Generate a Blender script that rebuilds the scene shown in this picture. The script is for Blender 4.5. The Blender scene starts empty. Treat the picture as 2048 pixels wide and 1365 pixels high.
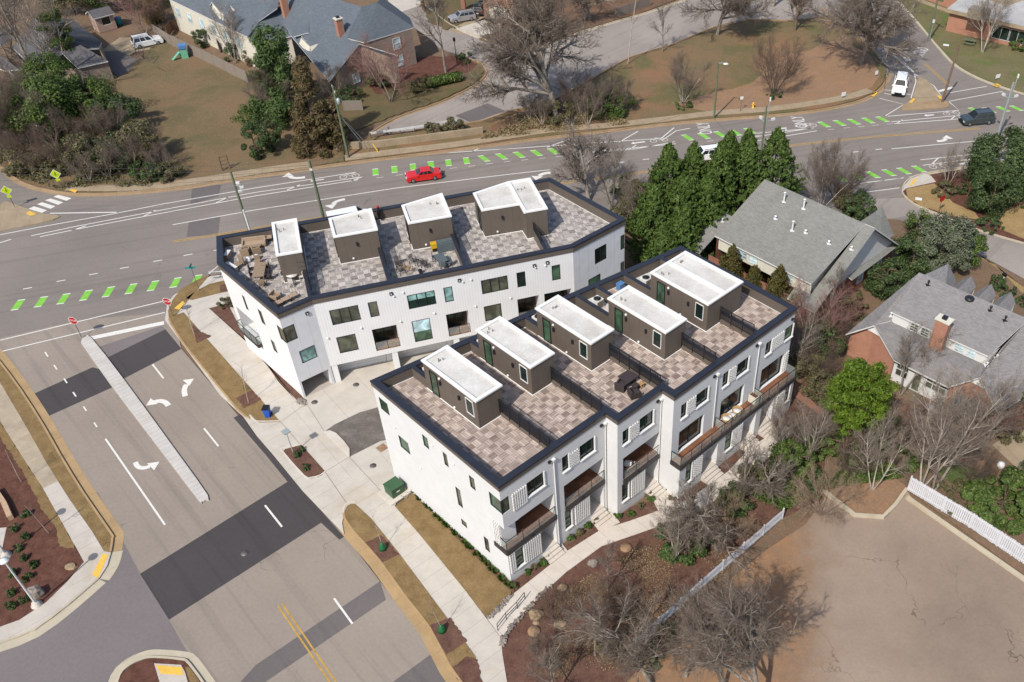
import bpy, math, random
from mathutils import Vector, Matrix
random.seed(7)
C = bpy.context.scene.collection
SC = bpy.context.scene
# ---------------------------------------------------------------- survey of the photograph: camera and ground points
FPX, PITCH, CX, CY, CAMH = 1843.6, math.radians(43.291), 1234.3, 807.4, 60.0
_cp, _sp = math.cos(PITCH), math.sin(PITCH)
def G(u, v, z=0.0):
    """world point at height z seen at photo pixel u, v"""
    a, b = (u-CX)/FPX, -(v-CY)/FPX
    dx, dy, dz = a, _cp + b*_sp, -_sp + b*_cp
    k = (z-CAMH)/dz
    return Vector((dx*k, dy*k, z))
def GP(pts, z=0.0): return [G(u, v, z) for u, v in pts]
def V(*a): return Vector(a)
# ---------------------------------------------------------------- materials
KA = 0.66
def lin(c):
    c = c/255.0
    return c/12.92 if c <= .04045 else ((c+.055)/1.055)**2.4
def col(r, g, b, k=KA): return (lin(r)*k, lin(g)*k, lin(b)*k, 1)
class NT:
    def __init__(s, name):
        s.m = bpy.data.materials.new(name); s.m.use_nodes = True
        s.t = s.m.node_tree; s.n = s.t.nodes; s.bsdf = s.n['Principled BSDF']
    def add(s, typ, ins=None, **kw):
        nd = s.n.new('ShaderNode'+typ)
        for k, v in kw.items(): setattr(nd, k, v)
        for k, v in (ins or {}).items():
            if hasattr(v, 'is_linked'): s.t.links.new(v, nd.inputs[k])
            else: nd.inputs[k].default_value = v
        return nd
    def math(s, op, a, b=0.0, c=0.0):
        return s.add('Math', {0: a, 1: b, 2: c}, operation=op).outputs[0]
    def mix(s, f, a, b, blend='MIX'):
        nd = s.add('Mix', {0: f, 6: a, 7: b}, data_type='RGBA', blend_type=blend); return nd.outputs[2]
    def pos(s): return s.add('NewGeometry').outputs['Position']
    def isl(s): return s.add('NewGeometry').outputs['Random Per Island']
    def uv(s): return s.add('UVMap').outputs[0]
    def noise(s, vec, scale, detail=4, rough=.6, dist=0):
        return s.add('TexNoise', {'Vector': vec, 'Scale': scale, 'Detail': detail, 'Roughness': rough, 'Distortion': dist}).outputs[0]
    def ramp(s, f, lo, hi):
        return s.add('MapRange', {0: f, 1: lo, 2: hi, 3: 0.0, 4: 1.0}).outputs[0]
    def bump(s, h, strength, dist=.02):
        s.t.links.new(s.add('Bump', {'Strength': strength, 'Distance': dist, 'Height': h}).outputs[0], s.bsdf.inputs['Normal'])
    def out(s, c, rough=.85, spec=.3):
        if hasattr(c, 'is_linked'): s.t.links.new(c, s.bsdf.inputs['Base Color'])
        else: s.bsdf.inputs['Base Color'].default_value = c
        s.bsdf.inputs['Roughness'].default_value = rough
        s.bsdf.inputs['Specular IOR Level'].default_value = spec
        return s.m
def plain(name, c, rough=.6, metal=0, var=.12, scale=3.0, spec=.4, bump=0):
    t = NT(name); f = t.noise(t.pos(), scale, 3)
    d = tuple(x*(1-var) for x in c[:3])+(1,); e = tuple(min(1, x*(1+var)) for x in c[:3])+(1,)
    t.out(t.mix(t.ramp(f, .3, .7), d, e), rough, spec); t.bsdf.inputs['Metallic'].default_value = metal
    if bump: t.bump(t.noise(t.pos(), scale*8, 3), bump)
    return t.m
def ground_mat(name, c1, c2, c3=None, s1=.35, s2=6.0, fine=40.0, bump=.5, rough=.95, contrast=(.35, .65), c3lim=(.55, .75), s3=.12):
    """patchy ground: large patches between c1 and c2, spots of c3, fine grain"""
    t = NT(name); p = t.pos()
    c = t.mix(t.ramp(t.noise(p, s1, 6, .65), *contrast), c1, c2)
    if c3: c = t.mix(t.ramp(t.noise(p, s3, 5, .7, .4), *c3lim), c, c3)
    g = t.noise(p, fine*.12, 5, .75)
    c = t.mix(t.ramp(g, .25, .75), c, t.mix(1.0, c, (.6, .58, .55, 1), 'MULTIPLY'))
    g2 = t.noise(p, s2, 4, .7)
    c = t.mix(t.ramp(g2, .5, .78), c, t.mix(.5, c, (1, .97, .9, 1), 'SOFT_LIGHT'))
    t.bump(g, bump, .05)
    return t.out(c, rough, .15)
def road_mat(name, base, streak=None, crack=.5, patch=.12, angle=0.0, stain=True):
    """worn asphalt: mottling, wheel-path streaks along a heading, thin cracks, oil spots"""
    t = NT(name); p = t.pos()
    big = t.noise(p, .09, 5, .6); fine = t.noise(p, 3.5, 6, .8)
    k = lambda m: tuple(x*m for x in base[:3])+(1,)
    c = t.mix(t.ramp(big, .3, .7), k(1-patch), k(1+patch))
    c = t.mix(t.ramp(fine, .3, .75), c, t.mix(1., c, (.8, .8, .8, 1), 'MULTIPLY'))
    if streak is not None:
        mp = t.add('Mapping', {'Vector': p, 'Rotation': (0, 0, -streak), }).outputs[0]
        mp = t.add('Mapping', {'Vector': mp, 'Scale': (.025, 1.1, 1)}).outputs[0]
        st = t.noise(mp, 1.0, 3, .6)
        c = t.mix(t.ramp(st, .52, .72), c, t.mix(1., c, (.8, .8, .81, 1), 'MULTIPLY'))
    if crack:
        w = t.add('VectorMath', {0: p, 1: t.add('VectorMath', {0: t.add('TexNoise', {'Vector': p, 'Scale': .35, 'Detail': 4}).outputs[1], 1: (5, 5, 0)}, operation='MULTIPLY').outputs[0]}, operation='ADD').outputs[0]
        d = t.add('TexVoronoi', {'Vector': w, 'Scale': .075}, feature='DISTANCE_TO_EDGE').outputs[0]
        m = t.math('MULTIPLY', t.math('LESS_THAN', d, .0013), t.ramp(t.noise(p, .11, 3), .45, .6))
        c = t.mix(t.math('MULTIPLY', m, crack), c, k(.28))
    if stain:
        s = t.ramp(t.noise(p, .9, 5, .75, 1.2), .68, .80)
        c = t.mix(t.math('MULTIPLY', s, .45), c, k(.42))
    t.bump(t.noise(p, 30, 3), .25, .01)
    return t.out(c, .9, .25)
def concrete_mat(name, base, joint=1.5, rot=0.0, var=.1):
    t = NT(name); p = t.pos()
    k = lambda m: tuple(min(1, x*m) for x in base[:3])+(1,)
    c = t.mix(t.ramp(t.noise(p, .6, 6, .7), .3, .7), k(1-var), k(1+var))
    c = t.mix(t.ramp(t.noise(p, .25, 4, .6, .5), .55, .75), c, t.mix(.55, c, (base[0]*.8, base[1]*.7, base[2]*.55, 1)))
    c = t.mix(t.ramp(t.noise(p, 9, 4, .8), .35, .8), c, t.mix(1., c, (.86, .86, .86, 1), 'MULTIPLY'))
    if joint:
        mp = t.add('Mapping', {'Vector': p, 'Rotation': (0, 0, -rot)}).outputs[0]
        x = t.add('SeparateXYZ', {0: mp}).outputs[0]
        fx = t.math('FRACT', t.math('DIVIDE', x, joint))
        c = t.mix(t.math('MULTIPLY', t.math('LESS_THAN', fx, .035/joint), .55), c, k(.4))
    t.bump(t.noise(p, 20, 3), .15, .01)
    return t.out(c, .85, .3)
def leaf_mat(name, c1, c2, c3=None, rough=.6, trans=.25):
    t = NT(name); r = t.isl()
    c = t.mix(r, c1, c2)
    if c3: c = t.mix(t.math('GREATER_THAN', t.math('FRACT', t.math('MULTIPLY', r, 17.3)), .86), c, c3)
    c = t.mix(t.ramp(t.noise(t.pos(), .5, 3), .35, .65), c, t.mix(1., c, (.72, .74, .7, 1), 'MULTIPLY'))
    t.out(c, rough, .25)
    try: t.bsdf.inputs['Transmission Weight'].default_value = 0.0
    except Exception: pass
    tr = t.add('BsdfTranslucent', {'Color': c}); mx = t.add('MixShader', {0: trans, 1: t.bsdf.outputs[0], 2: tr.outputs[0]})
    t.t.links.new(mx.outputs[0], t.n['Material Output'].inputs[0]); return t.m
def bark_mat(name, c1, c2):
    t = NT(name); p = t.pos()
    mp = t.add('Mapping', {'Vector': p, 'Scale': (1, 1, .25)}).outputs[0]
    f = t.noise(mp, 6, 5, .8); t.bump(f, .4, .03)
    return t.out(t.mix(t.ramp(f, .35, .65), c1, c2), .95, .1)
def shingle_mat(name, base, var=.12):
    t = NT(name); u = t.uv()
    k = lambda m: tuple(min(1, x*m) for x in base[:3])+(1,)
    b = t.add('TexBrick', {'Vector': u, 'Color1': k(1-var), 'Color2': k(1+var), 'Mortar': k(.62), 'Scale': 1.0, 'Mortar Size': .012, 'Bias': 0.0, 'Brick Width': .33, 'Row Height': .145}, offset=.5)
    c = b.outputs[0]
    c = t.mix(t.ramp(t.noise(t.pos(), .5, 5, .7), .3, .7), t.mix(1., c, (.86, .86, .86, 1), 'MULTIPLY'), c)
    c = t.mix(t.ramp(t.noise(t.pos(), 4, 4, .8), .5, .8), c, t.mix(.35, c, k(.6)))
    t.bump(b.outputs[1], -.3, .02)
    return t.out(c, .92, .2)
def brick_mat(name, c1, c2, mortar, w=.215, h=.075, ms=.012, bump=.35, tone=.85):
    t = NT(name); u = t.uv()
    b = t.add('TexBrick', {'Vector': u, 'Color1': c1, 'Color2': c2, 'Mortar': mortar, 'Scale': 1.0, 'Mortar Size': ms, 'Brick Width': w, 'Row Height': h}, offset=.5)
    c = t.mix(t.ramp(t.noise(t.pos(), .8, 4, .7), .3, .7), t.mix(1., b.outputs[0], (tone, tone, tone, 1), 'MULTIPLY'), b.outputs[0])
    t.bump(b.outputs[1], -bump, .01)
    return t.out(c, .85, .25)
def batten_mat(name, base, pitch=.3, rough=.55):
    """vertical board-and-batten siding"""
    t = NT(name); x = t.add('SeparateXYZ', {0: t.uv()}).outputs[0]
    f = t.math('FRACT', t.math('DIVIDE', x, pitch)); g = t.math('LESS_THAN', f, .16)
    k = lambda m: tuple(min(1, y*m) for y in base[:3])+(1,)
    c = t.mix(t.ramp(t.noise(t.pos(), .7, 4), .3, .7), k(.96), k(1.03))
    c = t.mix(t.math('MULTIPLY', g, .30), c, k(.55)); t.bump(g, -.5, .02)
    return t.out(c, rough, .3)
def panel_mat(name, base, pitch=1.2):
    t = NT(name); x = t.add('SeparateXYZ', {0: t.uv()}).outputs[0]
    f = t.math('FRACT', t.math('DIVIDE', x, pitch)); g = t.math('LESS_THAN', f, .025/pitch)
    k = lambda m: tuple(min(1, y*m) for y in base[:3])+(1,)
    c = t.mix(t.ramp(t.noise(t.pos(), 1.1, 4), .3, .7), k(.94), k(1.05)); c = t.mix(t.math('MULTIPLY', g, .7), c, k(.45))
    return t.out(c, .55, .35)
def deck_mat(name, c1, c2, tile=.6, slat=.1, weave=2.0):
    """interlocking deck tiles laid in a basket weave, each tile ribbed"""
    t = NT(name); s = t.add('SeparateXYZ', {0: t.uv()}); x, y = s.outputs[0], s.outputs[1]
    gx, gy = t.math('FLOOR', t.math('DIVIDE', x, tile)), t.math('FLOOR', t.math('DIVIDE', y, tile))
    par = t.math('GREATER_THAN', t.math('FRACT', t.math('MULTIPLY', t.math('ADD', gx, gy), .5)), .25)
    a = t.math('ADD', t.math('MULTIPLY', par, x), t.math('MULTIPLY', t.math('SUBTRACT', 1.0, par), y))
    sl = t.math('FLOOR', t.math('DIVIDE', a, slat)); fr = t.math('FRACT', t.math('DIVIDE', a, slat))
    w = t.add('TexWhiteNoise', {'Vector': t.add('CombineXYZ', {0: gx, 1: gy, 2: sl}).outputs[0]}, noise_dimensions='3D').outputs[0]
    w2 = t.add('TexWhiteNoise', {'Vector': t.add('CombineXYZ', {0: gx, 1: gy, 2: 3.3}).outputs[0]}, noise_dimensions='3D').outputs[0]
    f = t.math('ADD', t.math('MULTIPLY', w, .45), t.math('ADD', t.math('MULTIPLY', w2, .25), t.math('MULTIPLY', par, .3)))
    c = t.mix(f, c1, c2)
    c = t.mix(t.math('MULTIPLY', t.math('LESS_THAN', fr, .15), .62), c, tuple(v*.35 for v in c1[:3])+(1,))
    c = t.mix(t.ramp(t.noise(t.pos(), 2.5, 4, .7), .4, .75), c, t.mix(1., c, (.82, .82, .83, 1), 'MULTIPLY'))
    return t.out(c, .85, .25)
def glass_mat(name, c, rough=.06):
    t = NT(name); f = t.noise(t.pos(), .7, 3, .5, 1.0)
    k = lambda m: tuple(y*m for y in c[:3])+(1,)
    t.out(t.mix(t.ramp(f, .35, .65), k(.5), k(1.5)), rough, .5); t.bsdf.inputs['IOR'].default_value = 1.5
    return t.m
def clear_mat(name, tint=(.8, .92, .88, 1), a=.28):
    t = NT(name); t.out(tint, .05, .5)
    tr = t.add('BsdfTransparent', {'Color': tint}); mx = t.add('MixShader', {0: a, 1: tr.outputs[0], 2: t.bsdf.outputs[0]})
    t.t.links.new(mx.outputs[0], t.n['Material Output'].inputs[0]); return t.m
# ---------------------------------------------------------------- mesh builder
FRAME = {}
def frame_of(o):
    while o is not None and o.name not in FRAME: o = o.parent
    return FRAME[o.name] if o is not None else Matrix.Identity(4)
class MB:
    def __init__(s): s.v = []; s.f = []; s.mi = []; s.sm = []
    def add(s, vs, fs, m=0, smooth=False):
        b = len(s.v); s.v += [Vector(p) for p in vs]
        for f in fs: s.f.append([i+b for i in f]); s.mi.append(m); s.sm.append(smooth)
        return s
    def quad(s, *p, m=0): return s.add(p, [list(range(len(p)))], m)
    def prism(s, poly, z0, z1, m=0, bottom=False):
        """poly: xy points (any winding); walls and top between z0 and z1"""
        A = sum(poly[i-1][0]*poly[i][1]-poly[i][0]*poly[i-1][1] for i in range(len(poly)))
        if A < 0: poly = poly[::-1]
        n = len(poly)
        vs = [(p[0], p[1], z0) for p in poly]+[(p[0], p[1], z1) for p in poly]
        fs = [[i, (i+1) % n, n+(i+1) % n, n+i] for i in range(n)]+[[n+i for i in range(n)]]
        if bottom: fs.append([i for i in range(n)][::-1])
        return s.add(vs, fs, m)
    def box(s, c, size, rz=0.0, m=0, M=None):
        hx, hy, hz = size[0]/2, size[1]/2, size[2]/2
        R = M or Matrix.Rotation(rz, 3, 'Z')
        vs = [Vector(c)+R @ Vector((x*hx, y*hy, z*hz)) for x, y, z in ((-1,-1,-1),(1,-1,-1),(1,1,-1),(-1,1,-1),(-1,-1,1),(1,-1,1),(1,1,1),(-1,1,1))]
        return s.add(vs, [[0,3,2,1],[4,5,6,7],[0,1,5,4],[1,2,6,5],[2,3,7,6],[3,0,4,7]], m)
    def bar(s, p, q, w, h, m=0):
        """rectangular bar from p to q"""
        p, q = Vector(p), Vector(q); d = q-p; L = d.length
        if L < 1e-6: return s
        x = d/L; u = Vector((0, 0, 1)) if abs(x.z) < .95 else Vector((0, 1, 0))
        y = u.cross(x).normalized(); z = x.cross(y)
        return s.box((p+q)/2, (L, w, h), M=Matrix((x, y, z)).transposed(), m=m)
    def tube(s, p, q, r0, r1=None, n=8, m=0, cap=True, smooth=True):
        p, q = Vector(p), Vector(q); r1 = r0 if r1 is None else r1; d = q-p
        if d.length < 1e-6: return s
        x = d.normalized(); u = Vector((0, 0, 1)) if abs(x.z) < .9 else Vector((1, 0, 0))
        y = u.cross(x).normalized(); z = x.cross(y)
        vs = []
        for c, r in ((p, r0), (q, r1)):
            for i in range(n):
                a = 2*math.pi*i/n; vs.append(c+(y*math.cos(a)+z*math.sin(a))*r)
        s.add(vs, [[i, (i+1) % n, n+(i+1) % n, n+i] for i in range(n)], m, smooth)
        if cap: s.add(vs[:n], [list(range(n))[::-1]], m); s.add(vs[n:], [list(range(n))], m)
        return s
    def path(s, pts, r, n=6, m=0):
        for a, b in zip(pts[:-1], pts[1:]): s.tube(a, b, r, r, n, m)
        return s
    def lathe(s, c, prof, n=14, m=0, sx=1., sy=1.):
        """prof: (radius, z) pairs"""
        vs = []; c = Vector(c)
        for r, z in prof:
            for i in range(n):
                a = 2*math.pi*i/n; vs.append(c+Vector((math.cos(a)*r*sx, math.sin(a)*r*sy, z)))
        fs = [[j*n+i, j*n+(i+1) % n, (j+1)*n+(i+1) % n, (j+1)*n+i] for j in range(len(prof)-1) for i in range(n)]
        fs += [list(range(n))[::-1], [(len(prof)-1)*n+i for i in range(n)]]
        return s.add(vs, fs, m, True)
    def build(s, name, mats, parent=None, uv=True):
        mats = mats if isinstance(mats, (list, tuple)) else [mats]
        me = bpy.data.meshes.new(name)
        vs = s.v
        if parent is not None:
            Mi = frame_of(parent).inverted(); vs = [Mi @ v for v in vs]
        me.from_pydata([tuple(v) for v in vs], [], s.f)
        for m in mats: me.materials.append(m)
        me.polygons.foreach_set('material_index', s.mi); me.polygons.foreach_set('use_smooth', s.sm)
        me.update()
        if uv:
            L = me.uv_layers.new(name='UVMap'); d = [0.0]*(2*len(me.loops)); co = me.vertices
            for p in me.polygons:
                n = p.normal
                if abs(n.z) > .995: t, b = Vector((1, 0, 0)), Vector((0, 1, 0))
                else: t = Vector((-n.y, n.x, 0)).normalized(); b = n.cross(t)
                for li in p.loop_indices:
                    q = co[me.loops[li].vertex_index].co; d[2*li] = q.dot(t); d[2*li+1] = q.dot(b)
            L.data.foreach_set('uv', d)
        o = bpy.data.objects.new(name, me); C.objects.link(o)
        if parent is not None: o.parent = parent
        return o
def tag(o, label=None, cat=None, group=None, kind=None):
    if label: o['label'] = label
    if cat: o['category'] = cat
    if group: o['group'] = group
    if kind: o['kind'] = kind
    return o
def thing(name, label, cat, loc=(0, 0, 0), rz=0.0, group=None):
    o = bpy.data.objects.new(name, None); o.empty_display_size = .3; C.objects.link(o)
    o.location = loc; o.rotation_euler = (0, 0, rz)
    FRAME[o.name] = Matrix.Translation(Vector(loc)) @ Matrix.Rotation(rz, 4, 'Z')
    return tag(o, label, cat, group)
def kids(o): return [c for c in bpy.data.objects if c.parent == o]
def dup(o, loc=None, rz=None, scale=None, label=None, group=None, parent=None, _ch=None):
    """copy of a thing with copies of its parts and sub-parts"""
    c = o.copy(); C.objects.link(c)
    if parent is not None: c.parent = parent
    if loc is not None: c.location = loc
    if rz is not None: c.rotation_euler = (0, 0, rz)
    if scale is not None: c.scale = scale if isinstance(scale, (tuple, list)) else (scale,)*3
    if label: c['label'] = label
    if group: c['group'] = group
    for k in o.children: dup(k, parent=c)
    return c
def struct(mb, name, mats, parent=None):
    o = mb.build(name, mats, parent)
    if parent is None: o['kind'] = 'structure'
    return o
def offset_line(pts, d):
    """polyline shifted sideways by d (left of travel is positive)"""
    out = []
    for i, p in enumerate(pts):
        a = pts[max(i-1, 0)]; b = pts[min(i+1, len(pts)-1)]
        t = Vector((b[0]-a[0], b[1]-a[1])).normalized(); out.append(Vector((p[0]-t.y*d, p[1]+t.x*d, 0)))
    return out
def smooth_line(pts, k=4):
    """Catmull-Rom through ground points"""
    P = [Vector(p) for p in pts]; P = [P[0]]+P+[P[-1]]; out = []
    for i in range(1, len(P)-2):
        for j in range(k):
            t = j/k; a, b, c, d = P[i-1], P[i], P[i+1], P[i+2]
            out.append(.5*((2*b)+(c-a)*t+(2*a-5*b+4*c-d)*t*t+(3*b-a-3*c+d)*t**3))
    return out+[P[-2]]
def ribbon(mb, pts, w, z0, z1, m=0, side=0.0):
    """strip of width w along pts, from z0 up to z1 (a real step), side shifts it"""
    a = offset_line(pts, w/2+side); b = offset_line(pts, -w/2+side); n = len(pts)
    for i in range(n-1):
        q = [a[i], b[i], b[i+1], a[i+1]]
        top = [Vector((p.x, p.y, z1)) for p in q]; bot = [Vector((p.x, p.y, z0)) for p in q]
        mb.add(top, [[0, 1, 2, 3]], m)
        if z1-z0 > .02: mb.add([bot[1], bot[2], top[2], top[1]], [[0, 1, 2, 3]], m); mb.add([bot[3], bot[0], top[0], top[3]], [[0, 1, 2, 3]], m)
    if z1-z0 > .02:
        for i in (0, n-1):
            mb.add([V(a[i].x, a[i].y, z0), V(b[i].x, b[i].y, z0), V(b[i].x, b[i].y, z1), V(a[i].x, a[i].y, z1)], [[0, 1, 2, 3]], m)
    return mb
def line_px(mb, px, w, z, m=0):
    return ribbon(mb, GP(px), w, z, z, m)
def rag(poly, amp, step, seed=1):
    """roughen a ground outline so that grass and dirt edges are not ruled lines"""
    r = random.Random(seed); out = []
    n = len(poly)
    for i in range(n):
        a, b = poly[i], poly[(i+1) % n]; L = (b-a).length; k = max(1, int(L/step)); t = (b-a).normalized() if L > 0 else Vector((1, 0, 0))
        for j in range(k):
            q = a+(b-a)*(j/k); e = r.uniform(-amp, amp) if j else r.uniform(-amp, amp)*.4
            out.append(Vector((q.x-t.y*e, q.y+t.x*e, q.z)))
    return out
# ================================================================ SETTING: ground, roads, kerbs, paths
M = {}
A_ROAD = math.radians(19)
M['asphalt'] = road_mat('asphalt', col(150, 140, 132), streak=A_ROAD, crack=.5)
M['asphalt_side'] = road_mat('asphalt_side', col(167, 154, 141), streak=math.radians(133), crack=.7, patch=.09)
M['asphalt_new'] = road_mat('asphalt_new', col(84, 79, 79), streak=math.radians(133), crack=0, patch=.1)
M['asphalt_mid'] = road_mat('asphalt_mid', col(122, 114, 112), streak=math.radians(133), crack=0, patch=.08)
M['asphalt_low'] = road_mat('asphalt_low', col(137, 128, 126), streak=None, crack=.2, patch=.08, stain=False)
M['asphalt_old'] = road_mat('asphalt_old', col(172, 161, 152), streak=math.radians(50), crack=.6, patch=.16)
def dirt_over(m, a, b, width, amp, c1, c2):
    """soil washed over paving on the left of the ground line a-b, with a ragged edge"""
    t = NT.__new__(NT); t.m = m; t.t = m.node_tree; t.n = t.t.nodes; t.bsdf = t.n['Principled BSDF']; p = t.pos()
    d = (b-a).normalized(); n = V(-d.y, d.x, 0); s = t.add('VectorMath', {0: t.add('VectorMath', {0: p, 1: tuple(a)}, operation='SUBTRACT').outputs[0], 1: tuple(n)}, operation='DOT_PRODUCT').outputs['Value']
    f = t.ramp(t.math('ADD', s, t.math('MULTIPLY', t.math('SUBTRACT', t.noise(p, .28, 5, .7), .5), amp)), -width, width)
    src = t.bsdf.inputs['Base Color'].links[0].from_socket; dc = t.mix(t.ramp(t.noise(p, .6, 5, .7, .4), .35, .65), c1, c2); dc = t.mix(t.ramp(t.noise(p, 6, 4, .8), .3, .75), dc, t.mix(1., dc, (.72, .7, .68, 1), 'MULTIPLY'))
    t.t.links.new(t.mix(f, src, dc), t.bsdf.inputs['Base Color'])
M['lot'] = road_mat('lot', col(168, 148, 130), streak=None, crack=.7, patch=.2)
M['concrete'] = concrete_mat('concrete', col(212, 202, 189), 1.55, math.radians(-46))
M['concrete_walk'] = concrete_mat('concrete_walk', col(214, 205, 192), 1.5, math.radians(133))
M['concrete_drive'] = concrete_mat('concrete_drive', col(216, 207, 194), 3.4, math.radians(40))
M['concrete_front'] = concrete_mat('concrete_front', col(226, 215, 202), 1.5, math.radians(45))
M['concrete_old'] = concrete_mat('concrete_old', col(176, 157, 130), 1.6, math.radians(20), .16)
M['walk_left'] = concrete_mat('walk_left', col(188, 172, 148), 1.6, math.radians(133), .2)
M['kerb'] = concrete_mat('kerb', col(206, 194, 170), 3.0, math.radians(133))
M['kerb_stained'] = concrete_mat('kerb_stained', col(188, 158, 116), 3.0, math.radians(133), .15)
M['kerb_old'] = concrete_mat('kerb_old', col(176, 150, 118), 3.0, math.radians(20), .16)
M['kerb_white'] = concrete_mat('kerb_white', col(226, 217, 204), 3.0, math.radians(133), .07)
M['mulch'] = ground_mat('mulch', col(112, 82, 72), col(134, 100, 86), col(88, 62, 54), s1=1.2, fine=90, bump=.9, s3=2.5)
M['mulch_red'] = ground_mat('mulch_red', col(106, 72, 62), col(130, 90, 76), col(82, 54, 48), s1=1.2, fine=90, bump=.9, s3=2.5)
M['grass_tan'] = ground_mat('grass_tan', col(146, 120, 82), col(170, 143, 101), col(120, 104, 66), s1=.9, fine=110, bump=1., s3=.8, c3lim=(.58, .72))
M['grass_dry'] = ground_mat('grass_dry', col(196, 166, 118), col(176, 148, 102), s1=.5, fine=110, bump=1.)
M['lawn_left'] = ground_mat('lawn_left', col(140, 124, 95), col(150, 122, 94), col(122, 113, 82), s1=.16, fine=60, bump=1., s3=.14, c3lim=(.45, .65))
M['lawn_mid'] = ground_mat('lawn_mid', col(136, 122, 92), col(164, 126, 96), col(124, 117, 80), s1=.10, fine=60, bump=1., s3=.09, c3lim=(.46, .6))
M['lawn_right'] = ground_mat('lawn_right', col(126, 121, 86), col(140, 131, 96), col(108, 128, 66), s1=.2, fine=60, bump=1., s3=.22, c3lim=(.55, .68))
M['lawn_green'] = ground_mat('lawn_green', col(112, 106, 76), col(132, 112, 84), col(98, 106, 62), s1=.25, fine=60, bump=1., s3=.3)
M['yard'] = ground_mat('yard', col(136, 114, 94), col(150, 124, 102), col(114, 108, 76), s1=.3, fine=70, bump=1., s3=.25)
M['dirt'] = ground_mat('dirt', col(180, 142, 110), col(164, 136, 112), col(188, 136, 94), s1=.35, fine=60, bump=.7, s3=.35)
M['soil_leaf'] = ground_mat('soil_leaf', col(128, 100, 80), col(146, 114, 92), col(154, 106, 76), s1=.5, fine=80, bump=1., s3=.3)
M['paint'] = plain('white_road_paint', col(238, 234, 226), .8, var=.10, scale=5)
M['paint_worn'] = plain('worn_road_paint', col(212, 205, 198), .85, var=.16, scale=4)
M['paint_yellow'] = plain('yellow_road_paint', col(200, 158, 74), .8, var=.22, scale=2.5)
M['paint_green'] = plain('green_bike_paint', col(136, 206, 76), .8, var=.12, scale=2)
M['tactile'] = plain('tactile_yellow', col(244, 196, 84), .7, var=.1, scale=4)
def flat(name, px, z, mat, parent=None, ragged=None, seed=1):
    p = GP(px, z)
    if ragged: p = rag(p, ragged, ragged*3, seed)
    m = MB(); m.add(p, [list(range(len(p)))]); 
    o = struct(m, name, mat, parent)
    return o
def block(name, px, z1, mat, z0=-.05, ragged=None, seed=1, parent=None):
    p = GP(px, z1)
    if ragged: p = rag(p, ragged, ragged*3, seed)
    m = MB(); m.prism(p, z0, z1); return struct(m, name, mat, parent)
def kerb(name, px, mat='kerb', w=.17, h=.15, gutter=.55, side=-1, k=1, mat2=None):
    """kerb face along px, with a flush gutter pan on one side (road side)"""
    P = smooth_line(GP(px), k) if k > 1 else GP(px)
    m = MB(); ribbon(m, P, w, -.05, h)
    o = struct(m, name, M[mat])
    if gutter:
        g = MB(); ribbon(g, P, gutter, .012, .012, side=side*(w/2+gutter/2)); struct(g, 'gutter', M[mat2 or mat], o)
    return o
# base ground out to the horizon
m = MB(); m.quad(V(-900, -300, -.06), V(900, -300, -.06), V(900, 1500, -.06), V(-900, 1500, -.06)); struct(m, 'ground', M['yard'])
# main road ------------------------------------------------------------------
north = [(-260, 330), (-60, 310), (0, 333), (30, 357), (62, 373), (110, 384), (160, 389), (230, 388), (300, 383), (380, 374), (460, 361), (560, 347), (700, 326), (850, 308), (1000, 288), (1100, 275), (1200, 264), (1260, 257), (1330, 249), (1430, 240), (1536, 232), (1600, 226), (1660, 217), (1715, 204), (1748, 189), (1768, 170), (1777, 148), (1772, 132)]
main_px = north+[(1755, 115), (1735, 90), (1690, 55), (1640, 15), (1610, -40), (1760, -40), (1800, 10), (1838, 52), (1865, 85), (1900, 125), (1938, 150), (1990, 172), (2048, 190), (2300, 210), (2300, 290), (2048, 312), (1930, 334), (1850, 347), (1815, 362), (1803, 378), (1806, 395), (1850, 425), (1900, 455), (1780, 560), (1640, 470), (1560, 400), (1300, 430), (900, 470), (560, 520), (420, 553), (375, 575), (350, 590), (330, 640), (330, 720), (60, 800), (0, 760), (-260, 830)]
main_road = flat('main_road', main_px, 0.0, M['asphalt'])
side_px = [(-60, 690), (160, 640), (345, 625), (363, 698), (475, 830), (512, 872), (545, 910), (604, 982), (642, 1022), (690, 1073), (745, 1143), (840, 1268), (905, 1380), (940, 1440), (560, 1500), (-100, 1500), (-100, 1330), (0, 1297), (83, 1253), (133, 1223), (167, 1190), (200, 1157), (230, 1123), (241, 1097), (241, 1073), (230, 1053), (182, 973), (134, 907), (92, 840), (63, 788), (20, 738), (0, 712)]
side_street = flat('side_street', side_px, .004, M['asphalt_side'])
flat('road_patch', [(63, 790), (185, 735), (204, 740), (225, 775), (92, 835), (72, 806)], .008, M['asphalt_new'], side_street)
flat('road_patch', [(213, 716), (331, 659), (363, 698), (247, 758)], .008, M['asphalt_new'], side_street)
flat('road_patch', [(212, 716), (331, 659), (324, 652), (180, 700)], .007, M['asphalt_low'], side_street)
flat('road_patch', [(280, 1148), (575, 964), (532, 911), (467, 836), (480, 829), (512, 872), (545, 910), (604, 982), (642, 1022), (688, 1074), (679, 1080), (642, 1046), (338, 1240)], .008, M['asphalt_new'], side_street)
flat('road_patch', [(-100, 1500), (-100, 1330), (0, 1297), (133, 1223), (200, 1157), (241, 1097), (241, 1073), (230, 1053), (190, 985), (196, 985), (280, 1148), (338, 1240), (372, 1300), (420, 1345), (520, 1500)], .006, M['asphalt_low'], side_street)
flat('road_patch', [(480, 1365), (512, 1330), (760, 1163), (772, 1200), (530, 1365)], .009, M['asphalt_mid'], side_street)
flat('road_patch', [(785, 1365), (860, 1310), (900, 1365), (905, 1385), (740, 1395)], .009, M['asphalt_mid'], side_street)
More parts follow.
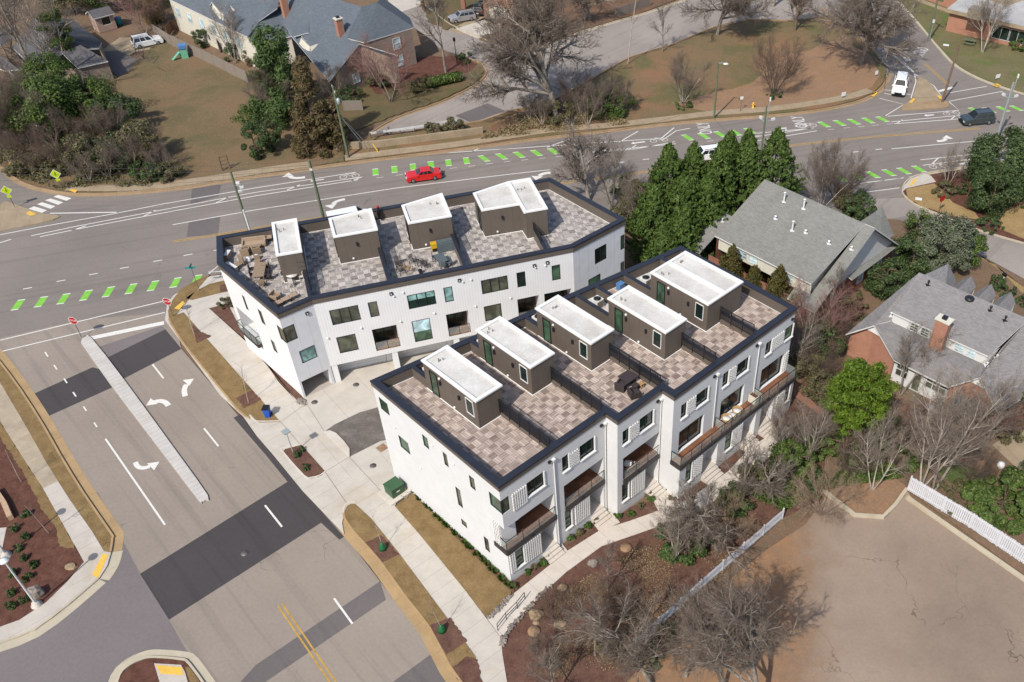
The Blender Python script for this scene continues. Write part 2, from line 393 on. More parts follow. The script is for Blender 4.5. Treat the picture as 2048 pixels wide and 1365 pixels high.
flat('road_patch', [(384, 375), (442, 370), (437, 393), (381, 410)], .004, M['asphalt_mid'], main_road)
flat('road_patch', [(378, 443), (441, 432), (436, 470), (373, 474)], .004, M['asphalt_mid'], main_road)
flat('road_patch', [(1778, 396), (1808, 396), (1815, 406), (1785, 408)], .004, M['asphalt_low'], main_road)
# street entering at the right and its driveway continuation
flat('right_street', [(1770, 440), (1838, 428), (1880, 470), (1920, 500), (1960, 510), (2048, 558), (2300, 660), (2300, 560), (2048, 490), (1962, 465), (1850, 425), (1806, 396), (1700, 400)], .006, M['asphalt_old'])
# residential loop road, its court and drives
loop = flat('loop_road', [(740, 268), (795, 236), (880, 206), (935, 180), (963, 162), (973, 145), (962, 128), (920, 112), (880, 98), (850, 70), (790, 30), (830, 5), (880, 45), (960, 75), (1010, 97), (1060, 103), (1160, 65), (1290, 27), (1370, 0), (1500, -60), (1680, -60), (1660, 30), (1580, 42), (1500, 40), (1430, 55), (1345, 90), (1262, 115), (1190, 155), (1100, 205), (1024, 222), (965, 243), (900, 252), (830, 262)], .004, M['asphalt_old'])
flat('road_patch', [(910, 232), (975, 207), (1010, 222), (945, 246)], .008, M['asphalt_mid'], loop)
flat('concrete_drive', [(895, 62), (918, 50), (950, 34), (975, 32), (985, 38), (920, 60), (907, 55), (1000, 45), (1010, 62), (952, 75)], .012, M['concrete_old'])
flat('concrete_drive', [(910, 58), (968, 40), (1005, 50), (1000, 62), (950, 76)], .014, M['concrete'])
flat('concrete_drive', [(775, 0), (850, -20), (850, 8), (800, 25), (785, 20)], .012, M['concrete'])
# rear court of the far left houses
flat('concrete_drive', [(205, 100), (240, 75), (330, 78), (322, 95), (270, 105), (230, 130), (208, 118)], .012, M['concrete_old'])
flat('asphalt_pad', [(207, 104), (238, 101), (285, 125), (262, 148), (240, 155), (218, 140)], .016, M['asphalt_mid'])
# lawns and verges, a real kerb step above the road ---------------------------
block('lawn', [(-260, 250), (-60, 290), (0, 325), (30, 350), (62, 367), (110, 379), (160, 384), (230, 383), (300, 378), (380, 369), (460, 356), (560, 343), (690, 322), (690, 240), (640, 180), (500, 160), (360, 80), (330, 62), (250, 150), (150, 190), (0, 200), (-260, 200)], .11, M['lawn_left'], ragged=.25)
block('lawn', [(690, 322), (850, 303), (1000, 284), (1100, 271), (1200, 260), (1330, 245), (1430, 236), (1536, 228), (1600, 222), (1660, 213), (1712, 200), (1745, 186), (1764, 168), (1772, 148), (1768, 133), (1752, 116), (1730, 90), (1690, 58), (1655, 35), (1580, 45), (1500, 43), (1430, 58), (1345, 93), (1262, 118), (1190, 158), (1100, 208), (1024, 225), (965, 246), (900, 255), (830, 266), (740, 275), (690, 282)], .11, M['lawn_mid'])
block('dirt_patch', [(1340, 205), (1420, 185), (1500, 165), (1560, 120), (1640, 90), (1690, 70), (1735, 110), (1757, 150), (1740, 175), (1660, 205), (1540, 220), (1440, 228)], .116, M['dirt'], ragged=.9, seed=4)
block('dirt_patch', [(1024, 280), (1100, 268), (1250, 252), (1200, 240), (1100, 245), (1030, 235), (985, 250), (960, 285)], .117, M['soil_leaf'], ragged=.7, seed=5)
block('lawn', [(1780, -60), (1805, 5), (1843, 50), (1870, 83), (1905, 122), (1942, 146), (1992, 167), (2048, 184), (2300, 204), (2300, -60)], .11, M['lawn_right'])
block('lawn', [(700, 265), (790, 230), (875, 202), (930, 176), (957, 160), (967, 145), (955, 130), (915, 116), (860, 115), (780, 130), (690, 180), (660, 240)], .11, M['lawn_green'], ragged=.2)
block('mulch_bed', [(770, 120), (860, 112), (915, 114), (955, 128), (930, 150), (860, 165), (800, 165), (760, 190), (735, 175)], .116, M['mulch_red'], ragged=.3, seed=3)
block('lawn', [(960, 80), (1012, 94), (1060, 99), (1160, 61), (1290, 23), (1360, -4), (1300, -60), (1000, -60), (1000, 40), (1016, 60)], .11, M['soil_leaf'])
block('lawn', [(840, 3), (960, -30), (990, 25), (925, 45), (895, 60), (860, 45)], .112, M['lawn_green'], ragged=.3)
block('lawn', [(1004, 66), (1040, 52), (1075, 60), (1030, 80), (1012, 92), (958, 78)], .114, M['lawn_green'], ragged=.15)
# far sidewalks and kerbs
def walk(name, px, w, z, mat, k=3):
    m = MB(); ribbon(m, smooth_line(GP(px), k), w, .0, z); return struct(m, name, M[mat])
kerb('kerb', north[:-1], 'kerb_old', gutter=.5, side=-1, k=3)
walk('sidewalk', [(136, 377), (240, 378), (330, 372), (430, 358), (480, 350), (560, 338), (620, 330)], 1.5, .13, 'concrete_old')
walk('sidewalk', [(690, 318), (800, 304), (900, 292), (1000, 277), (1100, 262), (1220, 252), (1330, 240), (1430, 228), (1536, 220), (1640, 206), (1700, 194), (1740, 182)], 1.5, .13, 'concrete_old')
kerb('kerb', [(1757, 114), (1735, 90), (1690, 55), (1640, 15)], 'kerb_old', gutter=.4, side=-1, k=2)
kerb('kerb', [(1780, -20), (1800, 10), (1838, 52), (1865, 85), (1900, 125), (1938, 150), (1990, 172), (2048, 190)], 'kerb', gutter=.5, side=1, k=3)
kerb('kerb', [(740, 268), (795, 236), (880, 206), (935, 180), (963, 162), (973, 145), (962, 128), (920, 112)], 'kerb_old', gutter=.35, side=-1, k=3)
kerb('kerb', [(850, 12), (900, 50), (960, 76), (1010, 97), (1060, 103), (1160, 65), (1290, 27), (1370, 0)], 'kerb', gutter=.35, side=-1, k=2)
kerb('kerb', [(1655, 33), (1580, 42), (1500, 40), (1430, 55), (1345, 90), (1262, 115), (1190, 155), (1100, 205), (1024, 222), (965, 243), (900, 252), (830, 262)], 'kerb_old', gutter=.35, side=-1, k=2)
# traffic island at the right junction
block('traffic_island', [(1836, 152), (1853, 160), (1866, 172), (1884, 194), (1880, 193), (1826, 196), (1828, 186), (1833, 172)], .13, M['concrete_old'])
m = MB(); m.prism(rag(smooth_line(GP([(1803, 216), (1808, 210), (1830, 206), (1884, 203), (1896, 207), (1897, 213), (1888, 217), (1826, 221), (1806, 220), (1803, 216)]), 3)[:-1], 0.0, 5), -.05, .14); struct(m, 'traffic_island', M['kerb_old'])
flat('island_crossing', [(1827, 197), (1880, 194), (1887, 203), (1812, 207)], .005, M['concrete_old'])
# the block on the far side of the left junction
block('sidewalk', [(-260, 390), (-60, 405), (0, 410), (10, 402), (62, 420), (90, 428), (112, 430), (120, 433), (105, 440), (60, 450), (0, 462), (-260, 500)], .12, M['concrete_old'])
# left block: kerb, verge, sidewalk, mulch
Lk = [(-40, 680), (0, 725), (43, 783), (87, 852), (120, 910), (167, 987), (222, 1067), (226, 1078), (222, 1105)]
kerb('kerb', Lk, 'kerb_stained', gutter=.75, side=1, k=2)
kerb('kerb', [(197, 1158), (137, 1210), (70, 1260), (0, 1287), (-80, 1310)], 'kerb', gutter=.75, side=1, k=2)
m = MB(); ribbon(m, smooth_line(GP([(222, 1105), (214, 1132), (197, 1158)]), 3), .95, .0, .016, side=.45); struct(m, 'gutter', M['kerb'])
block('verge', Lk+[(215, 1108), (208, 1103), (184, 1063), (139, 999), (116, 963), (92, 924), (56, 860), (0, 765), (-60, 680)], .12, M['grass_tan'])
block('sidewalk', [(-60, 680), (0, 765), (56, 860), (92, 924), (116, 963), (86, 977), (39, 905), (11, 860), (-60, 745)], .13, M['walk_left'])
block('sidewalk', [(116, 963), (139, 999), (184, 1063), (208, 1103), (222, 1105), (214, 1132), (197, 1158), (137, 1210), (70, 1260), (0, 1287), (-80, 1310), (-80, 1275), (0, 1254), (39, 1240), (92, 1205), (136, 1162), (168, 1124), (145, 1083), (86, 977)], .13, M['concrete'])
block('grass_strip', [(-60, 745), (11, 860), (39, 905), (86, 977), (145, 1083), (148, 1097), (118, 1094), (111, 1055), (84, 1021), (67, 985), (45, 943), (0, 874), (-60, 790)], .11, M['grass_tan'], ragged=.08)
block('mulch_bed', [(-60, 780), (0, 868), (47, 940), (70, 985), (88, 1021), (114, 1055), (122, 1090), (150, 1095), (168, 1124), (136, 1162), (92, 1205), (39, 1240), (0, 1254), (-80, 1275), (-300, 1200)], .10, M['mulch_red'])
block('concrete_pad', [(-40, 1060), (13, 1055), (0, 1119), (-30, 1130)], .13, M['concrete'])
flat('tactile_pad', [(205, 1108), (217, 1109), (196, 1157), (184, 1150)], .138, M['tactile'])
# lower left corner island
isl = [(228, 1400), (240, 1352), (262, 1330), (290, 1318), (312, 1316), (360, 1320), (380, 1330), (430, 1400)]
block('verge', isl, .10, M['mulch_red'])
kerb('kerb', isl, 'kerb', gutter=.6, side=1, k=3)
block('curb_ramp', [(308, 1327), (362, 1330), (370, 1345), (385, 1400), (330, 1400)], .13, M['concrete'])
flat('tactile_pad', [(311, 1330), (364, 1335), (366, 1351), (322, 1348)], .138, M['tactile'])
block('verge', [(369, 1333), (380, 1336), (425, 1400), (392, 1400)], .125, M['grass_tan'])
# median in the side street
m = MB(); m.prism(smooth_line(GP([(162, 686), (220, 768), (328, 910), (395, 998), (403, 1003), (411, 1000), (415, 990), (358, 910), (247, 758), (182, 675), (172, 674), (164, 678), (162, 686)], .15), 2)[:-1], -.05, .15); struct(m, 'median', concrete_mat('median_concrete', col(214, 208, 200), .55, math.radians(133), .12))
# near corner: apron, verges, sidewalks on the building side
Rk = [(420, 549), (390, 562), (362, 578), (345, 600), (336, 622), (338, 640), (350, 662), (372, 695), (405, 735), (475, 820), (500, 838)]
block('sidewalk', [(330, 640), (334, 610), (346, 592), (375, 573), (420, 553), (470, 546), (470, 610), (512, 698), (556, 763), (592, 802), (606, 812), (790, 1012), (840, 1070), (924, 1173), (975, 1240), (1002, 1277), (1005, 1310), (1015, 1370), (1030, 1440), (985, 1440), (935, 1330), (860, 1205), (795, 1110), (742, 1040), (690, 1022), (684, 1046), (688, 1068), (642, 1020), (604, 980), (546, 909), (513, 871), (486, 832), (440, 790)], .10, M['concrete_walk'])
block('concrete_drive', [(592, 802), (604, 797), (600, 770), (680, 715), (900, 650), (1150, 590), (1420, 540), (1330, 640), (1000, 780), (801, 950), (808, 960), (790, 1012), (745, 965), (650, 945), (560, 845)], .108, M['concrete_drive'])
m = MB()
for px in ([(560, 843), (606, 895), (650, 944), (694, 1008)], [(612, 806), (648, 862)], [(698, 914), (790, 1012)], [(650, 944), (699, 914)], [(606, 812), (563, 843)]): ribbon(m, GP(px, .112), .05, .1125, .1125)
struct(m, 'joint_line', plain('joint_dark', col(150, 140, 128)))
block('verge', Rk+[(500, 833), (509, 842), (519, 845), (560, 843.5), (500, 775), (405, 668), (367, 625), (351, 630)], .135, M['grass_tan'])
block('verge', [(371, 597), (384, 600), (440, 586), (470, 580), (470, 556), (420, 568), (395, 580)], .135, M['grass_tan'])
kerb('kerb', Rk[5:], 'kerb_stained', gutter=.7, side=1, k=2)
kerb('kerb', [(500, 832), (509, 842), (519, 845), (560, 844)], 'kerb_white', w=.14, h=.14, gutter=0, k=2)
v2 = [(694, 1012), (702, 1008), (710, 1008), (742, 1037), (795, 1103), (862, 1193), (929, 1283), (951, 1313), (975, 1440), (940, 1400), (922, 1365), (899, 1333), (859, 1257), (812, 1197), (759, 1123), (709, 1067), (690, 1040), (688, 1026)]
block('verge', v2, .135, M['grass_tan'])
kerb('kerb', [(688, 1028), (690, 1040), (709, 1067), (759, 1123), (812, 1197), (859, 1257), (899, 1333), (922, 1365), (950, 1415)], 'kerb_stained', gutter=.75, side=-1, k=2)
kerb('kerb', [(712, 1006), (700, 1006), (690, 1014), (687, 1028)], 'kerb_white', w=.15, h=.14, gutter=0, k=3)
for q in ([(729, 1087), (763, 1070), (798, 1110), (761, 1127)], [(857, 1252), (900, 1235), (934, 1283), (893, 1310)], [(902, 1338), (935, 1312), (955, 1320), (975, 1420), (945, 1400)], [(385, 650), (402, 664), (422, 672), (393, 688)], [(472, 797), (503, 780), (522, 800), (488, 817)], [(440, 571), (470, 563), (470, 580), (440, 585)]):
    block('mulch_bed', q, .145, M['mulch'], ragged=.06)
block('mulch_bed', [(566, 904), (570, 898.5), (603, 890), (651, 944), (641, 952), (622, 957), (608, 953)], .13, M['mulch'])
kerb('kerb', [(603, 890), (570, 898), (565, 904), (608, 953), (622, 957.5), (641, 952.5), (651, 945)], 'kerb_white', w=.13, h=.14, gutter=0, k=2)
block('sidewalk', [(418, 617), (450, 606), (470, 600), (512, 698), (592, 802), (606, 812), (612, 806)], .104, M['concrete_walk'])
block('mulch_bed', [(418, 617), (455, 607), (497, 688), (608, 797), (594, 801), (553, 757), (512, 698)], .13, M['mulch'])
block('cobble_corner', [(594, 801), (608, 797), (616, 806), (607, 813)], .14, M['kerb'])
block('paver_apron', [(651, 862), (668, 850), (690, 839), (720, 825), (765, 812), (815, 805), (815, 870), (760, 883), (699, 914), (690, 890), (676, 872)], .114, ground_mat('paver_grey', col(146, 138, 132), col(120, 112, 106), col(164, 156, 148), s1=.6, fine=160, bump=.9, s3=.9))
block('white_wedge_kerb', [(648, 863), (660, 861), (672, 866), (688, 882), (699, 897), (699, 914)], .22, M['kerb_white'])
block('lawn_strip', [(790, 1013), (822, 987), (832, 988), (930, 1085), (1022, 1174), (1022, 1190), (975, 1238), (924, 1173), (840, 1070)], .13, M['grass_tan'])
block('mulch_bed', [(826, 985), (838, 984), (940, 1084), (1030, 1168), (1028, 1184), (1018, 1178), (930, 1093)], .14, M['soil_leaf'], ragged=.06)
# slabs at grade in front of the townhouses
block('mulch_ground', [(975, 1240), (1022, 1165), (1240, 1020), (1362, 985), (1600, 790), (1660, 840), (1640, 1000), (1560, 1040), (1400, 1190), (1240, 1380), (1200, 1440), (1010, 1440), (1000, 1290)], .06, M['mulch'])
block('front_walk', [(975, 1238), (1024, 1190), (1104, 1127), (1127, 1107), (1201, 1060), (1257, 1043), (1321, 1020), (1357, 1007), (1377, 998), (1424, 967), (1480, 925), (1530, 885), (1556, 862), (1587, 862), (1545, 905), (1500, 950), (1421, 1007), (1387, 1030), (1324, 1050), (1277, 1067), (1204, 1092), (1134, 1143), (1101, 1173), (1024, 1247), (1003, 1277)], .12, M['concrete_front'])
for q in ([(1086, 1108), (1121, 1083), (1136, 1103), (1102, 1130)], [(1179, 1035), (1213, 1012), (1240, 1045), (1199, 1064)], [(1289, 980), (1320, 959), (1338, 975), (1360, 1009), (1318, 1024), (1306, 1000)], [(1450, 950), (1498, 898), (1530, 876), (1562, 846), (1589, 862), (1546, 906), (1500, 952), (1470, 970)]): block('door_path', q, .125, M['concrete_front'])
# dirt and leaf litter by the trees, parking lot
dirt_over(M['lot'], G(1640, 1420), G(1625, 1075), 2.2, 7.0, col(166, 136, 110), col(150, 126, 106)); dirt_over(M['lot'], G(1590, 1420), G(1600, 1075), 1.5, 8.0, col(178, 136, 100), col(160, 128, 100))
lot = flat('parking_lot', [(1170, 1500), (1270, 1330), (1404, 1205), (1536, 1098), (1610, 1050), (1655, 990), (1709, 1034), (1766, 1038), (1815, 983), (1825, 998), (2048, 1160), (2300, 1320), (2300, 1500)], -.03, M['lot'])
0 and flat('dirt_patch', [(1180, 1460), (1290, 1310), (1404, 1203), (1536, 1096), (1610, 1050), (1640, 1060), (1612, 1110), (1650, 1150), (1640, 1210), (1665, 1280), (1650, 1365), (1670, 1460)], -.018, M['dirt'], ragged=.5, seed=9)
block('leaf_ground', [(1560, 860), (1640, 790), (1700, 740), (2048, 850), (2200, 900), (2200, 1240), (2048, 1150), (1822, 985), (1810, 975), (1767, 1030), (1709, 1025), (1650, 985), (1600, 1045), (1560, 1040)], .05, M['yard'])
block('dirt_patch', [(1650, 975), (1700, 955), (1780, 950), (1812, 972), (1766, 1034), (1712, 1028)], .056, M['dirt'], ragged=.3, seed=12)
kerb('lot_kerb', [(1645, 985), (1653, 988), (1709, 1032), (1766, 1036), (1790, 1012), (1813, 980)], 'concrete_old' if 0 else 'kerb', w=.3, h=.25, gutter=0)
kerb('lot_kerb', [(1813, 996), (1936, 1082), (2048, 1160), (2200, 1262)], 'kerb', w=.35, h=.2, gutter=0)
# right block beyond the junction
block('verge', [(1806, 385), (1812, 366), (1850, 351), (1930, 338), (2048, 316), (2300, 290), (2300, 640), (2048, 486), (1962, 461), (1885, 428), (1830, 405)], .12, M['mulch_red'])
block('lawn', [(1812, 378), (1868, 367), (1890, 385), (1905, 405), (1950, 425), (1960, 440), (1900, 432), (1840, 410), (1815, 395)], .126, M['grass_dry'])
block('lawn', [(1998, 440), (2020, 415), (2048, 410), (2200, 420), (2200, 540), (2048, 478), (2000, 458)], .126, M['grass_dry'])
block('sidewalk', [(1806, 383), (1808, 372), (1820, 358), (1850, 347), (1862, 352), (1872, 364), (1812, 377)], .132, M['concrete'])
flat('tactile_pad', [(1817, 372), (1829, 358), (1836, 357), (1824, 372)], .14, M['tactile'])
kerb('kerb', [(2048, 314), (1930, 335), (1850, 348), (1818, 359), (1805, 377), (1810, 396), (1850, 422), (1900, 440), (1962, 463), (2048, 488)], 'kerb', gutter=.5, side=1, k=2)
# bare earth, drives and gardens round the houses at the right
block('yard_ground', [(1380, 520), (1560, 420), (1800, 440), (1960, 520), (2048, 560), (2300, 660), (2300, 1200), (1990, 905), (1700, 820), (1570, 760)], .04, M['yard'])
block('lawn', [(1925, 500), (1990, 530), (2048, 590), (2048, 575), (1960, 512), (1930, 490)], .05, M['grass_dry'])
block('concrete_drive', [(1985, 890), (2048, 850), (2200, 860), (2200, 960), (2048, 950), (2000, 905)], .06, M['concrete_old'])
block('lawn', [(1870, 945), (1920, 925), (1990, 960), (1980, 985), (1930, 985)], .06, ground_mat('lawn_bright', col(92, 108, 62), col(104, 116, 72), s1=.4, fine=80))
block('brick_patio', [(1590, 765), (1600, 758), (1665, 805), (1640, 830), (1585, 790)], .07, brick_mat('paver_brick', col(176, 118, 94), col(156, 100, 80), col(150, 130, 112)))
# ---------------------------------------------------------------- painted markings (parts of the road)
def stripe(px, w=.12, z=.010, mat='paint', road=None, name='lane_line', k=1):
    P = GP(px, z); P = smooth_line(P, k) if k > 1 else P
    m = MB(); ribbon(m, P, w, z, z); return struct(m, name, M[mat], road or main_road)
for px in ([(-40, 480), (0, 470), (83, 454), (233, 427), (328, 408), (512, 376), (712, 345)], [(62, 472), (143, 455), (310, 423), (447, 397), (512, 385), (720, 355)], [(80, 474), (173, 455), (290, 433), (512, 392), (716, 360)], [(345, 450), (512, 420), (792, 376.5), (1024, 348.3), (1100, 340)], [(832, 310), (1024, 297.5), (1324, 277)], [(1324, 281), (1338, 272), (1352, 262), (1380, 257)], [(1182, 306), (1272, 298), (1350, 284)], [(1182, 304), (1352, 288)],
           [(0, 704), (330, 625)], [(0, 681), (347, 598)], [(-60, 717), (0, 704)], [(1514, 282), (1634, 262)], [(1512, 267), (1624, 257)], [(1505, 275), (1628, 256)], [(1783, 244), (1930, 230)], [(1788, 248), (1936, 237)], [(1776, 233), (1918, 221), (1898, 204)], [(1771, 232), (1808, 209), (1759, 197)], [(1783, 298), (1990, 279), (2048, 274)], [(1841, 320), (1957, 308), (2048, 296)], [(1846, 331), (1950, 318)], [(1681, 372), (1808, 356)], [(1708, 388), (1799, 376)], [(1899, 186), (1974, 173)], [(1898, 203), (2005, 183)], [(1783, 108), (1836, 153), (1868, 172), (1884, 195)], [(1783, 108), (1808, 125), (1828, 145), (1832, 163), (1822, 197)], [(1768, 187), (1784, 190)], [(1770, 180), (1786, 182)], [(1806, 188), (1824, 190)], [(1024, 297), (1024.5, 297)]): stripe(px, .14)
for a in ([(287, 433), (311, 421)], [(432, 406), (458, 394)], [(574, 380.5), (600, 370)], [(702, 363), (724, 354)], [(945, 303), (968, 293)], [(1094, 295), (1138, 279)], [(1238, 285), (1276, 263)], [(1324, 276), (1348, 256)], [(1260, 298), (1272, 291)], [(1560, 268), (1573, 259)], [(1794, 247), (1805, 240)], [(1902, 239), (1912, 231)], [(0, 486), (22, 479)], [(142, 462), (172, 452)], [(1862, 330), (1876, 317)], [(418, 548), (440, 529), (417, 545), (443, 543)]): stripe(a, .16)
stripe([(100, 427), (233, 425)], .2); stripe([(180, 677), (328, 646)], .62, name='stop_bar'); stripe([(1878, 183), (1906, 175)], .5, name='stop_bar')
for a, b in (((345, 484), (452, 467)), ((452, 467), (640, 436)), ((640, 436), (760, 417)), ((760, 417), (870, 398)), ((1085, 372), (1180, 360)), ((1180, 360), (1300, 343)), ((1300, 343), (1594, 290)), ((1594, 290), (1736, 275)), ((1736, 275), (1960, 257)), ((1850, 128), (1898, 172))):
    for d in (-.16, .16): stripe([a, b], .11, mat='paint_yellow')if False else struct(ribbon(MB(), GP([a, b]), .12, .010, .010, side=d), 'yellow_line', M['paint_yellow'], main_road)
for d in (-.17, .17): struct(ribbon(MB(), GP([(560, 1210), (666, 1365), (720, 1440)]), .13, .016, .016, side=d), 'yellow_line', M['paint_yellow'], side_street)
for x, y in ((55, 577), (122, 562), (187, 548.5), (249, 536), (315, 522), (376, 510), (436, 500)): stripe([(x-9, y+1.6), (x+9, y-1.6)], .14, name='dash')
for x, y in ((1666, 309), (1712, 304), (1757.5, 299), (1138, 336), (1242, 325), (1292, 319)): stripe([(x-6.5, y+.7), (x+6.5, y-.7)], .16, name='dash')
for x, y in ((93, 709), (111, 735), (131, 762), (149, 789), (170, 818), (191, 850)): stripe([(x-3, y-4.5), (x+3, y+4.5)], .13, road=side_street, z=.014, name='dash')
for px in ([(305, 729), (327, 757)], [(408, 857), (437, 893)], [(211, 878), (330, 1050)], [(530, 1011), (564, 1054)], [(668, 1197), (705, 1248)]): stripe(px, .16, road=side_street, z=.016)
greens = [(36, 610), (82, 604), (127, 598), (172, 591), (217, 584), (262, 578), (306, 572), (351, 565.5), (393, 560)]
for i, (x, y) in enumerate(greens):   # near side of the road
    c = G(x, y, .009); 
    d = V(.995, .10, 0) if False else (G(393, 560)-G(36, 610)).normalized(); n = V(-d.y, d.x, 0)
    sk = d*.12
    for nm, mt, a0, a1, z in (('bike_mark', 'paint_green', -.78, .78, .009), ('bike_mark_end', 'paint', -.92, -.78, .010), ('bike_mark_end', 'paint', .78, .92, .010)):
        m = MB(); q = [c+d*sx*.38+n*a+d*(a*.22) for sx, a in ((-1, a0), (1, a0), (1, a1), (-1, a1))]; m.quad(*[V(p.x, p.y, z) for p in q]); o = struct(m, nm, M[mt], main_road)
far = [(751, 344.5), (789, 339.5), (826, 334.5), (862, 329.5), (897, 326), (933, 322), (968, 317.5), (1003, 313.5), (1038, 310), (1073, 306.5), (1107, 303), (1375, 275.5), (1408, 272.5), (1440, 269), (1471, 266), (1500, 262), (1648, 249.5), (1679, 246.5), (1708, 244), (1736.5, 241.5), (1765, 239), (1950, 221), (1978, 221), (2006, 218.5), (2033, 217), (1683, 358), (1715, 353), (1746, 350), (1778, 346), (1808, 342.5), (1838, 338.5)]
for i, (x, y) in enumerate(far):
    c = G(x, y); d = (G(x+30, y-(3.4 if x < 1200 else 2.6))-c).normalized(); n = V(-d.y, d.x, 0); hh = .74
    for nm, mt, a0, a1, z in (('bike_mark', 'paint_green', -hh, hh, .009), ('bike_mark_end', 'paint', -hh-.13, -hh, .010), ('bike_mark_end', 'paint', hh, hh+.13, .010)):
        sk = 0 if x < 950 else -.45
        m = MB(); m.quad(*[V(p.x, p.y, z) for p in [c+d*sx*.38+n*a+d*(a*sk) for sx, a in ((-1, a0), (1, a0), (1, a1), (-1, a1))]]); struct(m, nm, M[mt], main_road)
    if x < 1900: e = c-n*1.55+d*(.5); stripe_o = MB(); ribbon(stripe_o, [e-d*.45, e+d*.45], .12, .010, .010); struct(stripe_o, 'dash', M['paint_worn'], main_road)
for q in ([(107, 394), (116, 390), (143, 397), (133, 402)], [(90, 401), (101, 397.5), (127, 405), (116, 410)], [(74, 409), (84, 405), (111, 413), (101, 418)], [(57, 418), (68, 413), (94, 421), (84, 426)]):
    m = MB(); m.quad(*GP(q, .012)); struct(m, 'crosswalk_bar', M['paint'], main_road)
for q in ([(138, 381), (142, 378.5), (156, 380.5), (150, 386)], [(51, 428), (58, 422.5), (73, 428), (63, 432)]):
    m = MB(); m.quad(*GP(q, .142)); struct(m, 'tactile_pad', M['tactile'])
for q in ([(348, 617), (366, 602), (370, 607), (358, 620)], [(1742, 192), (1750, 183), (1756, 186), (1748, 194)], [(1985, 171), (1994, 167), (2003, 172), (1995, 175)], [(1817, 205), (1826, 197), (1832, 198), (1824, 206)], [(1874, 192), (1880, 191), (1885, 199), (1880, 199)]):
    m = MB(); m.quad(*GP(q, .15)); struct(m, 'tactile_pad', M['tactile'])
def arrow(tail, bend, tip, road=main_road, w=.5, hw=.75, z=.013, mat='paint'):
    """turn arrow: a curved shaft tail-bend-tip and a triangular head at the tip"""
    a, b, c = G(*tail), G(*bend), G(*tip); L = [a*(1-t)**2+b*2*t*(1-t)+c*t*t for t in [i/8 for i in range(9)]]
    d = (c-b).normalized(); hl = hw*1.35; L2 = [p for p in L if (p-c).dot(d) < -hl*.8] or L[:2]
    m = MB(); ribbon(m, L2, w, z, z); n = V(-d.y, d.x, 0); e = c-d*hl
    m.add([V(p.x, p.y, z+.001) for p in (c, e+n*hw, e-n*hw)], [[0, 1, 2]]); struct(m, 'turn_arrow', M[mat], road)
arrow((371, 793), (362, 772), (388, 758), side_street, .5, .62, z=.016); arrow((337, 812), (326, 793), (292, 812), side_street, .5, .62, z=.016); arrow((271, 925), (276, 949), (319, 924), side_street, .42, .62, z=.016)
arrow((610, 355), (575, 361), (577, 346)); arrow((690, 399), (660, 404), (664, 418)); arrow((1101, 346), (1076, 347), (1072, 361), w=.55); arrow((1874, 283), (1897, 283), (1893, 271)); arrow((1800, 111), (1812, 120), (1824, 121), w=.6, hw=.8)
arrow((648, 359), (634, 361), (620, 363), w=.2, hw=.3); arrow((1573, 256.5), (1564, 257.4), (1552, 258.5), w=.3, hw=.4); arrow((1868, 230), (1858, 231), (1848, 232), w=.3, hw=.4); arrow((1290, 284), (1272, 286), (1262, 288), w=.3, hw=.4); arrow((1916, 329), (1926, 328), (1937, 326.5), w=.3, hw=.4)
def bike_symbol(u, v, s=1.0):
    c = G(u, v, .013); d = (G(u+20, v-2)-c).normalized(); n = V(-d.y, d.x, 0); m = MB()
    P = lambda x, y: c+d*x*s+n*y*s
    for cx in (-.62, .62):
        ring = [P(cx+.36*math.cos(a*math.pi/6), .36*math.sin(a*math.pi/6)) for a in range(13)]; ribbon(m, ring, .12, .013, .013)
    ribbon(m, [P(-.62, 0), P(-.2, .55), P(.45, .55), P(.62, 0)], .11, .0135, .0135); ribbon(m, [P(-.2, .5), P(.05, 0), P(.45, .55)], .11, .0138, .0138); ribbon(m, [P(-.35, .66), P(-.05, .66)], .11, .0132, .0132)
    struct(m, 'bike_symbol', M['paint_worn'], main_road)
for u, v in ((699, 353), (1318, 281), (1616, 252), (1903, 227), (1877, 333)): bike_symbol(u, v, 1.25)
def text_mesh(name, s, mat, M4, size, parent=None, extrude=0.0, align='CENTER'):
    cu = bpy.data.curves.new(name, 'FONT'); cu.body = s; cu.size = size; cu.extrude = extrude; cu.align_x = align; cu.align_y = 'CENTER'
    o = bpy.data.objects.new(name, cu); C.objects.link(o); dg = bpy.context.evaluated_depsgraph_get()
    me = bpy.data.meshes.new_from_object(o.evaluated_get(dg)); bpy.data.objects.remove(o)
    if parent is not None: M4 = frame_of(parent).inverted() @ M4
    me.transform(M4); me.materials.clear(); me.materials.append(mat)
    r = bpy.data.objects.new(name, me); C.objects.link(r)
    if parent is not None: r.parent = parent
    return r
for u, v, rot in ((1410, 257, 96), (1600, 244, 96), (1840, 103, -120)):   # ONLY on the road
    c = G(u, v, .014); T = Matrix.Translation(c) @ Matrix.Rotation(math.radians(rot), 4, 'Z') @ Matrix.Diagonal((.85, 1.7, 1, 1)); text_mesh('road_word', 'ONLY', M['paint'], T, 1.5, main_road)
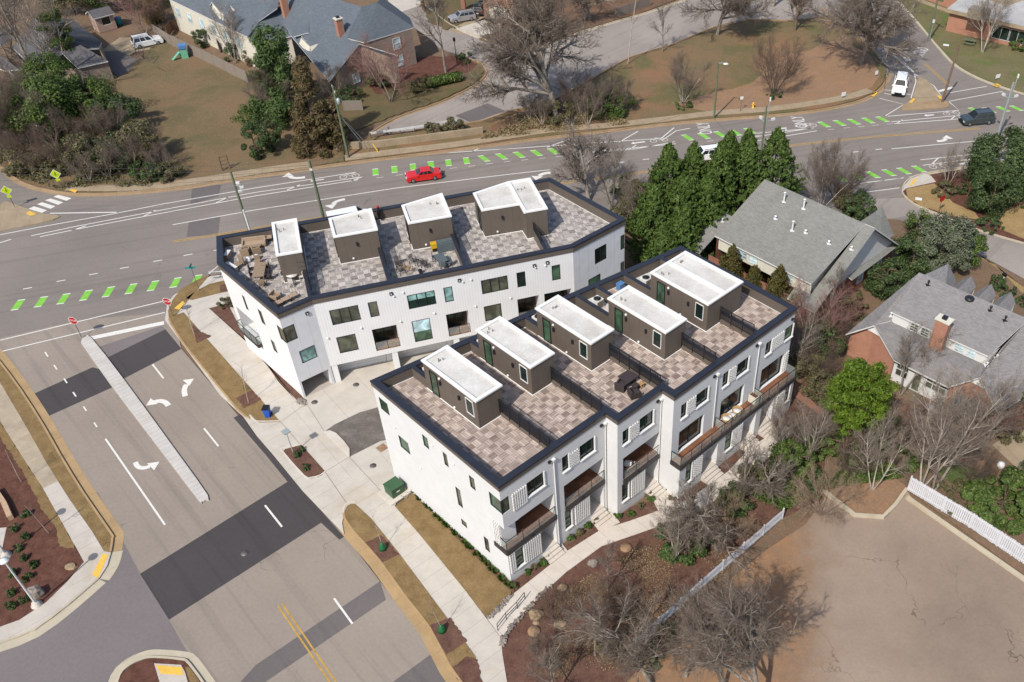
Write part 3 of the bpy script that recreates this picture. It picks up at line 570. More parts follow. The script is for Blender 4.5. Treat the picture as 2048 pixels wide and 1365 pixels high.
# ================================================================ THE TWO NEW TOWNHOUSE BLOCKS
M['white_brick'] = brick_mat('white_painted_brick', col(240, 239, 237, .69), col(235, 234, 232, .69), col(226, 225, 224, .69), bump=.12, tone=.93)
M['white_wall'] = plain('white_wall', col(240, 239, 238, .70), .6, var=.025, scale=.7)
M['siding'] = batten_mat('white_batten_siding', col(238, 237, 236, .74), .26)
M['siding_flat'] = panel_mat('white_panel_siding', col(232, 232, 233, .74), 1.2)
M['bronze'] = panel_mat('bronze_panel', col(112, 101, 91), 1.15)
M['bronze_flat'] = plain('bronze_metal', col(108, 98, 89), .5, var=.05)
M['cap'] = plain('dark_metal_cap', col(46, 48, 58), .42, var=.12, scale=1.5, spec=.5)
M['membrane'] = ground_mat('white_membrane', col(244, 241, 235, .67), col(238, 234, 227, .67), col(214, 198, 172, .7), s1=.5, fine=3, bump=.0, rough=.6, s3=.35, c3lim=(.62, .85))
M['trim'] = plain('white_trim', col(240, 238, 234, .74), .55, var=.03)
M['deck_brown'] = deck_mat('deck_brown', col(136, 118, 107), col(234, 214, 199), .62, .2)
M['deck_grey'] = deck_mat('deck_grey', col(124, 116, 112), col(234, 224, 214), .62, .105)
M['wood'] = deck_mat('balcony_wood', col(120, 78, 56), col(168, 116, 84), 1.2, .13)
M['black_metal'] = plain('black_metal', col(38, 39, 44), .45, var=.1)
M['dark_edge'] = plain('dark_edge', col(66, 61, 60), .5, var=.08)
M['pane'] = glass_mat('dark_glass', (.012, .022, .018, 1)); M['pane_green'] = glass_mat('green_glass', (.045, .085, .05, 1), .08)
M['pane_olive'] = glass_mat('olive_glass', (.075, .078, .055, 1), .1); M['pane_teal'] = glass_mat('teal_blind_glass', (.20, .34, .32, 1), .12); M['pane_sky'] = glass_mat('blue_blind_glass', (.36, .50, .53, 1), .12)
M['clear'] = clear_mat('railing_glass', (.90, .93, .91, 1), .10); M['soffit'] = plain('soffit_grey', col(150, 150, 152), .8, var=.04)
M['garage'] = plain('garage_door_white', col(226, 226, 226, .78), .6, var=.03); M['dark_floor'] = plain('carport_floor', col(190, 180, 168), .8, var=.06)
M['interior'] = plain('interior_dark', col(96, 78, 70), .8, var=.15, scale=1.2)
def P2(p): return Vector((p[0], p[1], 0))
def wall(mb, p, q, z0, z1, holes=(), m=0, rev=1):
    """wall from p to q (outside on the right of travel) with recessed openings (s0, s1, z0, z1, depth)"""
    p, q = P2(p), P2(q); d = (q-p); L = d.length; d.normalize(); n = V(d.y, -d.x, 0)
    holes = [(max(0, h[0]), min(L, h[1]), max(z0, h[2]), min(z1, h[3]))+tuple(h[4:]) for h in holes]
    S = sorted(set([0, L]+[h[0] for h in holes]+[h[1] for h in holes])); Z = sorted(set([z0, z1]+[h[2] for h in holes]+[h[3] for h in holes]))
    at = lambda s, z, o=0: p+d*s-n*o+V(0, 0, z)
    for i in range(len(S)-1):
        for j in range(len(Z)-1):
            sm, zm = (S[i]+S[i+1])/2, (Z[j]+Z[j+1])/2
            if any(h[0] < sm < h[1] and h[2] < zm < h[3] for h in holes): continue
            mb.quad(at(S[i], Z[j]), at(S[i+1], Z[j]), at(S[i+1], Z[j+1]), at(S[i], Z[j+1]), m=m)
    for h in holes:
        a, b, c, e, D = h[:5]
        if D <= 0: continue
        k = h[5] if len(h) > 5 else ''
        mb.quad(at(a, c), at(b, c), at(b, c, D), at(a, c, D), m=rev)
        mb.quad(at(a, e), at(a, e, D), at(b, e, D), at(b, e), m=rev)
        if a > 0 or 'L' not in k:
            if 'L' not in k: mb.quad(at(a, c), at(a, c, D), at(a, e, D), at(a, e), m=rev)
        if 'R' not in k: mb.quad(at(b, c), at(b, e), at(b, e, D), at(b, c, D), m=rev)
def wpt(p, q, s, z, o=0.0):
    """point on wall p-q: s along, z up, o outward"""
    p, q = P2(p), P2(q); d = (q-p).normalized(); n = V(d.y, -d.x, 0); return p+d*s+n*o+V(0, 0, z)
def yaw(p, q): return math.atan2(q[1]-p[1], q[0]-p[0])
def window(parent, p, q, s0, s1, z0, z1, depth=.12, cols=1, rows=1, glass='pane', frame='black_metal', sill=None, fw=.06, blind=None, label=None):
    """window part: frame with mullions, pane as sub-part, optional projecting sill"""
    y = yaw(p, q); f = MB(); c = lambda s, z, o=0: wpt(p, q, s, z, o)
    o = -depth; w, h = s1-s0, z1-z0
    for s in [s0+fw/2+(w-fw)*i/cols for i in range(cols+1)]: f.box(c(s, (z0+z1)/2, o+.03), (fw, .08, h), y)
    for z in [z0+fw/2+(h-fw)*i/rows for i in range(rows+1)]: f.box(c((s0+s1)/2, z, o+.028), (w-2*fw*.0-.004, .076, fw), y)
    fo = f.build('window', M[frame], parent)
    g = MB(); g.quad(c(s0+.01, z0+.01, o+.012), c(s1-.01, z0+.01, o+.012), c(s1-.01, z1-.01, o+.012), c(s0+.01, z1-.01, o+.012)); g.build('pane', M[glass], fo)
    if blind:
        b = MB(); zz = z1-.05-(h-.1)*blind[0]
        for i in range(cols):
            a = s0+fw+(w-fw)*i/cols; e = a+(w-fw)/cols-fw; b.quad(c(a, zz, o+.018), c(e, zz, o+.018), c(e, z1-fw, o+.018), c(a, z1-fw, o+.018))
        b.build('blind', M[blind[1]], fo)
    if sill:
        k = MB(); k.box(c((s0+s1)/2+.04, z0-.06, .05), (w+.16, .16, .09), y); k.box(c(s1+.055, (z0+z1)/2, .03), (.09, .1, h+.0), y); k.build('sill', M[sill], fo)
    return fo
def lattice(parent, p, q, s0, s1, z0, z1, style='rib', name='brick_screen', label=None):
    """decorative screen of projecting bricks"""
    y = yaw(p, q); m = MB(); m.quad(wpt(p, q, s0, z0, .012), wpt(p, q, s1, z0, .012), wpt(p, q, s1, z1, .012), wpt(p, q, s0, z1, .012), m=1)
    if style == 'rib':
        n = max(2, int((s1-s0)/.19))
        for i in range(n):
            s = s0+(i+.5)*(s1-s0)/n; k = int((z1-z0)/.15)
            for j in range(k): m.box(wpt(p, q, s+(.011 if j % 2 else -.011), z0+(j+.5)*(z1-z0)/k, .06), (.105, .10, (z1-z0)/k*.98), y)
    else:
        k = int((z1-z0)/(.13 if style == 'brick' else .17))
        for j in range(k):
            n = max(2, int((s1-s0)/(.24 if style == 'brick' else .34)))
            for i in range(n): m.box(wpt(p, q, s0+(i+.25+.5*(j % 2))*(s1-s0)/n, z0+(j+.5)*(z1-z0)/k, .055), (.115, .09 if style == 'brick' else .05, (z1-z0)/k*.8), y)
    o = m.build(name, [M['trim'] if style != 'brick2' else M['white_wall'], M['screen_back'] if style != 'brick2' else M['white_wall']], parent); return o
M['screen_back'] = plain('screen_back', col(196, 186, 180, .7), .8, var=.06)
def inset(poly, d):
    n = len(poly); out = []
    for i in range(n):
        a, b, c = P2(poly[i-1]), P2(poly[i]), P2(poly[(i+1) % n]); t1, t2 = (b-a).normalized(), (c-b).normalized()
        n1, n2 = V(-t1.y, t1.x, 0), V(-t2.y, t2.x, 0); k = (n1+n2); out.append(b+k*(d/(1+n1.dot(n2))))
    return out
def parapet(parent, poly, zb, zf, zt, deck, w=.42):
    """fascia band, dark cap and inner face round a roof; poly counter-clockwise"""
    n = len(poly); o = [P2(p) for p in poly]; oo = inset(poly, -.07); ii = inset(poly, w); f = MB()
    up = lambda p, z: V(p.x, p.y, z)
    for i in range(n):
        j = (i+1) % n
        f.quad(up(oo[i], zf), up(oo[j], zf), up(oo[j], zt-.05), up(oo[i], zt-.05)); f.quad(up(o[i], zf), up(o[j], zf), up(oo[j], zf), up(oo[i], zf))
        f.quad(up(ii[j], deck), up(ii[i], deck), up(ii[i], zt-.05), up(ii[j], zt-.05))
    fo = f.build('parapet', M['bronze_flat'], parent)
    c = MB(); o2 = inset(poly, -.10); i2 = inset(poly, w+.03)
    for i in range(n):
        j = (i+1) % n
        c.quad(up(o2[i], zt), up(o2[j], zt), up(i2[j], zt), up(i2[i], zt)); c.quad(up(o2[i], zt-.14), up(o2[j], zt-.14), up(o2[j], zt), up(o2[i], zt)); c.quad(up(i2[j], zt-.10), up(i2[i], zt-.10), up(i2[i], zt), up(i2[j], zt))
    c.build('coping', M['cap'], fo); return fo
def kneewall(parent, a, b, zb, zt, w=.3, name='divider_wall'):
    a, b = P2(a), P2(b); m = MB(); m.box((a+b)/2+V(0, 0, (zb+zt-.04)/2), ((b-a).length, w, zt-.04-zb), yaw(a, b)); o = m.build(name, M['bronze_flat'], parent)
    c = MB(); c.box((a+b)/2+V(0, 0, zt-.015), ((b-a).length, w+.06, .05), yaw(a, b)); c.build('coping', M['cap'], o); return o
def screen(parent, a, b, z0, z1, pick=.11):
    """black metal picket screen with posts"""
    a, b = P2(a), P2(b); L = (b-a).length; y = yaw(a, b); m = MB(); at = lambda s, z: a+(b-a)*(s/L)+V(0, 0, z)
    for z in (z0+.22, z1-.03): m.box(at(L/2, z), (L, .04, .05), y)
    k = int(L/pick)
    for i in range(k): m.box(at((i+.5)*L/k, (z0+.22+z1)/2), (.045, .02, z1-z0-.22), y)
    n = max(1, round(L/1.25))
    for i in range(n+1): m.box(at(min(L-.03, max(.03, L*i/n)), (z0+z1)/2), (.06, .07, z1-z0), y)
    return m.build('screen_fence', M['black_metal'], parent)
def penthouse(parent, poly, D, T, name='penthouse'):
    """stair penthouse: bronze panel walls, white rimmed roof with a recessed membrane"""
    n = len(poly); P = [P2(p) for p in poly]; w = MB(); up = lambda p, z: V(p.x, p.y, z)
    for i in range(n): w.quad(up(P[i], D-.05), up(P[(i+1) % n], D-.05), up(P[(i+1) % n], T-.12), up(P[i], T-.12))
    o = w.build(name, M['bronze'], parent)
    r = MB(); e = inset(poly, -.08); q = inset(poly, .2)
    for i in range(n):
        j = (i+1) % n
        r.quad(up(e[i], T-.14), up(e[j], T-.14), up(e[j], T), up(e[i], T)); r.quad(up(e[i], T), up(e[j], T), up(q[j], T), up(q[i], T)); r.quad(up(q[j], T-.2), up(q[i], T-.2), up(q[i], T), up(q[j], T))
        r.quad(up(P[i], T-.14), up(P[j], T-.14), up(e[j], T-.14), up(e[i], T-.14))
    r.build('roof_rim', M['trim'], o)
    r = MB(); r.add([up(p, T-.17) for p in q], [list(range(n))]); r.build('roof_membrane', M['membrane'], o)
    b = MB(); e1 = inset(poly, -.05)
    for i in range(n):
        j = (i+1) % n; b.quad(up(P[i], D+.04), up(P[j], D+.04), up(e1[j], D+.012), up(e1[i], D+.012))
    b.build('base_flashing', M['trim'], o)
    return o
def roof_vents(parent, c, T, seed, n=4):
    r = random.Random(seed); v = MB()
    for i in range(min(n, 3)):
        x, y = c.x+r.uniform(-.45, .45), c.y+r.uniform(-.3, .3); v = MB(); v.tube(V(x, y, T-.17), V(x, y, T+.02+r.random()*.08), .035, .035, 8); v.box(V(x+.03, y, T+.05), (.10, .05, .04), r.random()*3); v.build('roof_vent', M['vent'], parent)
M['vent'] = plain('vent_grey', col(150, 138, 120), .6, var=.2); M['lamp_white'] = plain('lamp_white', col(235, 235, 232, .7), .5)
def wall_bits(parent, p, q, items):
    """small fittings: ('lamp', s, z), ('vent', s, z), ('cam', s, z)"""
    y = yaw(p, q)
    for k, s, z in items:
        m = MB()
        if k == 'lamp': m.box(wpt(p, q, s, z, .06), (.2, .14, .2), y); m.box(wpt(p, q, s, z+.115, .1), (.24, .22, .03), y); m.build('wall_lamp', M['black_metal'], parent)
        elif k == 'vent': m.lathe((0, 0, 0), [(.001, 0), (.11, 0), (.11, .08), (.06, .14), (.001, .14)], 10); R = Matrix.Rotation(y, 3, 'Z') @ Matrix.Rotation(math.pi/2, 3, 'X'); m.v = [wpt(p, q, s, z, .0)+R @ v for v in m.v]; m.build('wall_vent', M['lamp_white'], parent)
        else: m.box(wpt(p, q, s, z, .06), (.3, .12, .3), y); m.box(wpt(p, q, s, z, .13), (.12, .05, .12), y, m=1); m.build('wall_vent', [M['black_metal'], M['lamp_white']], parent)
# ---------------------------------------------------------------- front block (six units, stepped white brick front)
FY = math.radians(45.36); FO = V(-8.32, 43.09, 0); fa = V(math.cos(FY), math.sin(FY), 0); fb = V(-math.sin(FY), math.cos(FY), 0)
def LF(x, y, z=0.0): return FO+fa*x+fb*y+V(0, 0, z)
F = thing('front_townhouses', 'stepped white brick townhouse block with brown roof decks and five penthouses, nearest the camera', 'townhouses', tuple(FO), FY)
DK, PT, FZ = 10.4, 11.45, 10.92
fpoly = [(0, 0), (10.62, 0), (10.62, -1.24), (15.62, -1.24), (15.62, -2.5), (31.3, -2.5), (31.35, 10.9), (.1, 15.65)]
FW = [LF(*p) for p in fpoly]; BOT = -.05
A0, A1, B0, B1, C0, C1, R1, L1 = FW
sh = MB(); GB = BOT
hA = [(0, .75, 8.3, 9.82, .1, 'L'), (2.46, 4.08, 8.3, 9.76, .12), (0, 4.92, 4.15, 6.66, 1.7, 'L'), (.7, 1.5, 1.25, 3.3, .12), (3.33, 4.93, .72, 3.52, 1.6),
      (5.95, 6.6, 8.22, 9.8, .12), (7.78, 9.32, 8.15, 9.68, .12), (5.98, 10.28, 4.12, 6.6, 1.7), (5.92, 6.6, 1.4, 3.66, .12), (8.72, 10.25, .72, 3.52, 1.6)]
wall(sh, A0, A1, BOT, FZ, hA)
wall(sh, A1, B0, BOT, FZ)
hB = [(.57, 1.26, 8.23, 9.72, .12), (2.48, 4.03, 8.22, 9.74, .12), (.64, 4.92, 4.15, 6.66, 1.7), (.53, 1.27, 1.48, 3.6, .12), (3.36, 4.86, .72, 3.4, 1.6)]
wall(sh, B0, B1, BOT, FZ, hB); wall(sh, B1, C0, BOT, FZ)
hC = [(.95, 1.62, 8.2, 9.72, .12), (2.78, 4.26, 8.19, 9.66, .12), (.9, 4.02, 4.25, 6.76, .35), (6.12, 6.85, 8.28, 9.8, .12), (7.97, 9.5, 8.22, 9.7, .12), (6.2, 9.36, 4.25, 6.68, .35), (11.85, 12.65, 8.28, 9.7, .12), (14.55, 15.68, 8.35, 9.74, .1, 'R'), (11.72, 15.07, 4.25, 6.74, .35)]
wall(sh, C0, C1, BOT, FZ, hC)
wall(sh, C1, R1, BOT, FZ); wall(sh, R1, L1, BOT, FZ)
hL = [(.55, 1.75, 8.75, 10.1, .1), (2.4, 3.75, 5.72, 7.12, .1), (6.28, 6.98, 8.7, 9.98, .1), (8.87, 9.38, 8.52, 9.95, .1), (12.0, 12.62, 8.45, 9.8, .1), (14.3, 15.66, 8.3, 9.82, .1, 'R'), (9.8, 10.4, 4.6, 6.78, .1), (9.8, 10.5, 2.22, 2.95, .1), (12.7, 13.28, 1.62, 3.3, .1), (15.15, 15.66, 4.15, 6.66, 1.4, 'R')]
wall(sh, L1, A0, BOT, FZ, hL)
sh.build('wall', [M['white_brick'], M['white_wall']], F)
LL = (A0-L1).length
# projecting ground floor of the right half, with the long balcony on top of it
G0, G1 = LF(15.62, -3.55), LF(31.3, -3.55); g = MB()
hG = [(.82, 1.55, 1.35, 3.6, .12), (3.0, 4.95, .72, 3.3, 1.2), (5.98, 6.86, 1.42, 3.5, .12), (8.38, 10.2, .72, 3.3, 1.2), (10.95, 12.75, .8, 3.4, 1.2), (14.5, 15.15, 1.6, 3.5, .12)]
wall(g, LF(15.62, -2.5), G0, BOT, 3.7); wall(g, G0, G1, BOT, 3.7, hG); wall(g, G1, LF(31.3, -2.5), BOT, 3.7); g.build('ground_floor', [M['white_brick'], M['white_wall']], F)
def pbox(name, mat, x0, x1, y0, y1, z0, z1, parent=F):
    m = MB(); m.box(LF((x0+x1)/2, (y0+y1)/2, (z0+z1)/2), (x1-x0, y1-y0, z1-z0), FY); return m.build(name, M[mat] if isinstance(mat, str) else mat, parent)
bal = pbox('balcony', 'dark_edge', 15.54, 31.38, -3.66, -2.51, 3.72, 4.14); pbox('balcony_floor', 'wood', 15.7, 31.2, -3.5, -2.515, 4.141, 4.2, bal)
def railing(parent, pts, z0, h=1.05, post=1.35):
    r = MB(); gl = MB()
    for a, b in zip(pts[:-1], pts[1:]):
        a, b = P2(a), P2(b); L = (b-a).length; y = yaw(a, b); r.box((a+b)/2+V(0, 0, z0+h), (L, .05, .04), y)
        k = max(1, round(L/post))
        for i in range(k+1): r.box(a+(b-a)*(i/k)+V(0, 0, z0+h/2), (.035, .035, h), y)
        gl.box((a+b)/2+V(0, 0, z0+h/2+.02), (L-.06, .014, h-.12), y)
    o = r.build('railing', M['black_metal'], parent); gl.build('railing_glass', M['clear'], o); return o
railing(bal, [LF(15.66, -2.52), LF(15.66, -3.58), LF(31.26, -3.58), LF(31.26, -2.52)], 4.15)
for x in (15.62+5.6, 15.62+10.85): railing(bal, [LF(x, -2.55), LF(x, -3.56)], 4.2)
A_, B_, C_, G_, L_ = (A0, A1), (B0, B1), (C0, C1), (G0, G1), (L1, A0)
def w3(pq, *a, **k): return window(F, pq[0], pq[1], *a, **k)
w3(A_, 0.02, .75, 8.3, 9.82, .1, glass='pane_olive', sill=None); w3(L_, 14.3, LL-.02, 8.3, 9.82, .1, glass='pane_green', cols=1)
w3(A_, 2.46, 4.08, 8.3, 9.76, cols=2, sill='trim'); w3(A_, .7, 1.5, 1.25, 3.3, rows=2, glass='pane_green', sill='trim')
w3(A_, 5.95, 6.6, 8.22, 9.8, sill='trim'); w3(A_, 7.78, 9.32, 8.15, 9.68, cols=2, sill='trim'); w3(A_, 5.92, 6.6, 1.4, 3.66, rows=2, glass='pane_green', sill='trim')
w3(B_, .57, 1.26, 8.23, 9.72, sill='trim'); w3(B_, 2.48, 4.03, 8.22, 9.74, cols=2, glass='pane', sill='trim'); w3(B_, .53, 1.27, 1.48, 3.6, rows=2, sill='trim')
w3(C_, .95, 1.62, 8.2, 9.72, sill='trim'); w3(C_, 2.78, 4.26, 8.19, 9.66, cols=2, sill='trim'); w3(C_, 6.12, 6.85, 8.28, 9.8, sill='trim'); w3(C_, 7.97, 9.5, 8.22, 9.7, cols=2, sill='trim'); w3(C_, 11.85, 12.65, 8.28, 9.7, sill='trim'); w3(C_, 14.55, 15.66, 8.35, 9.74, .1, glass='pane_green', sill='trim')
for a, b, z in ((.9, 4.02, 6.76), (6.2, 9.36, 6.68), (11.72, 15.07, 6.74)): w3(C_, a, b, 4.25, z, .3, cols=2, glass='pane', fw=.08)
for a, b, c, e in ((.82, 1.55, 1.35, 3.6), (5.98, 6.86, 1.42, 3.5), (14.5, 15.15, 1.6, 3.5)): w3(G_, a, b, c, e, rows=2, glass='pane_green', sill='trim')
for i, (a, b, c, e, d) in enumerate(hL[:5]+hL[6:9]): w3(L_, a, b, c, e, .08, glass='pane_green' if i < 3 else 'pane_olive', fw=.05)
# balcony recesses: wood floor, glazed back wall, glass railing, slab edge
for pq, s0, s1, z in ((A_, 0, 4.92, 4.15), (A_, 5.98, 10.28, 4.12), (B_, .64, 4.92, 4.15)):
    p, q = pq; m = MB(); m.quad(wpt(p, q, s0+.02, z+.02, 0), wpt(p, q, s1-.02, z+.02, 0), wpt(p, q, s1-.02, z+.02, -1.69), wpt(p, q, s0+.02, z+.02, -1.69)); b = m.build('balcony_floor', M['wood'], F)
    m = MB(); m.quad(wpt(p, q, s0, z, -1.68), wpt(p, q, s1, z, -1.68), wpt(p, q, s1, 6.66, -1.68), wpt(p, q, s0, 6.66, -1.68)); m.build('recess_wall', M['white_wall'], F)
    window(F, p, q, s0+.5, s1-.5, z+.05, 6.4, 1.66, cols=3, glass='pane', fw=.08)
    railing(b, [wpt(p, q, s0+(.06 if s0 else -.06), 0, .06), wpt(p, q, s1-.03, 0, .06)] if s0 else [wpt(L_[0], L_[1], 14.4, 0, .06), wpt(p, q, -.06, 0, .06), wpt(p, q, s1-.03, 0, .06)], z+.0, 1.05, 1.6)
    m = MB(); m.box(wpt(p, q, (s0+s1)/2, z-.28, .06), (s1-s0+(.2 if not s0 else 0), .14, .52), FY); m.build('slab_edge', M['dark_edge'], b)
m = MB(); m.box(wpt(*L_, 14.95, 3.87, .06), (1.45, .14, .52), yaw(*L_)); m.build('slab_edge', M['dark_edge'], F)
# door recesses with steps
for pq, s0, s1, z, d in ((A_, 3.33, 4.93, .72, 1.6), (A_, 8.72, 10.25, .72, 1.6), (B_, 3.36, 4.86, .72, 1.6), (G_, 3.0, 4.95, .72, 1.2), (G_, 8.38, 10.2, .72, 1.2), (G_, 10.95, 12.75, .8, 1.2)):
    p, q = pq; m = MB(); m.quad(wpt(p, q, s0, z, -d+.02), wpt(p, q, s1, z, -d+.02), wpt(p, q, s1, 3.5, -d+.02), wpt(p, q, s0, 3.5, -d+.02)); m.build('porch_wall', M['white_wall'], F)
    m = MB(); y = yaw(p, q); m.box(wpt(p, q, s0+.62, z+1.06, -d+.06), (.92, .06, 2.1), y); dr = m.build('front_door', M['door'] if 'door' in M else plain('charcoal_door', col(70, 68, 68), .5), F); M['door'] = dr.data.materials[0]
    m = MB(); m.tube(wpt(p, q, s0+.95, z+1.0, -d+.1), wpt(p, q, s0+.95, z+1.15, -d+.1), .02); m.build('door_handle', M['vent'], dr)
    m = MB()
    m.quad(wpt(p, q, s0, z+.006, 0), wpt(p, q, s1, z+.006, 0), wpt(p, q, s1, z+.006, -d+.02), wpt(p, q, s0, z+.006, -d+.02))
    for i, (o0, h) in enumerate(((.32, .57), (.64, .40), (.96, .24))): m.box(wpt(p, q, (s0+s1)/2, (h-.2)/2, o0-.155), (s1-s0-.02, .325, h+.2), y)
    m.build('front_steps', M['concrete_front'], F)
for pq, a, b, c, e, st in ((A_, .95, 2.38, 7.9, 9.74, 'rib'), (A_, 1.62, 3.3, 1.05, 3.36, 'rib'), (A_, .06, .66, 1.15, 3.5, 'rib'), (A_, 6.72, 7.68, 8.15, 9.7, 'brick'), (A_, 6.92, 8.62, 1.12, 3.5, 'rib'), (B_, 1.36, 2.38, 8.2, 9.75, 'brick'), (B_, 1.55, 3.2, 1.2, 3.55, 'rib'), (C_, 1.72, 2.68, 8.19, 9.75, 'brick'), (C_, 6.95, 7.85, 8.25, 9.8, 'brick'), (C_, 12.8, 14.4, 8.3, 9.75, 'brick'), (C_, 15.12, 15.62, 4.3, 6.7, 'brick'), (G_, 1.72, 2.9, 1.3, 3.55, 'brick'), (G_, 6.98, 8.25, 1.3, 3.5, 'brick'), (G_, 13.1, 14.35, 1.4, 3.4, 'brick'),
    (L_, 14.28, 15.12, 4.2, 6.7, 'rib'), (L_, 13.5, LL-.05, .5, 3.5, 'brick2'), (L_, 11.0, 14.2, 5.0, 7.0, 'brick2'), (L_, 9.5, 11.9, 8.4, 9.9, 'brick2')):
    if st == 'brick2': continue
    lattice(F, pq[0], pq[1], a, b, c, e, st)
for pq, s in ((A_, 5.08), (A_, 10.45), (B_, 4.85), (C_, 5.25), (C_, 10.75)):
    m = MB(); m.tube(wpt(*pq, s, .2 if pq is not C_ else 4.3, .08), wpt(*pq, s, 10.3, .08), .05, n=8); m.box(wpt(*pq, s, 10.35, .1), (.26, .2, .2), FY); m.build('downpipe', M['trim'], F)
    wall_bits(F, *pq, [('lamp', s-.4, 10.35)])
wall_bits(F, *C_, [('lamp', 15.3, 10.4)]); wall_bits(F, *A_, [('lamp', 2.5, 3.78), ('lamp', 7.9, 3.78)]); wall_bits(F, *B_, [('lamp', 2.4, 3.78)]); wall_bits(F, *L_, [('vent', 2.2, 7.8), ('vent', 5.0, 5.2), ('vent', 7.6, 9.7), ('vent', 10.2, 9.6)])
rf = MB(); rf.add([V(p.x, p.y, DK) for p in inset(FW, .30)], [list(range(8))]); rf.build('roof_deck', M['deck_brown'], F)
bm = MB(); ii = inset(FW, .42); n = len(ii)
for i in range(n): ribbon(bm, [ii[i], ii[(i+1) % n]], .07, DK+.02, DK+.02, side=.035)
bm.build('base_flashing', M['trim'], F)
parapet(F, FW, BOT, FZ, PT, DK-.02)
PH_T = 13.35
ylim = lambda x: 15.65-.152*x
for i, (x0, x1, y0, y1) in enumerate(((3.28, 5.72, 6.25, 12.85), (8.62, 11.05, 6.22, 12.75), (13.92, 16.38, 4.98, 11.5), (19.1, 21.55, 1.68, 8.2), (24.35, 28.85, 1.68, 8.2))):
    o = penthouse(F, [LF(x0, y0), LF(x1, y0), LF(x1, y1), LF(x0, y1)], DK, PH_T)
    p, q = LF(x0, y1), LF(x0, y0); L = y1-y0
    window(o, p, q, .78, 1.72, DK+.06, DK+2.42, -.0, glass='pane_green', fw=.07); window(o, p, q, L-1.32, L-.42, DK+.95, DK+2.5, -.0, glass='pane', fw=.04, frame='trim')
    for s in (2.15, L-2.1):
        m = MB(); m.tube(wpt(p, q, s, DK+1.75, .1), wpt(p, q, s, DK+2.1, .1), .1, n=10); m.build('wall_lamp', M['black_metal'], o)
    wall_bits(o, p, q, [('vent', 2.1, DK+2.35), ('vent', 3.6, DK+.3)])
    roof_vents(o, LF(x0+.9, y1-.9), PH_T, i, 4)
    if i == 4:
        rr = MB(); rr.box(LF(26.6, 4.94, PH_T-.08), (.3, 6.3, .2), FY); rr.build('roof_rib', M['trim'], o)
        roof_vents(o, LF(x0+3.0, y1-.8), PH_T, 11, 5)
    for xx in (x0+.15, (x1-.15)):
        kneewall(F, LF(xx, y1), LF(xx, ylim(xx)-.40), DK, PT, .3)
    if i < 4 or True:
        xk = (x1-.22) if i < 4 else 26.3
        ye = -.40+.8 if x1 < 10 else 0
        yf = {0: .42, 1: .42, 2: -.82, 3: -2.08, 4: -2.08}[i]
        kneewall(F, LF(xk, yf), LF(xk, y0), DK, PT, .3); screen(F, LF(xk-.2, yf+.1), LF(xk-.2, y0-.02), DK+.35, PT+.75)
    m = MB(); yb = (y1+ylim(x0))/2-.3; m.add([LF(x0+.32, y1+.02, DK+.03), LF(x1-.32, y1+.02, DK+.03), LF(x1-.32, ylim(x1)-.45, DK+.03), LF(x0+.32, ylim(x0)-.45, DK+.03)], [[0, 1, 2, 3]]); m.build('condenser_pad', M['membrane'], F)
# ---------------------------------------------------------------- rear block (batten siding, along the main road)
NT_, ND, NF = 10.3, 9.2, 9.66
npx = [(434.5, 473.2), (435.8, 526), (554.6, 626.2), (622.9, 597), (1145.6, 492.8), (1249.2, 438.5), (1099.5, 356.4)]
NW = [G(u, v, NT_) for u, v in npx]; NW = [V(p.x, p.y, 0) for p in NW]; n0, n1, n2, n3, n4, n5, n6 = NW
N = thing('rear_townhouses', 'angled white townhouse block with vertical siding and grey roof decks beside the main road', 'townhouses', tuple(n2))
s = MB(); OV = 2.25
wall(s, n0, n1, BOT, NF); 
h12 = [(3.4, 3.9, 6.75, 8.4, .1), (6.3, 7.0, 6.7, 8.35, .1), (.75, 4.35, 3.0, 5.6, 1.3), (7.0, 7.75, 3.75, 5.15, .1), (9.7, 10.9, 6.75, 8.4, .1, 'R')]
wall(s, n1, n2, BOT, NF, h12)
L23 = (n3-n2).length; L34 = (n4-n3).length
wall(s, n2, n3, BOT, NF, [(0, 1.1, 6.85, 8.52, .1, 'L'), (.8, 2.35, 3.95, 5.42, .1), (.18, L23-.3, BOT, 2.05, 4.2)], m=2)
h34 = [(1.17, 3.78, 6.89, 8.6, .1), (4.66, 5.5, 6.89, 8.6, .1), (1.16, 2.92, 3.5, 5.45, .1), (4.48, 6.8, 2.85, 5.47, 1.5), (8.23, 9.97, 2.9, 5.46, .1), (8.25, 10.86, 6.9, 8.5, .1), (11.7, 12.53, 6.83, 8.54, .1), (15.3, 17.9, 6.88, 8.5, .1), (18.8, 19.66, 6.82, 8.55, .1), (22.31, 23.17, 6.78, 8.53, .1), (11.55, 13.73, 2.7, 5.4, 1.5), (15.28, 17.0, 3.6, 5.41, .1), (18.65, 20.85, 2.7, 5.42, 1.5), (21.4, 24.2, 2.7, 5.4, 1.5)]
wall(s, n3, n4, OV, NF, h34, m=1, rev=0)
h45 = [(2.83, 4.43, 6.78, 8.58, .1), (1.88, 3.57, 3.12, 5.4, .1), (6.4, 6.94, 6.83, 8.55, .1), (6.4, 6.94, 2.6, 5.3, .1)]
wall(s, n4, n5, BOT, NF, h45, m=2); wall(s, n5, n6, BOT, NF); wall(s, n6, n0, BOT, NF)
s.build('wall', [M['white_wall'], M['siding'], M['siding_flat']], N)
d34 = (n4-n3).normalized(); m34 = V(d34.y, -d34.x, 0); yN = yaw(n3, n4); rec = 1.55
s = MB(); s.quad(n3+V(0, 0, OV), n3-m34*rec+V(0, 0, OV), n4-m34*rec+V(0, 0, OV), n4+V(0, 0, OV)); s.build('soffit', M['soffit'], N)
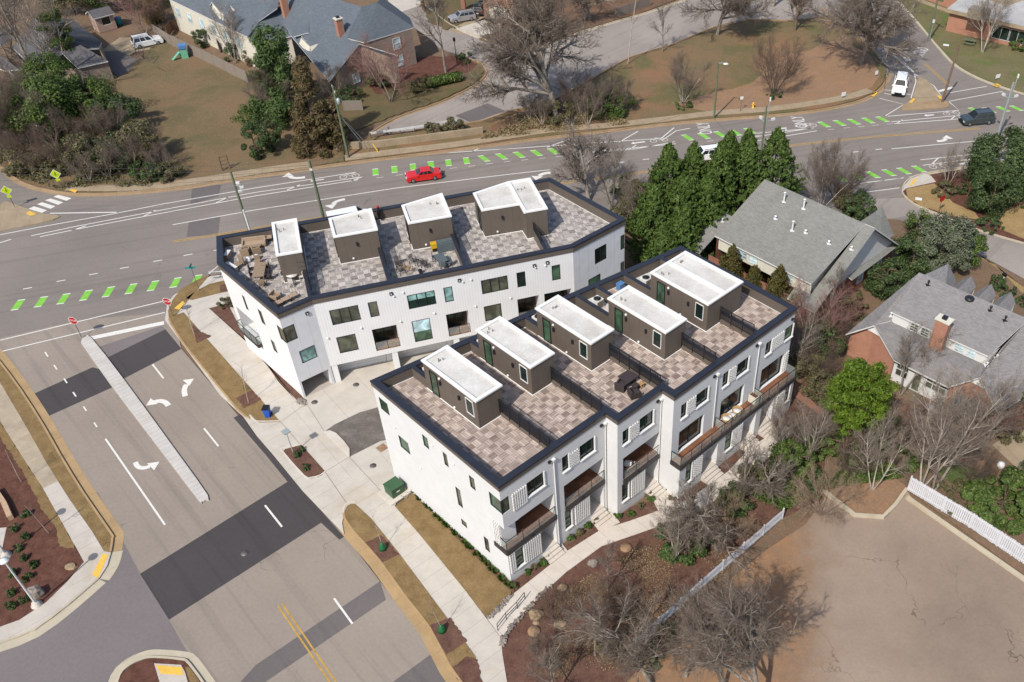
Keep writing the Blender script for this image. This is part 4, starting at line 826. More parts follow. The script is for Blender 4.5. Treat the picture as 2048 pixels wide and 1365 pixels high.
s = MB(); wall(s, n3-m34*rec, n4-m34*rec, BOT, OV, [(.75+i*6.1, 5.3+i*6.1, BOT, 2.1, .12) for i in range(4)]); s.build('ground_floor', [M['white_wall'], M['white_wall']], N)
for i in range(4):
    y = MB(); a, b = n3-m34*rec, n4-m34*rec
    for k in range(4): y.box(wpt(a, b, 3.02+i*6.1, .0+.26+k*.525, -.09), (4.5, .06, .5), yN)
    y.build('garage_door', M['garage'], N)
for sx in (.32, 6.1, 12.2, 18.3, 24.2):
    y = MB(); y.box(wpt(n3, n4, min(sx, L34-.3), 1.1, -.8), (.55, 1.5, 2.3), yN); y.build('pier', M['white_wall'], N)
y = MB(); y.box(wpt(n3, n4, 7.05, 1.3, -1.45), (.45, .18, 1.0), yN); y.box(wpt(n3, n4, 7.6, 1.45, -1.47), (.28, .14, .6), yN); y.build('meter_box', M['vent_light'] if 'vent_light' in M else M['lamp_white'], N)
y = MB(); y.quad(wpt(n2, n3, .2, .125, 0), wpt(n2, n3, L23-.3, .125, 0), wpt(n2, n3, L23-.3, .125, -4.2), wpt(n2, n3, .2, .125, -4.2)); y.build('carport_floor', M['dark_floor'], N)
y = MB(); y.quad(wpt(n2, n3, .2, 0, -4.18), wpt(n2, n3, L23-.3, 0, -4.18), wpt(n2, n3, L23-.3, 2.05, -4.18), wpt(n2, n3, .2, 2.05, -4.18)); y.build('carport_wall', M['white_wall'], N)
w34 = lambda *a, **k: window(N, n3, n4, *a, **k)
w34(1.17, 3.78, 6.89, 8.6, .08, cols=3, glass='pane_olive'); w34(4.66, 5.5, 6.89, 8.6, .08, glass='pane_olive'); w34(1.16, 2.92, 3.5, 5.45, .08, glass='pane_olive', fw=.05)
w34(8.23, 9.97, 2.9, 5.46, .08, glass='pane_green', blind=(.55, 'pane_sky')); w34(8.25, 10.86, 6.9, 8.5, .08, cols=3, glass='pane', blind=(.42, 'pane_teal')); w34(11.7, 12.53, 6.83, 8.54, .08, glass='pane_teal'); w34(15.3, 17.9, 6.88, 8.5, .08, cols=3, glass='pane_olive'); w34(18.8, 19.66, 6.82, 8.55, .08, glass='pane'); w34(22.31, 23.17, 6.78, 8.53, .08, glass='pane_green'); w34(15.28, 17.0, 3.6, 5.41, .08, glass='pane_olive')
for a, b in ((4.48, 6.8), (11.55, 13.73), (18.65, 20.85), (21.4, 24.2)):
    z = 2.85 if a < 5 else 2.7
    m = MB(); m.quad(wpt(n3, n4, a, z+.01, 0), wpt(n3, n4, b, z+.01, 0), wpt(n3, n4, b, z+.01, -1.49), wpt(n3, n4, a, z+.01, -1.49)); bo = m.build('balcony_floor', M['wood'], N)
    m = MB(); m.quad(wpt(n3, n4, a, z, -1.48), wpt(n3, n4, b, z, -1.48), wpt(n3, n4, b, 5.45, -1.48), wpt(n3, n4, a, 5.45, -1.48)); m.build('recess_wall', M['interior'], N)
    window(N, n3, n4, a+.3, b-.3, z+.05, 5.2, 1.46, cols=2, glass='pane', fw=.08); railing(bo, [wpt(n3, n4, a+.03, 0, -.08), wpt(n3, n4, b-.03, 0, -.08)], z, 1.0, 1.2)
w23 = lambda *a, **k: window(N, n2, n3, *a, **k)
w23(.02, 1.1, 6.85, 8.52, .08, glass='pane_olive'); w23(.8, 2.35, 3.95, 5.42, .08, glass='pane_teal'); window(N, n1, n2, 9.72, (n2-n1).length-.02, 6.75, 8.4, .08, glass='pane_olive')
for a, b, c, e in ((3.4, 3.9, 6.75, 8.4), (6.3, 7.0, 6.7, 8.35), (7.0, 7.75, 3.75, 5.15)): window(N, n1, n2, a, b, c, e, .08, glass='pane_olive', fw=.05)
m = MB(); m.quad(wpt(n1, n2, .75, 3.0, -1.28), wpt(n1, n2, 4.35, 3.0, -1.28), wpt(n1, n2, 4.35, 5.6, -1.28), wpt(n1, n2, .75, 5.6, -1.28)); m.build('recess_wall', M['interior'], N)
m = MB(); m.box(wpt(n1, n2, 2.55, 2.85, .2), (3.7, .5, .3), yaw(n1, n2)); bo = m.build('balcony', M['dark_edge'], N); railing(bo, [wpt(n1, n2, .72, 0, 0), wpt(n1, n2, .72, 0, .42), wpt(n1, n2, 4.38, 0, .42), wpt(n1, n2, 4.38, 0, 0)], 3.0, 1.0)
window(N, n4, n5, 2.83, 4.43, 6.78, 8.58, .08, cols=2, glass='pane'); window(N, n4, n5, 1.88, 3.57, 3.12, 5.4, .08, glass='pane_green'); window(N, n4, n5, 6.4, 6.94, 6.83, 8.55, .08, glass='pane_green'); window(N, n4, n5, 6.4, 6.94, 2.6, 5.3, .08, glass='pane_olive')
wall_bits(N, n3, n4, [('cam', 6.9, 9.1), ('vent', 7.1, 8.75), ('vent', 8.0, 8.95), ('cam', 13.3, 9.05), ('vent', 13.6, 8.8), ('vent', 14.4, 8.85), ('cam', 20.6, 9.0), ('vent', 20.7, 8.75), ('cam', 21.9, 9.05), ('vent', 21.7, 8.75), ('vent', 7.25, 5.75), ('vent', 3.6, 5.95), ('vent', .45, 5.6), ('vent', 14.5, 5.7), ('vent', 18.0, 5.8), ('vent', 10.5, 5.9)]); wall_bits(N, n2, n3, [('cam', 2.5, 9.0)])
rf = MB(); rf.add([V(p.x, p.y, ND) for p in inset(NW, .3)], [list(range(7))]); ro = rf.build('roof_deck', M['deck_grey'], N)
M['deck_grey_rot'] = M['deck_grey']
uvl = ro.data.uv_layers[0].data; ca, sa = math.cos(-yN), math.sin(-yN)
for l in uvl: x, y_ = l.uv; l.uv = (x*ca-y_*sa, x*sa+y_*ca)
bm = MB(); ii = inset(NW, .42); n = len(ii)
for i in range(n): ribbon(bm, [ii[i], ii[(i+1) % n]], .08, ND+.02, ND+.02, side=.04)
bm.build('base_flashing', M['trim'], N)
parapet(N, NW, BOT, NF, NT_, ND-.02)
q = lambda x, y, o, k, z=12.3: (lambda g: V(g.x, g.y, 0))(G(o[0]+x/k, o[1]+y/k, z))
o1, o3, o4 = (520, 420), (780, 370), (930, 340)
php = [[q(x, y, o1, 5.25) for x, y in ((165, 482), (442, 435), (385, 85), (118, 132))], [q(x, y, o1, 5.25) for x, y in ((768, 288), (1238, 205), (1170, -20), (715, 88))], [q(x, y, o3, 8.53) for x, y in ((305, 660), (1055, 530), (890, 135), (190, 345))], [q(x, y, o4, 6.825) for x, y in ((225, 555), (745, 470), (815, 580), (1132, 525), (890, 105), (590, 155), (105, 315))]]
for i, P in enumerate(php):
    P = inset(P, .08); o = penthouse(N, P, ND, 12.3)
    fr = (P[0], P[1]); c = P[2] if i < 3 else P[4]; cc = sum(P, V(0, 0, 0))/len(P)
    roof_vents(o, cc+(c-cc)*.45 if i != 0 else cc+(P[3]-cc)*.5, 12.3, 20+i, 4)
    if i: m = MB(); m.tube(wpt(*fr, 1.9, ND+1.75, .1), wpt(*fr, 1.9, ND+2.1, .1), .1, n=10); m.build('wall_lamp', M['black_metal'], o); wall_bits(o, *fr, [('vent', 1.3, ND+.4)])
    sd_ = (P[-1], P[0]); LS = (P[0]-P[-1]).length
    window(o, *sd_, LS-2.0, LS-1.1, ND+.06, ND+2.4, -.0, glass='pane', fw=.06)
    if i == 3: m = MB(); a, b = (P[1]+P[2])/2, P[5]; a = P[2]; m.box((a+b)/2+V(0, 0, 12.2), ((b-a).length, .3, .22), yaw(a, b)); m.build('roof_rib', M['trim'], o)
    e = P[1] if i < 3 else P[2]+(P[3]-P[2])*.3
    kk = e-m34*0; f = e+m34*((n3-e).dot(m34)-.42); f = f+d34*0
    kneewall(N, e+d34*(.15 if i == 3 else -.15), f+d34*(.15 if i == 3 else -.15), ND, NT_-.02, .3); screen(N, e+d34*.05+m34*.02, e+d34*.05+m34*2.6, ND+.4, NT_+.75)
    r_ = P[2] if i < 3 else P[4]; rb = r_-m34*2.4
    kneewall(N, r_+d34*-.15, r_-m34*((r_-(n0+(n6-n0)*((r_-n0).dot((n6-n0))/(n6-n0).length_squared))).length-.42)*(1 if True else 0)+d34*-.15, ND, NT_-.02, .3)
# ================================================================ NEIGHBOURING HOUSES
M['sh_grey'] = shingle_mat('grey_shingle', col(150, 149, 142)); M['sh_grey2'] = shingle_mat('light_grey_shingle', col(152, 148, 147))
M['sh_slate'] = shingle_mat('slate_blue_shingle', col(112, 120, 128)); M['sh_dark'] = shingle_mat('charcoal_shingle', col(110, 108, 110))
M['sh_white'] = ground_mat('white_roof_gravel', col(222, 220, 218), col(198, 196, 196), s1=.3, fine=60)
M['brick_red'] = brick_mat('red_brick', col(166, 92, 72), col(146, 76, 60), col(180, 150, 132)); M['brick_orange'] = brick_mat('orange_brick', col(204, 136, 108), col(184, 116, 92), col(190, 158, 136))
M['brick_tan'] = brick_mat('tan_brick', col(186, 164, 146), col(168, 144, 128), col(180, 164, 150)); M['cream'] = plain('cream_stucco', col(232, 226, 208), .7, var=.04)
M['white_wood'] = plain('white_woodwork', col(236, 234, 230), .6, var=.04); M['mullion'] = plain('white_mullion', col(230, 230, 228), .5, var=.03)
M['shutter'] = plain('dark_shutter', col(60, 52, 48), .6)
def facet(mb, pts, th=.16, m=0, ms=1):
    mb_bottom = m
    """roof plane with a fascia edge: pts are world points in order"""
    pts = [Vector(p) for p in pts]
    nrm = Vector((0, 0, 0))
    for i in range(len(pts)): a, b = pts[i-1], pts[i]; nrm += a.cross(b)
    if nrm.z < 0: pts = pts[::-1]
    n = len(pts); bot = [p-V(0, 0, th) for p in pts]
    mb.add(pts, [list(range(n))], m); mb.add(bot, [list(range(n))[::-1]], mb_bottom)
    for i in range(n): j = (i+1) % n; mb.quad(bot[i], bot[j], pts[j], pts[i], m=ms)
def vwall(mb, top, z0=-.05, m=0):
    """wall panel hanging from a chain of roof points down to the ground"""
    for a, b in zip(top[:-1], top[1:]): a, b = Vector(a), Vector(b); mb.quad(V(a.x, a.y, z0), V(b.x, b.y, z0), b, a, m=m)
def chimney(parent, c, z0, z1, sx, sy, rz, mat='brick_orange', cap=True):
    m = MB(); m.box(V(c[0], c[1], (z0+z1)/2), (sx, sy, z1-z0), rz); o = m.build('chimney', M[mat], parent)
    if cap: k = MB(); k.box(V(c[0], c[1], z1+.06), (sx+.2, sy+.2, .14), rz); k.build('chimney_cap', M['cream'], o); f = MB(); f.box(V(c[0], c[1], z1+.26), (.45, .4, .26), rz); f.build('flue', M['black_metal'], o)
    return o
class Fr:
    def __init__(s, o, ang, z=0): s.o = V(o[0], o[1], 0); a = math.radians(ang); s.d = V(math.cos(a), math.sin(a), 0); s.n = V(s.d.y, -s.d.x, 0); s.a = a
    def __call__(s, x, t, z=0.0): return s.o+s.d*x+s.n*t+V(0, 0, z)
def pipes(parent, pts, name='vent_pipe', r=.07, h=.7, mat='lamp_white'):
    for p in pts:
        m = MB(); m.tube(p, p+V(0, 0, h), r, r, 8); m.lathe(p+V(0, 0, h), [(r*1.7, 0), (r*1.7, .08), (.02, .14)], 10); m.box(p+V(0, 0, .02), (.4, .4, .06)); m.build(name, M[mat], parent)
# house with the long grey roof, behind the front block
h = Fr((16.18, 90.44), -44.17); H1 = thing('brick_house', 'red brick house under a long light grey shingle roof with a cream upper wall', 'house', tuple(h(6, 1)), h.a)
r = MB(); SL = .425
zz = lambda t: 8.6-SL*t
facet(r, [h(0, 0, 8.6), h(12.9, 0, 8.6), h(12.6, 8.15, zz(8.15)), h(.0, 8.15, zz(8.15))]); st = lambda t: 8.55-.64*t
facet(r, [h(12.9, 0, 8.55), h(14.1, 0, 8.55), h(14.1, 9.0, st(9.0)), h(10.6, 9.0, st(9.0)), h(10.6, 7.7, st(7.7)), h(12.55, 7.7, st(7.7))])
facet(r, [h(0, 0, 8.6), h(0, -7.2, 3.0), h(14.1, -7.2, 3.0), h(14.1, 0, 8.6)])
facet(r, [h(-1.4, 5.4, zz(5.4)), h(0, 5.4, zz(5.4)), h(0, 10.6, zz(10.6)), h(-1.4, 10.6, zz(10.6))]); facet(r, [h(-1.4, 5.4, zz(5.4)), h(0, 5.4, zz(5.4)), h(0, 2.4, 4.0), h(-1.4, 2.4, 4.0)])
facet(r, [h(-2.7, 7.8, zz(7.8)), h(-1.4, 7.8, zz(7.8)), h(-1.4, 10.6, zz(10.6)), h(-2.7, 10.6, zz(10.6))]); facet(r, [h(-2.7, 7.8, zz(7.8)), h(-1.4, 7.8, zz(7.8)), h(-1.4, 5.5, 3.6), h(-2.7, 5.5, 3.6)])
facet(r, [h(10.9, -2.4, 6.75), h(11.0, -6.9, 6.75), h(13.0, -6.9, 4.2), h(13.0, -4.0, 4.6)]); facet(r, [h(10.9, -2.4, 6.75), h(11.0, -6.9, 6.75), h(9.0, -6.9, 4.2), h(9.0, -4.0, 4.6)])
facet(r, [h(13.1, 2.2, 3.42), h(13.9, 2.2, 3.2), h(13.9, -7.0, 3.2), h(13.1, -7.0, 3.42)], .1)
r.build('roof', [M['sh_grey'], M['white_wood']], H1)
w = MB(); vwall(w, [h(.3, 7.75, 5.15), h(12.3, 7.75, 5.15)], 3.4); vwall(w, [h(12.3, 7.75, 5.15), h(12.3, 3.0, 7.0), h(12.3, 3.0, 6.4), h(12.3, 7.75, 3.5)], 3.3); w.build('upper_wall', M['cream'], H1)
w = MB(); vwall(w, [h(13.3, 8.6, 2.95), h(13.3, 0, 3.5), h(13.3, -6.9, 3.1)]); vwall(w, [h(-.2, 8.7, 2.9), h(13.3, 8.6, 2.95)]); vwall(w, [h(.2, -6.9, 3), h(13.3, -6.9, 3)]); vwall(w, [h(-2.5, 10.4, 3.9), h(-.2, 10.4, 3.9)]); vwall(w, [h(.2, -6.9, 3.0), h(.2, 0, 8.4), h(.2, 8.0, 4.9)]); w.build('wall', M['brick_red'], H1)
w = MB(); w.add([h(13.3, 8.6, 3.0), h(13.3, 0, 8.45), h(13.3, -6.9, 3.05)], [[0, 1, 2]]); w.build('gable_wall', M['white_wood'], H1)
for t in (5.5, 6.9): pass
for x0, x1 in ((3.1, 4.2), (4.5, 5.6), (9.2, 10.2)): window(H1, h(0, 7.76), h(14, 7.76), x0, x1, 3.75, 5.0, 0, cols=2, rows=3, glass='pane_sky', frame='mullion', fw=.05)
for t0, t1 in ((-1.2, -.1), (-4.8, -3.7)): window(H1, h(13.31, 8), h(13.31, -8), 8-t1, 8-t0, 1.1, 2.9, 0, cols=1, rows=2, glass='pane_sky', frame='mullion', fw=.07)
window(H1, h(13.31, 8), h(13.31, -8), 3.2, 4.1, .6, 2.2, 0, cols=1, rows=2, glass='pane_sky', frame='mullion', fw=.09)
pipes(H1, [h(3.8, 1.5, zz(1.5)), h(6.2, 1.3, zz(1.3)), h(6.9, 4.0, zz(4.0))], h=1.1, r=.09); pipes(H1, [h(4.4, 3.6, zz(3.6)), h(8.3, 3.6, zz(3.6)), h(11.2, 3.6, zz(3.6)), h(13.3, 2.6, st(2.6)), h(-.5, 6.4, zz(6.4))], h=.3, r=.09)
m = MB(); m.tube(h(12.5, 7.95, 0), h(12.5, 7.95, 5.0), .06); m.tube(h(13.4, 8.7, 0), h(13.4, 8.7, 2.9), .06); m.build('downpipe', M['white_wood'], H1)
# cape house with the brick chimney at the right
o2 = lambda x, y, z: G(1670+x/3.69, 510+y/3.69, z)
h = Fr((28.91, 72.87), -41.5); H2 = thing('cape_house', 'brick house with a broad grey roof, white shed dormer and tall orange chimney', 'house', tuple(h(5, 3)), h.a)
r = MB()
facet(r, [h(0, 0, 8.6), h(10.9, 0, 8.6), h(9.75, 4.35, 6.35), h(.1, 4.35, 6.35)])
facet(r, [h(0, 0, 8.55), o2(80, 585, 3.0), o2(290, 520, 5.0), h(.1, 4.3, 5.3)])
facet(r, [o2(290, 520, 5.0), h(.1, 3.2, 6.1), h(.4, 4.1, 5.15), h(9.6, 4.1, 5.15), h(10.0, 2.9, 6.3), o2(1070, 905, 5.0), o2(835, 975, 3.08), o2(435, 775, 3.08)], ms=1)
facet(r, [h(10.9, 0, 8.5), h(10.2, 2.7, 6.5), o2(1070, 905, 5.0), o2(1205, 1170, 3.0), h(13.6, 4.0, 3.2), h(13.2, 0, 6.2)])
facet(r, [h(0, 0, 8.6), h(10.9, 0, 8.6), h(13.2, -6.4, 3.2), h(-2.6, -6.4, 3.2)])
facet(r, [h(-.2, -1.2, 7.3), h(.75, -5.3, 7.2), h(2.6, -5.3, 5.0), h(2.2, -2.0, 6.9)]); facet(r, [h(-.2, -1.2, 7.3), h(.75, -5.3, 7.2), h(-1.4, -5.3, 4.8), h(-1.4, -2.4, 6.0)])
for s0 in (3.2, 5.3, 7.3):
    facet(r, [h(s0, -2.2, 6.75), h(s0, -5.6, 6.75), h(s0+.8, -5.4, 5.9), h(s0+.8, -2.9, 6.0)], .12); facet(r, [h(s0, -2.2, 6.75), h(s0, -5.6, 6.75), h(s0-.8, -5.4, 5.9), h(s0-.8, -2.9, 6.0)], .12)
facet(r, [o2(905, 1010, 2.6), o2(1100, 1105, 2.6), o2(1070, 1225, 2.2), o2(865, 1112, 2.2)], .08, m=2)
r.build('roof', [M['sh_grey2'], M['white_wood'], M['sh_dark']], H2)
w = MB(); vwall(w, [h(.15, 4.15, 6.2), h(9.65, 4.15, 6.2)], 5.0); w.add([h(9.65, 4.15, 5.1), h(9.65, 4.15, 6.2), h(10.1, 2.8, 6.6)], [[0, 1, 2]]); 
for s0 in (3.2, 5.3, 7.3): w.add([h(s0-.75, -5.35, 4.2), h(s0+.75, -5.35, 4.2), h(s0+.75, -5.35, 5.8), h(s0, -5.35, 6.6), h(s0-.75, -5.35, 5.8)], [[0, 1, 2, 3, 4]]); w.quad(h(s0+.72, -5.35, 4.2), h(s0+.72, -3, 5.5), h(s0+.72, -3, 5.9), h(s0+.72, -5.35, 5.8))
w.build('dormer_wall', M['white_wood'], H2)
gl, gp, gr = o2(105, 580, 2.9), o2(290, 528, 4.85), o2(432, 770, 2.95); hl, hp, hr = o2(840, 968, 2.95), o2(1070, 913, 4.85), o2(1200, 1165, 2.9)
w = MB(); inn = h.n*-.35
for a, b, c in ((gl, gp, gr), (hl, hp, hr)): vwall(w, [a+inn, b+inn, c+inn])
vwall(w, [gl+inn, h(-2.4, -6.2, 3.1), h(13, -6.2, 3.1), hr+inn]); w.build('wall', M['brick_orange'], H2)
w = MB()
for a, b, c in ((gl, gp, gr), (hl, hp, hr)): u = b+(a-b)*.45; v_ = b+(c-b)*.45; w.add([u-h.n*.33, b-h.n*.33, v_-h.n*.33], [[0, 1, 2]])
w.build('gable_panel', M['white_wood'], H2)
s0, s1 = gr-h.n*.5, hl-h.n*.5; w = MB(); vwall(w, [V(s0.x, s0.y, 3.0), V(s1.x, s1.y, 3.0)]); w.build('sunroom_wall', M['white_wood'], H2)
LS = (s1-s0).length
for a, b, c, e, cc in ((.3, 1.6, .9, 2.6, 2), (2.15, 3.0, .15, 2.6, 1), (3.4, LS-.2, 1.2, 2.7, 3)): window(H2, s0, s1, a, min(b, LS-.1), c, e, 0, cols=cc, rows=2 if cc > 1 else 1, glass='pane_olive', frame='mullion', fw=.07)
for a in (2.05, 3.15, 6.6, 7.75): window(H2, h(0, 4.16), h(12, 4.16), a, a+.85, 5.2, 6.1, 0, cols=2, rows=3, glass='pane_green' if a < 5 else 'pane_sky', frame='mullion', fw=.05)
chimney(H2, h(5.15, 4.75), 3.2, 8.3, 1.25, .8, h.a); pipes(H2, [h(1.4, .7, 8.2), h(7.6, .6, 8.25), h(9.2, .9, 8.1)], h=.4, mat='black_metal'); pipes(H2, [h(-.1, 4.0, 5.6), h(10.3, 3.6, 5.9), h(9.9, 4.4, 5.3)], h=.35)
m = MB(); m.lathe(h(5.45, .4, 8.35), [(.45, 0), (.45, .12), (.36, .22), (.02, .3)], 16); m.build('skylight_dome', M['black_metal'], H2)
# terrace of slate roofed houses at the top
o3 = lambda x, y, z: G(300+x/3.657, y/3.657, z)
TH = thing('terrace_house', 'tan brick terrace end under hipped slate blue roofs with an orange brick chimney', 'house', tuple(G(760, 110)))
r = MB()
facet(r, [o3(1545, 50, 9.3), o3(1660, 20, 9.3), o3(1930, 200, 5.6), o3(1565, 312, 5.8), o3(1440, 280, 6.6)])
facet(r, [o3(1100, -60, 9.3), o3(1380, 0, 9.3), o3(1545, 50, 9.3), o3(1440, 282, 6.6), o3(1530, 320, 6.4), o3(1310, 595, 3.0), o3(1170, 430, 4.0), o3(1030, 260, 5.2), o3(930, 60, 6.5)])
facet(r, [o3(1530, 320, 6.4), o3(1830, 412, 4.3), o3(1815, 425, 4.0), o3(1525, 335, 6.0)], .12)
facet(r, [o3(1660, 20, 9.3), o3(1930, 200, 5.6), o3(1900, 130, 5.6), o3(1700, -20, 7.5)])
facet(r, [o3(1105, 265, 6.2), o3(1320, 205, 6.8), o3(1290, 300, 5.6), o3(1170, 340, 5.2)], .1); facet(r, [o3(1030, 195, 6.2), o3(1165, 160, 6.8), o3(1160, 240, 6.0), o3(1050, 270, 5.6)], .1)
r.build('roof', [M['sh_slate'], M['white_wood']], TH)
w = MB(); a, b, c = o3(1325, 585, 3.0), o3(1530, 330, 6.1), o3(1800, 420, 4.0); a2 = V(a.x+.4, a.y+.7, 3); vwall(w, [a2, b, c]); d, e, f = o3(1570, 318, 5.6), o3(1915, 215, 5.4), o3(1900, 140, 5.4); vwall(w, [d, e, f]); w.build('wall', M['brick_tan'], TH)
w = MB(); w.add([o3(1105, 280, 6.0), o3(1170, 345, 5.2), o3(1165, 405, 4.0), o3(1090, 320, 5.0)], [[0, 1, 2, 3]]); w.add([o3(1170, 345, 5.2), o3(1285, 305, 5.5), o3(1180, 402, 4.2)], [[0, 1, 2]]); w.build('dormer_wall', M['cream'], TH)
e0, e1 = V(d.x, d.y, 0), V(e.x, e.y, 0); Lw = (e1-e0).length
window(TH, e0, e1, Lw*.56, Lw*.72, 3.2, 4.9, -.01, cols=1, rows=2, glass='pane_sky', frame='mullion'); window(TH, e0, e1, Lw*.56, Lw*.72, .6, 2.2, -.01, rows=2, glass='pane_sky', frame='mullion')
g0, g1 = V(a2.x, a2.y, 0), V(c.x, c.y, 0); window(TH, V(a2.x, a2.y, 0), V(b.x, b.y, 0), 3.0, 4.2, 1.0, 2.4, -.01, cols=2, rows=2, glass='pane_sky', frame='mullion')
chimney(TH, o3(1405, 290, 6.0), 4.5, 9.0, .95, .8, .7)
T2 = thing('terrace_house', 'cream terrace rows with slate roof, gabled dormers and two brick chimneys behind a board fence', 'house', tuple(G(450, 60)))
r = MB()
facet(r, [o3(110, -20, 5.0), o3(710, 270, 4.9), o3(800, 150, 6.4), o3(930, 60, 7.4), o3(960, -60, 9.0), o3(430, -150, 9.0)])
facet(r, [o3(800, 150, 6.3), o3(720, 300, 4.7), o3(790, 330, 4.5), o3(1030, 265, 5.1), o3(935, 55, 6.6)], .12)
facet(r, [o3(910, 0, 7.6), o3(1175, -60, 8.6), o3(1120, 60, 6.9), o3(1040, 110, 6.2)], .12)
for x, y in ((450, 15), (590, 42)):
    facet(r, [o3(x, y, 7.4), o3(x+200, y-65, 8.0), o3(x+195, y+20, 7.0), o3(x+70, y+80, 6.2)], .1); facet(r, [o3(x, y, 7.4), o3(x+200, y-65, 8.0), o3(x+120, y-90, 7.2), o3(x-15, y+30, 6.2)], .1)
r.build('roof', [M['sh_slate'], M['white_wood']], T2)
w = MB()
for x, y in ((450, 15), (590, 42)): w.add([o3(x+2, y+8, 7.2), o3(x+70, y+88, 6.1), o3(x+70, y+140, 5.2), o3(x+10, y+80, 5.4)], [[0, 1, 2, 3]]); w.add([o3(x+70, y+88, 6.1), o3(x+180, y+40, 6.6), o3(x+80, y+140, 5.4)], [[0, 1, 2]])
w.build('dormer_wall', M['cream'], T2)
p0, p1 = o3(125, 5, 4.85), o3(715, 285, 4.75); w = MB(); inn = (p1-p0).normalized(); inn = V(-inn.y, inn.x, 0)*.4; vwall(w, [p0+inn, p1+inn]); vwall(w, [p1+inn, o3(790, 330, 4.4), o3(1030, 265, 5.0)]); w.build('wall', M['cream'], T2)
q0, q1 = V(p0.x, p0.y, 0)+inn, V(p1.x, p1.y, 0)+inn; LT = (q1-q0).length
for i in range(6): window(T2, q0, q1, 1.2+i*(LT-2)/6, 2.4+i*(LT-2)/6, 2.4, 4.0, -.01, cols=2, rows=2, glass='pane_sky', frame='mullion')
chimney(T2, o3(870, 95, 6.0), 5.0, 9.6, .95, .8, .7, cap=True); chimney(T2, o3(1005, 135, 6.0), 5.0, 9.8, .95, .8, .7)
# garage front at the top
GH = thing('garage_house', 'orange brick house with open carport and cream garage door at the top', 'house', tuple(G(1000, 20)))
w = MB(); g = lambda x, y, z=0: G(780+x/6.02, y/6.02, z)
w2 = [g(1150, 205), g(1180, 215), g(1480, 300)]; A_g, B_g = g(1165, 212), g(1500, 305); u = (B_g-A_g).normalized(); nb = V(-u.y, u.x, 0)
wall(w, A_g, B_g, 0, 5.5, [(.5, 5.0, 0, 2.4, .2)]); wall(w, A_g+nb*7, A_g, 0, 5.5); C_g = A_g-u*5.2; wall(w, C_g+nb*.2, C_g-nb*-.7, 0, 2.9); w.build('wall', M['brick_orange'], GH)
for q_, s_ in ((C_g, .6), (A_g, .7)): w = MB(); w.box(q_+V(0, 0, 1.45), (s_, s_, 2.9), .3); w.build('pier', M['brick_orange'], GH)
w = MB(); w.box((A_g+C_g)/2+nb*3+V(0, 0, 3.1), (5.8, 7, .4), math.atan2(u.y, u.x)); facet(w, [A_g-u*.5-nb*.6+V(0, 0, 5.4), B_g+u*.3-nb*.6+V(0, 0, 5.4), B_g+nb*5+V(0, 0, 8.4), A_g-u*.5+nb*5+V(0, 0, 8.4)]); w.build('roof', [M['sh_dark'], M['white_wood']], GH)
w = MB(); w.box(wpt(A_g, B_g, 2.75, 1.2, -.17), (4.5, .06, 2.4), math.atan2(u.y, u.x)); w.build('garage_door', M['cream'], GH)
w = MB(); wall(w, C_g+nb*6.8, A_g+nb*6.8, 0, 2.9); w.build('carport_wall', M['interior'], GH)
# flat roofed brick building at the upper right
FB = thing('brick_building', 'long low brick building with a white flat roof at the upper right corner', 'building', tuple(G(1960, 90)))
a, b = G(1890.5, 62.9), G(2017.6, 93.3); d = (b-a).normalized(); b = a+d*26; nn = V(-d.y, d.x, 0); w = MB(); wall(w, a, b, 0, 3.2, [(7.4, 24, .6, 2.7, .3)]); wall(w, a+nn*14, a, 0, 3.2); wall(w, b, b+nn*14, 0, 3.2); w.build('wall', [M['brick_orange'], M['brick_orange']], FB)
w = MB(); w.prism([a-d*.5-nn*.7, b+d*.5-nn*.7, b+d*.5+nn*14, a-d*.5+nn*14], 3.2, 3.75); w.build('roof_fascia', M['concrete_old'], FB)
w = MB(); w.add([V(p.x, p.y, 3.76) for p in (a-d*.4-nn*.6, b+d*.4-nn*.6, b+d*.4+nn*14, a-d*.4+nn*14)], [[0, 1, 2, 3]]); w.build('roof', M['sh_white'], FB)
for i in range(6): window(FB, a, b, 7.5+i*2.7, 10.1+i*2.7, .65, 2.65, .25, cols=2, glass='pane', frame='mullion')
hv = G(1957, 38, 3.8); w = MB(); w.box(hv+V(0, .5, .7), (3.0, 2.2, 1.4), yaw(a, b)); w.build('roof_plant', M['vent'], FB); 
w = MB(); a2, b2 = G(1888, 14.5), G(1916, 25); d2 = (b2-a2).normalized(); n2_ = V(-d2.y, d2.x, 0); wall(w, a2-d2*14, b2+d2*9, 0, 3.4, [(0, 13.6, .5, 2.8, .3)]); w.build('rear_wall', M['brick_orange'], FB); w = MB(); w.prism([a2-d2*15-n2_*.5, b2+d2*9-n2_*.5, b2+d2*9+n2_*9, a2-d2*15+n2_*9], 3.4, 3.8); w.build('rear_roof', M['concrete_old'], FB)
w = MB(); ribbon(w, [a2-d2*14-n2_*1.2, b2+d2*3-n2_*1.2], 1.3, .12, .12); struct(w, 'path', M['concrete_old'])
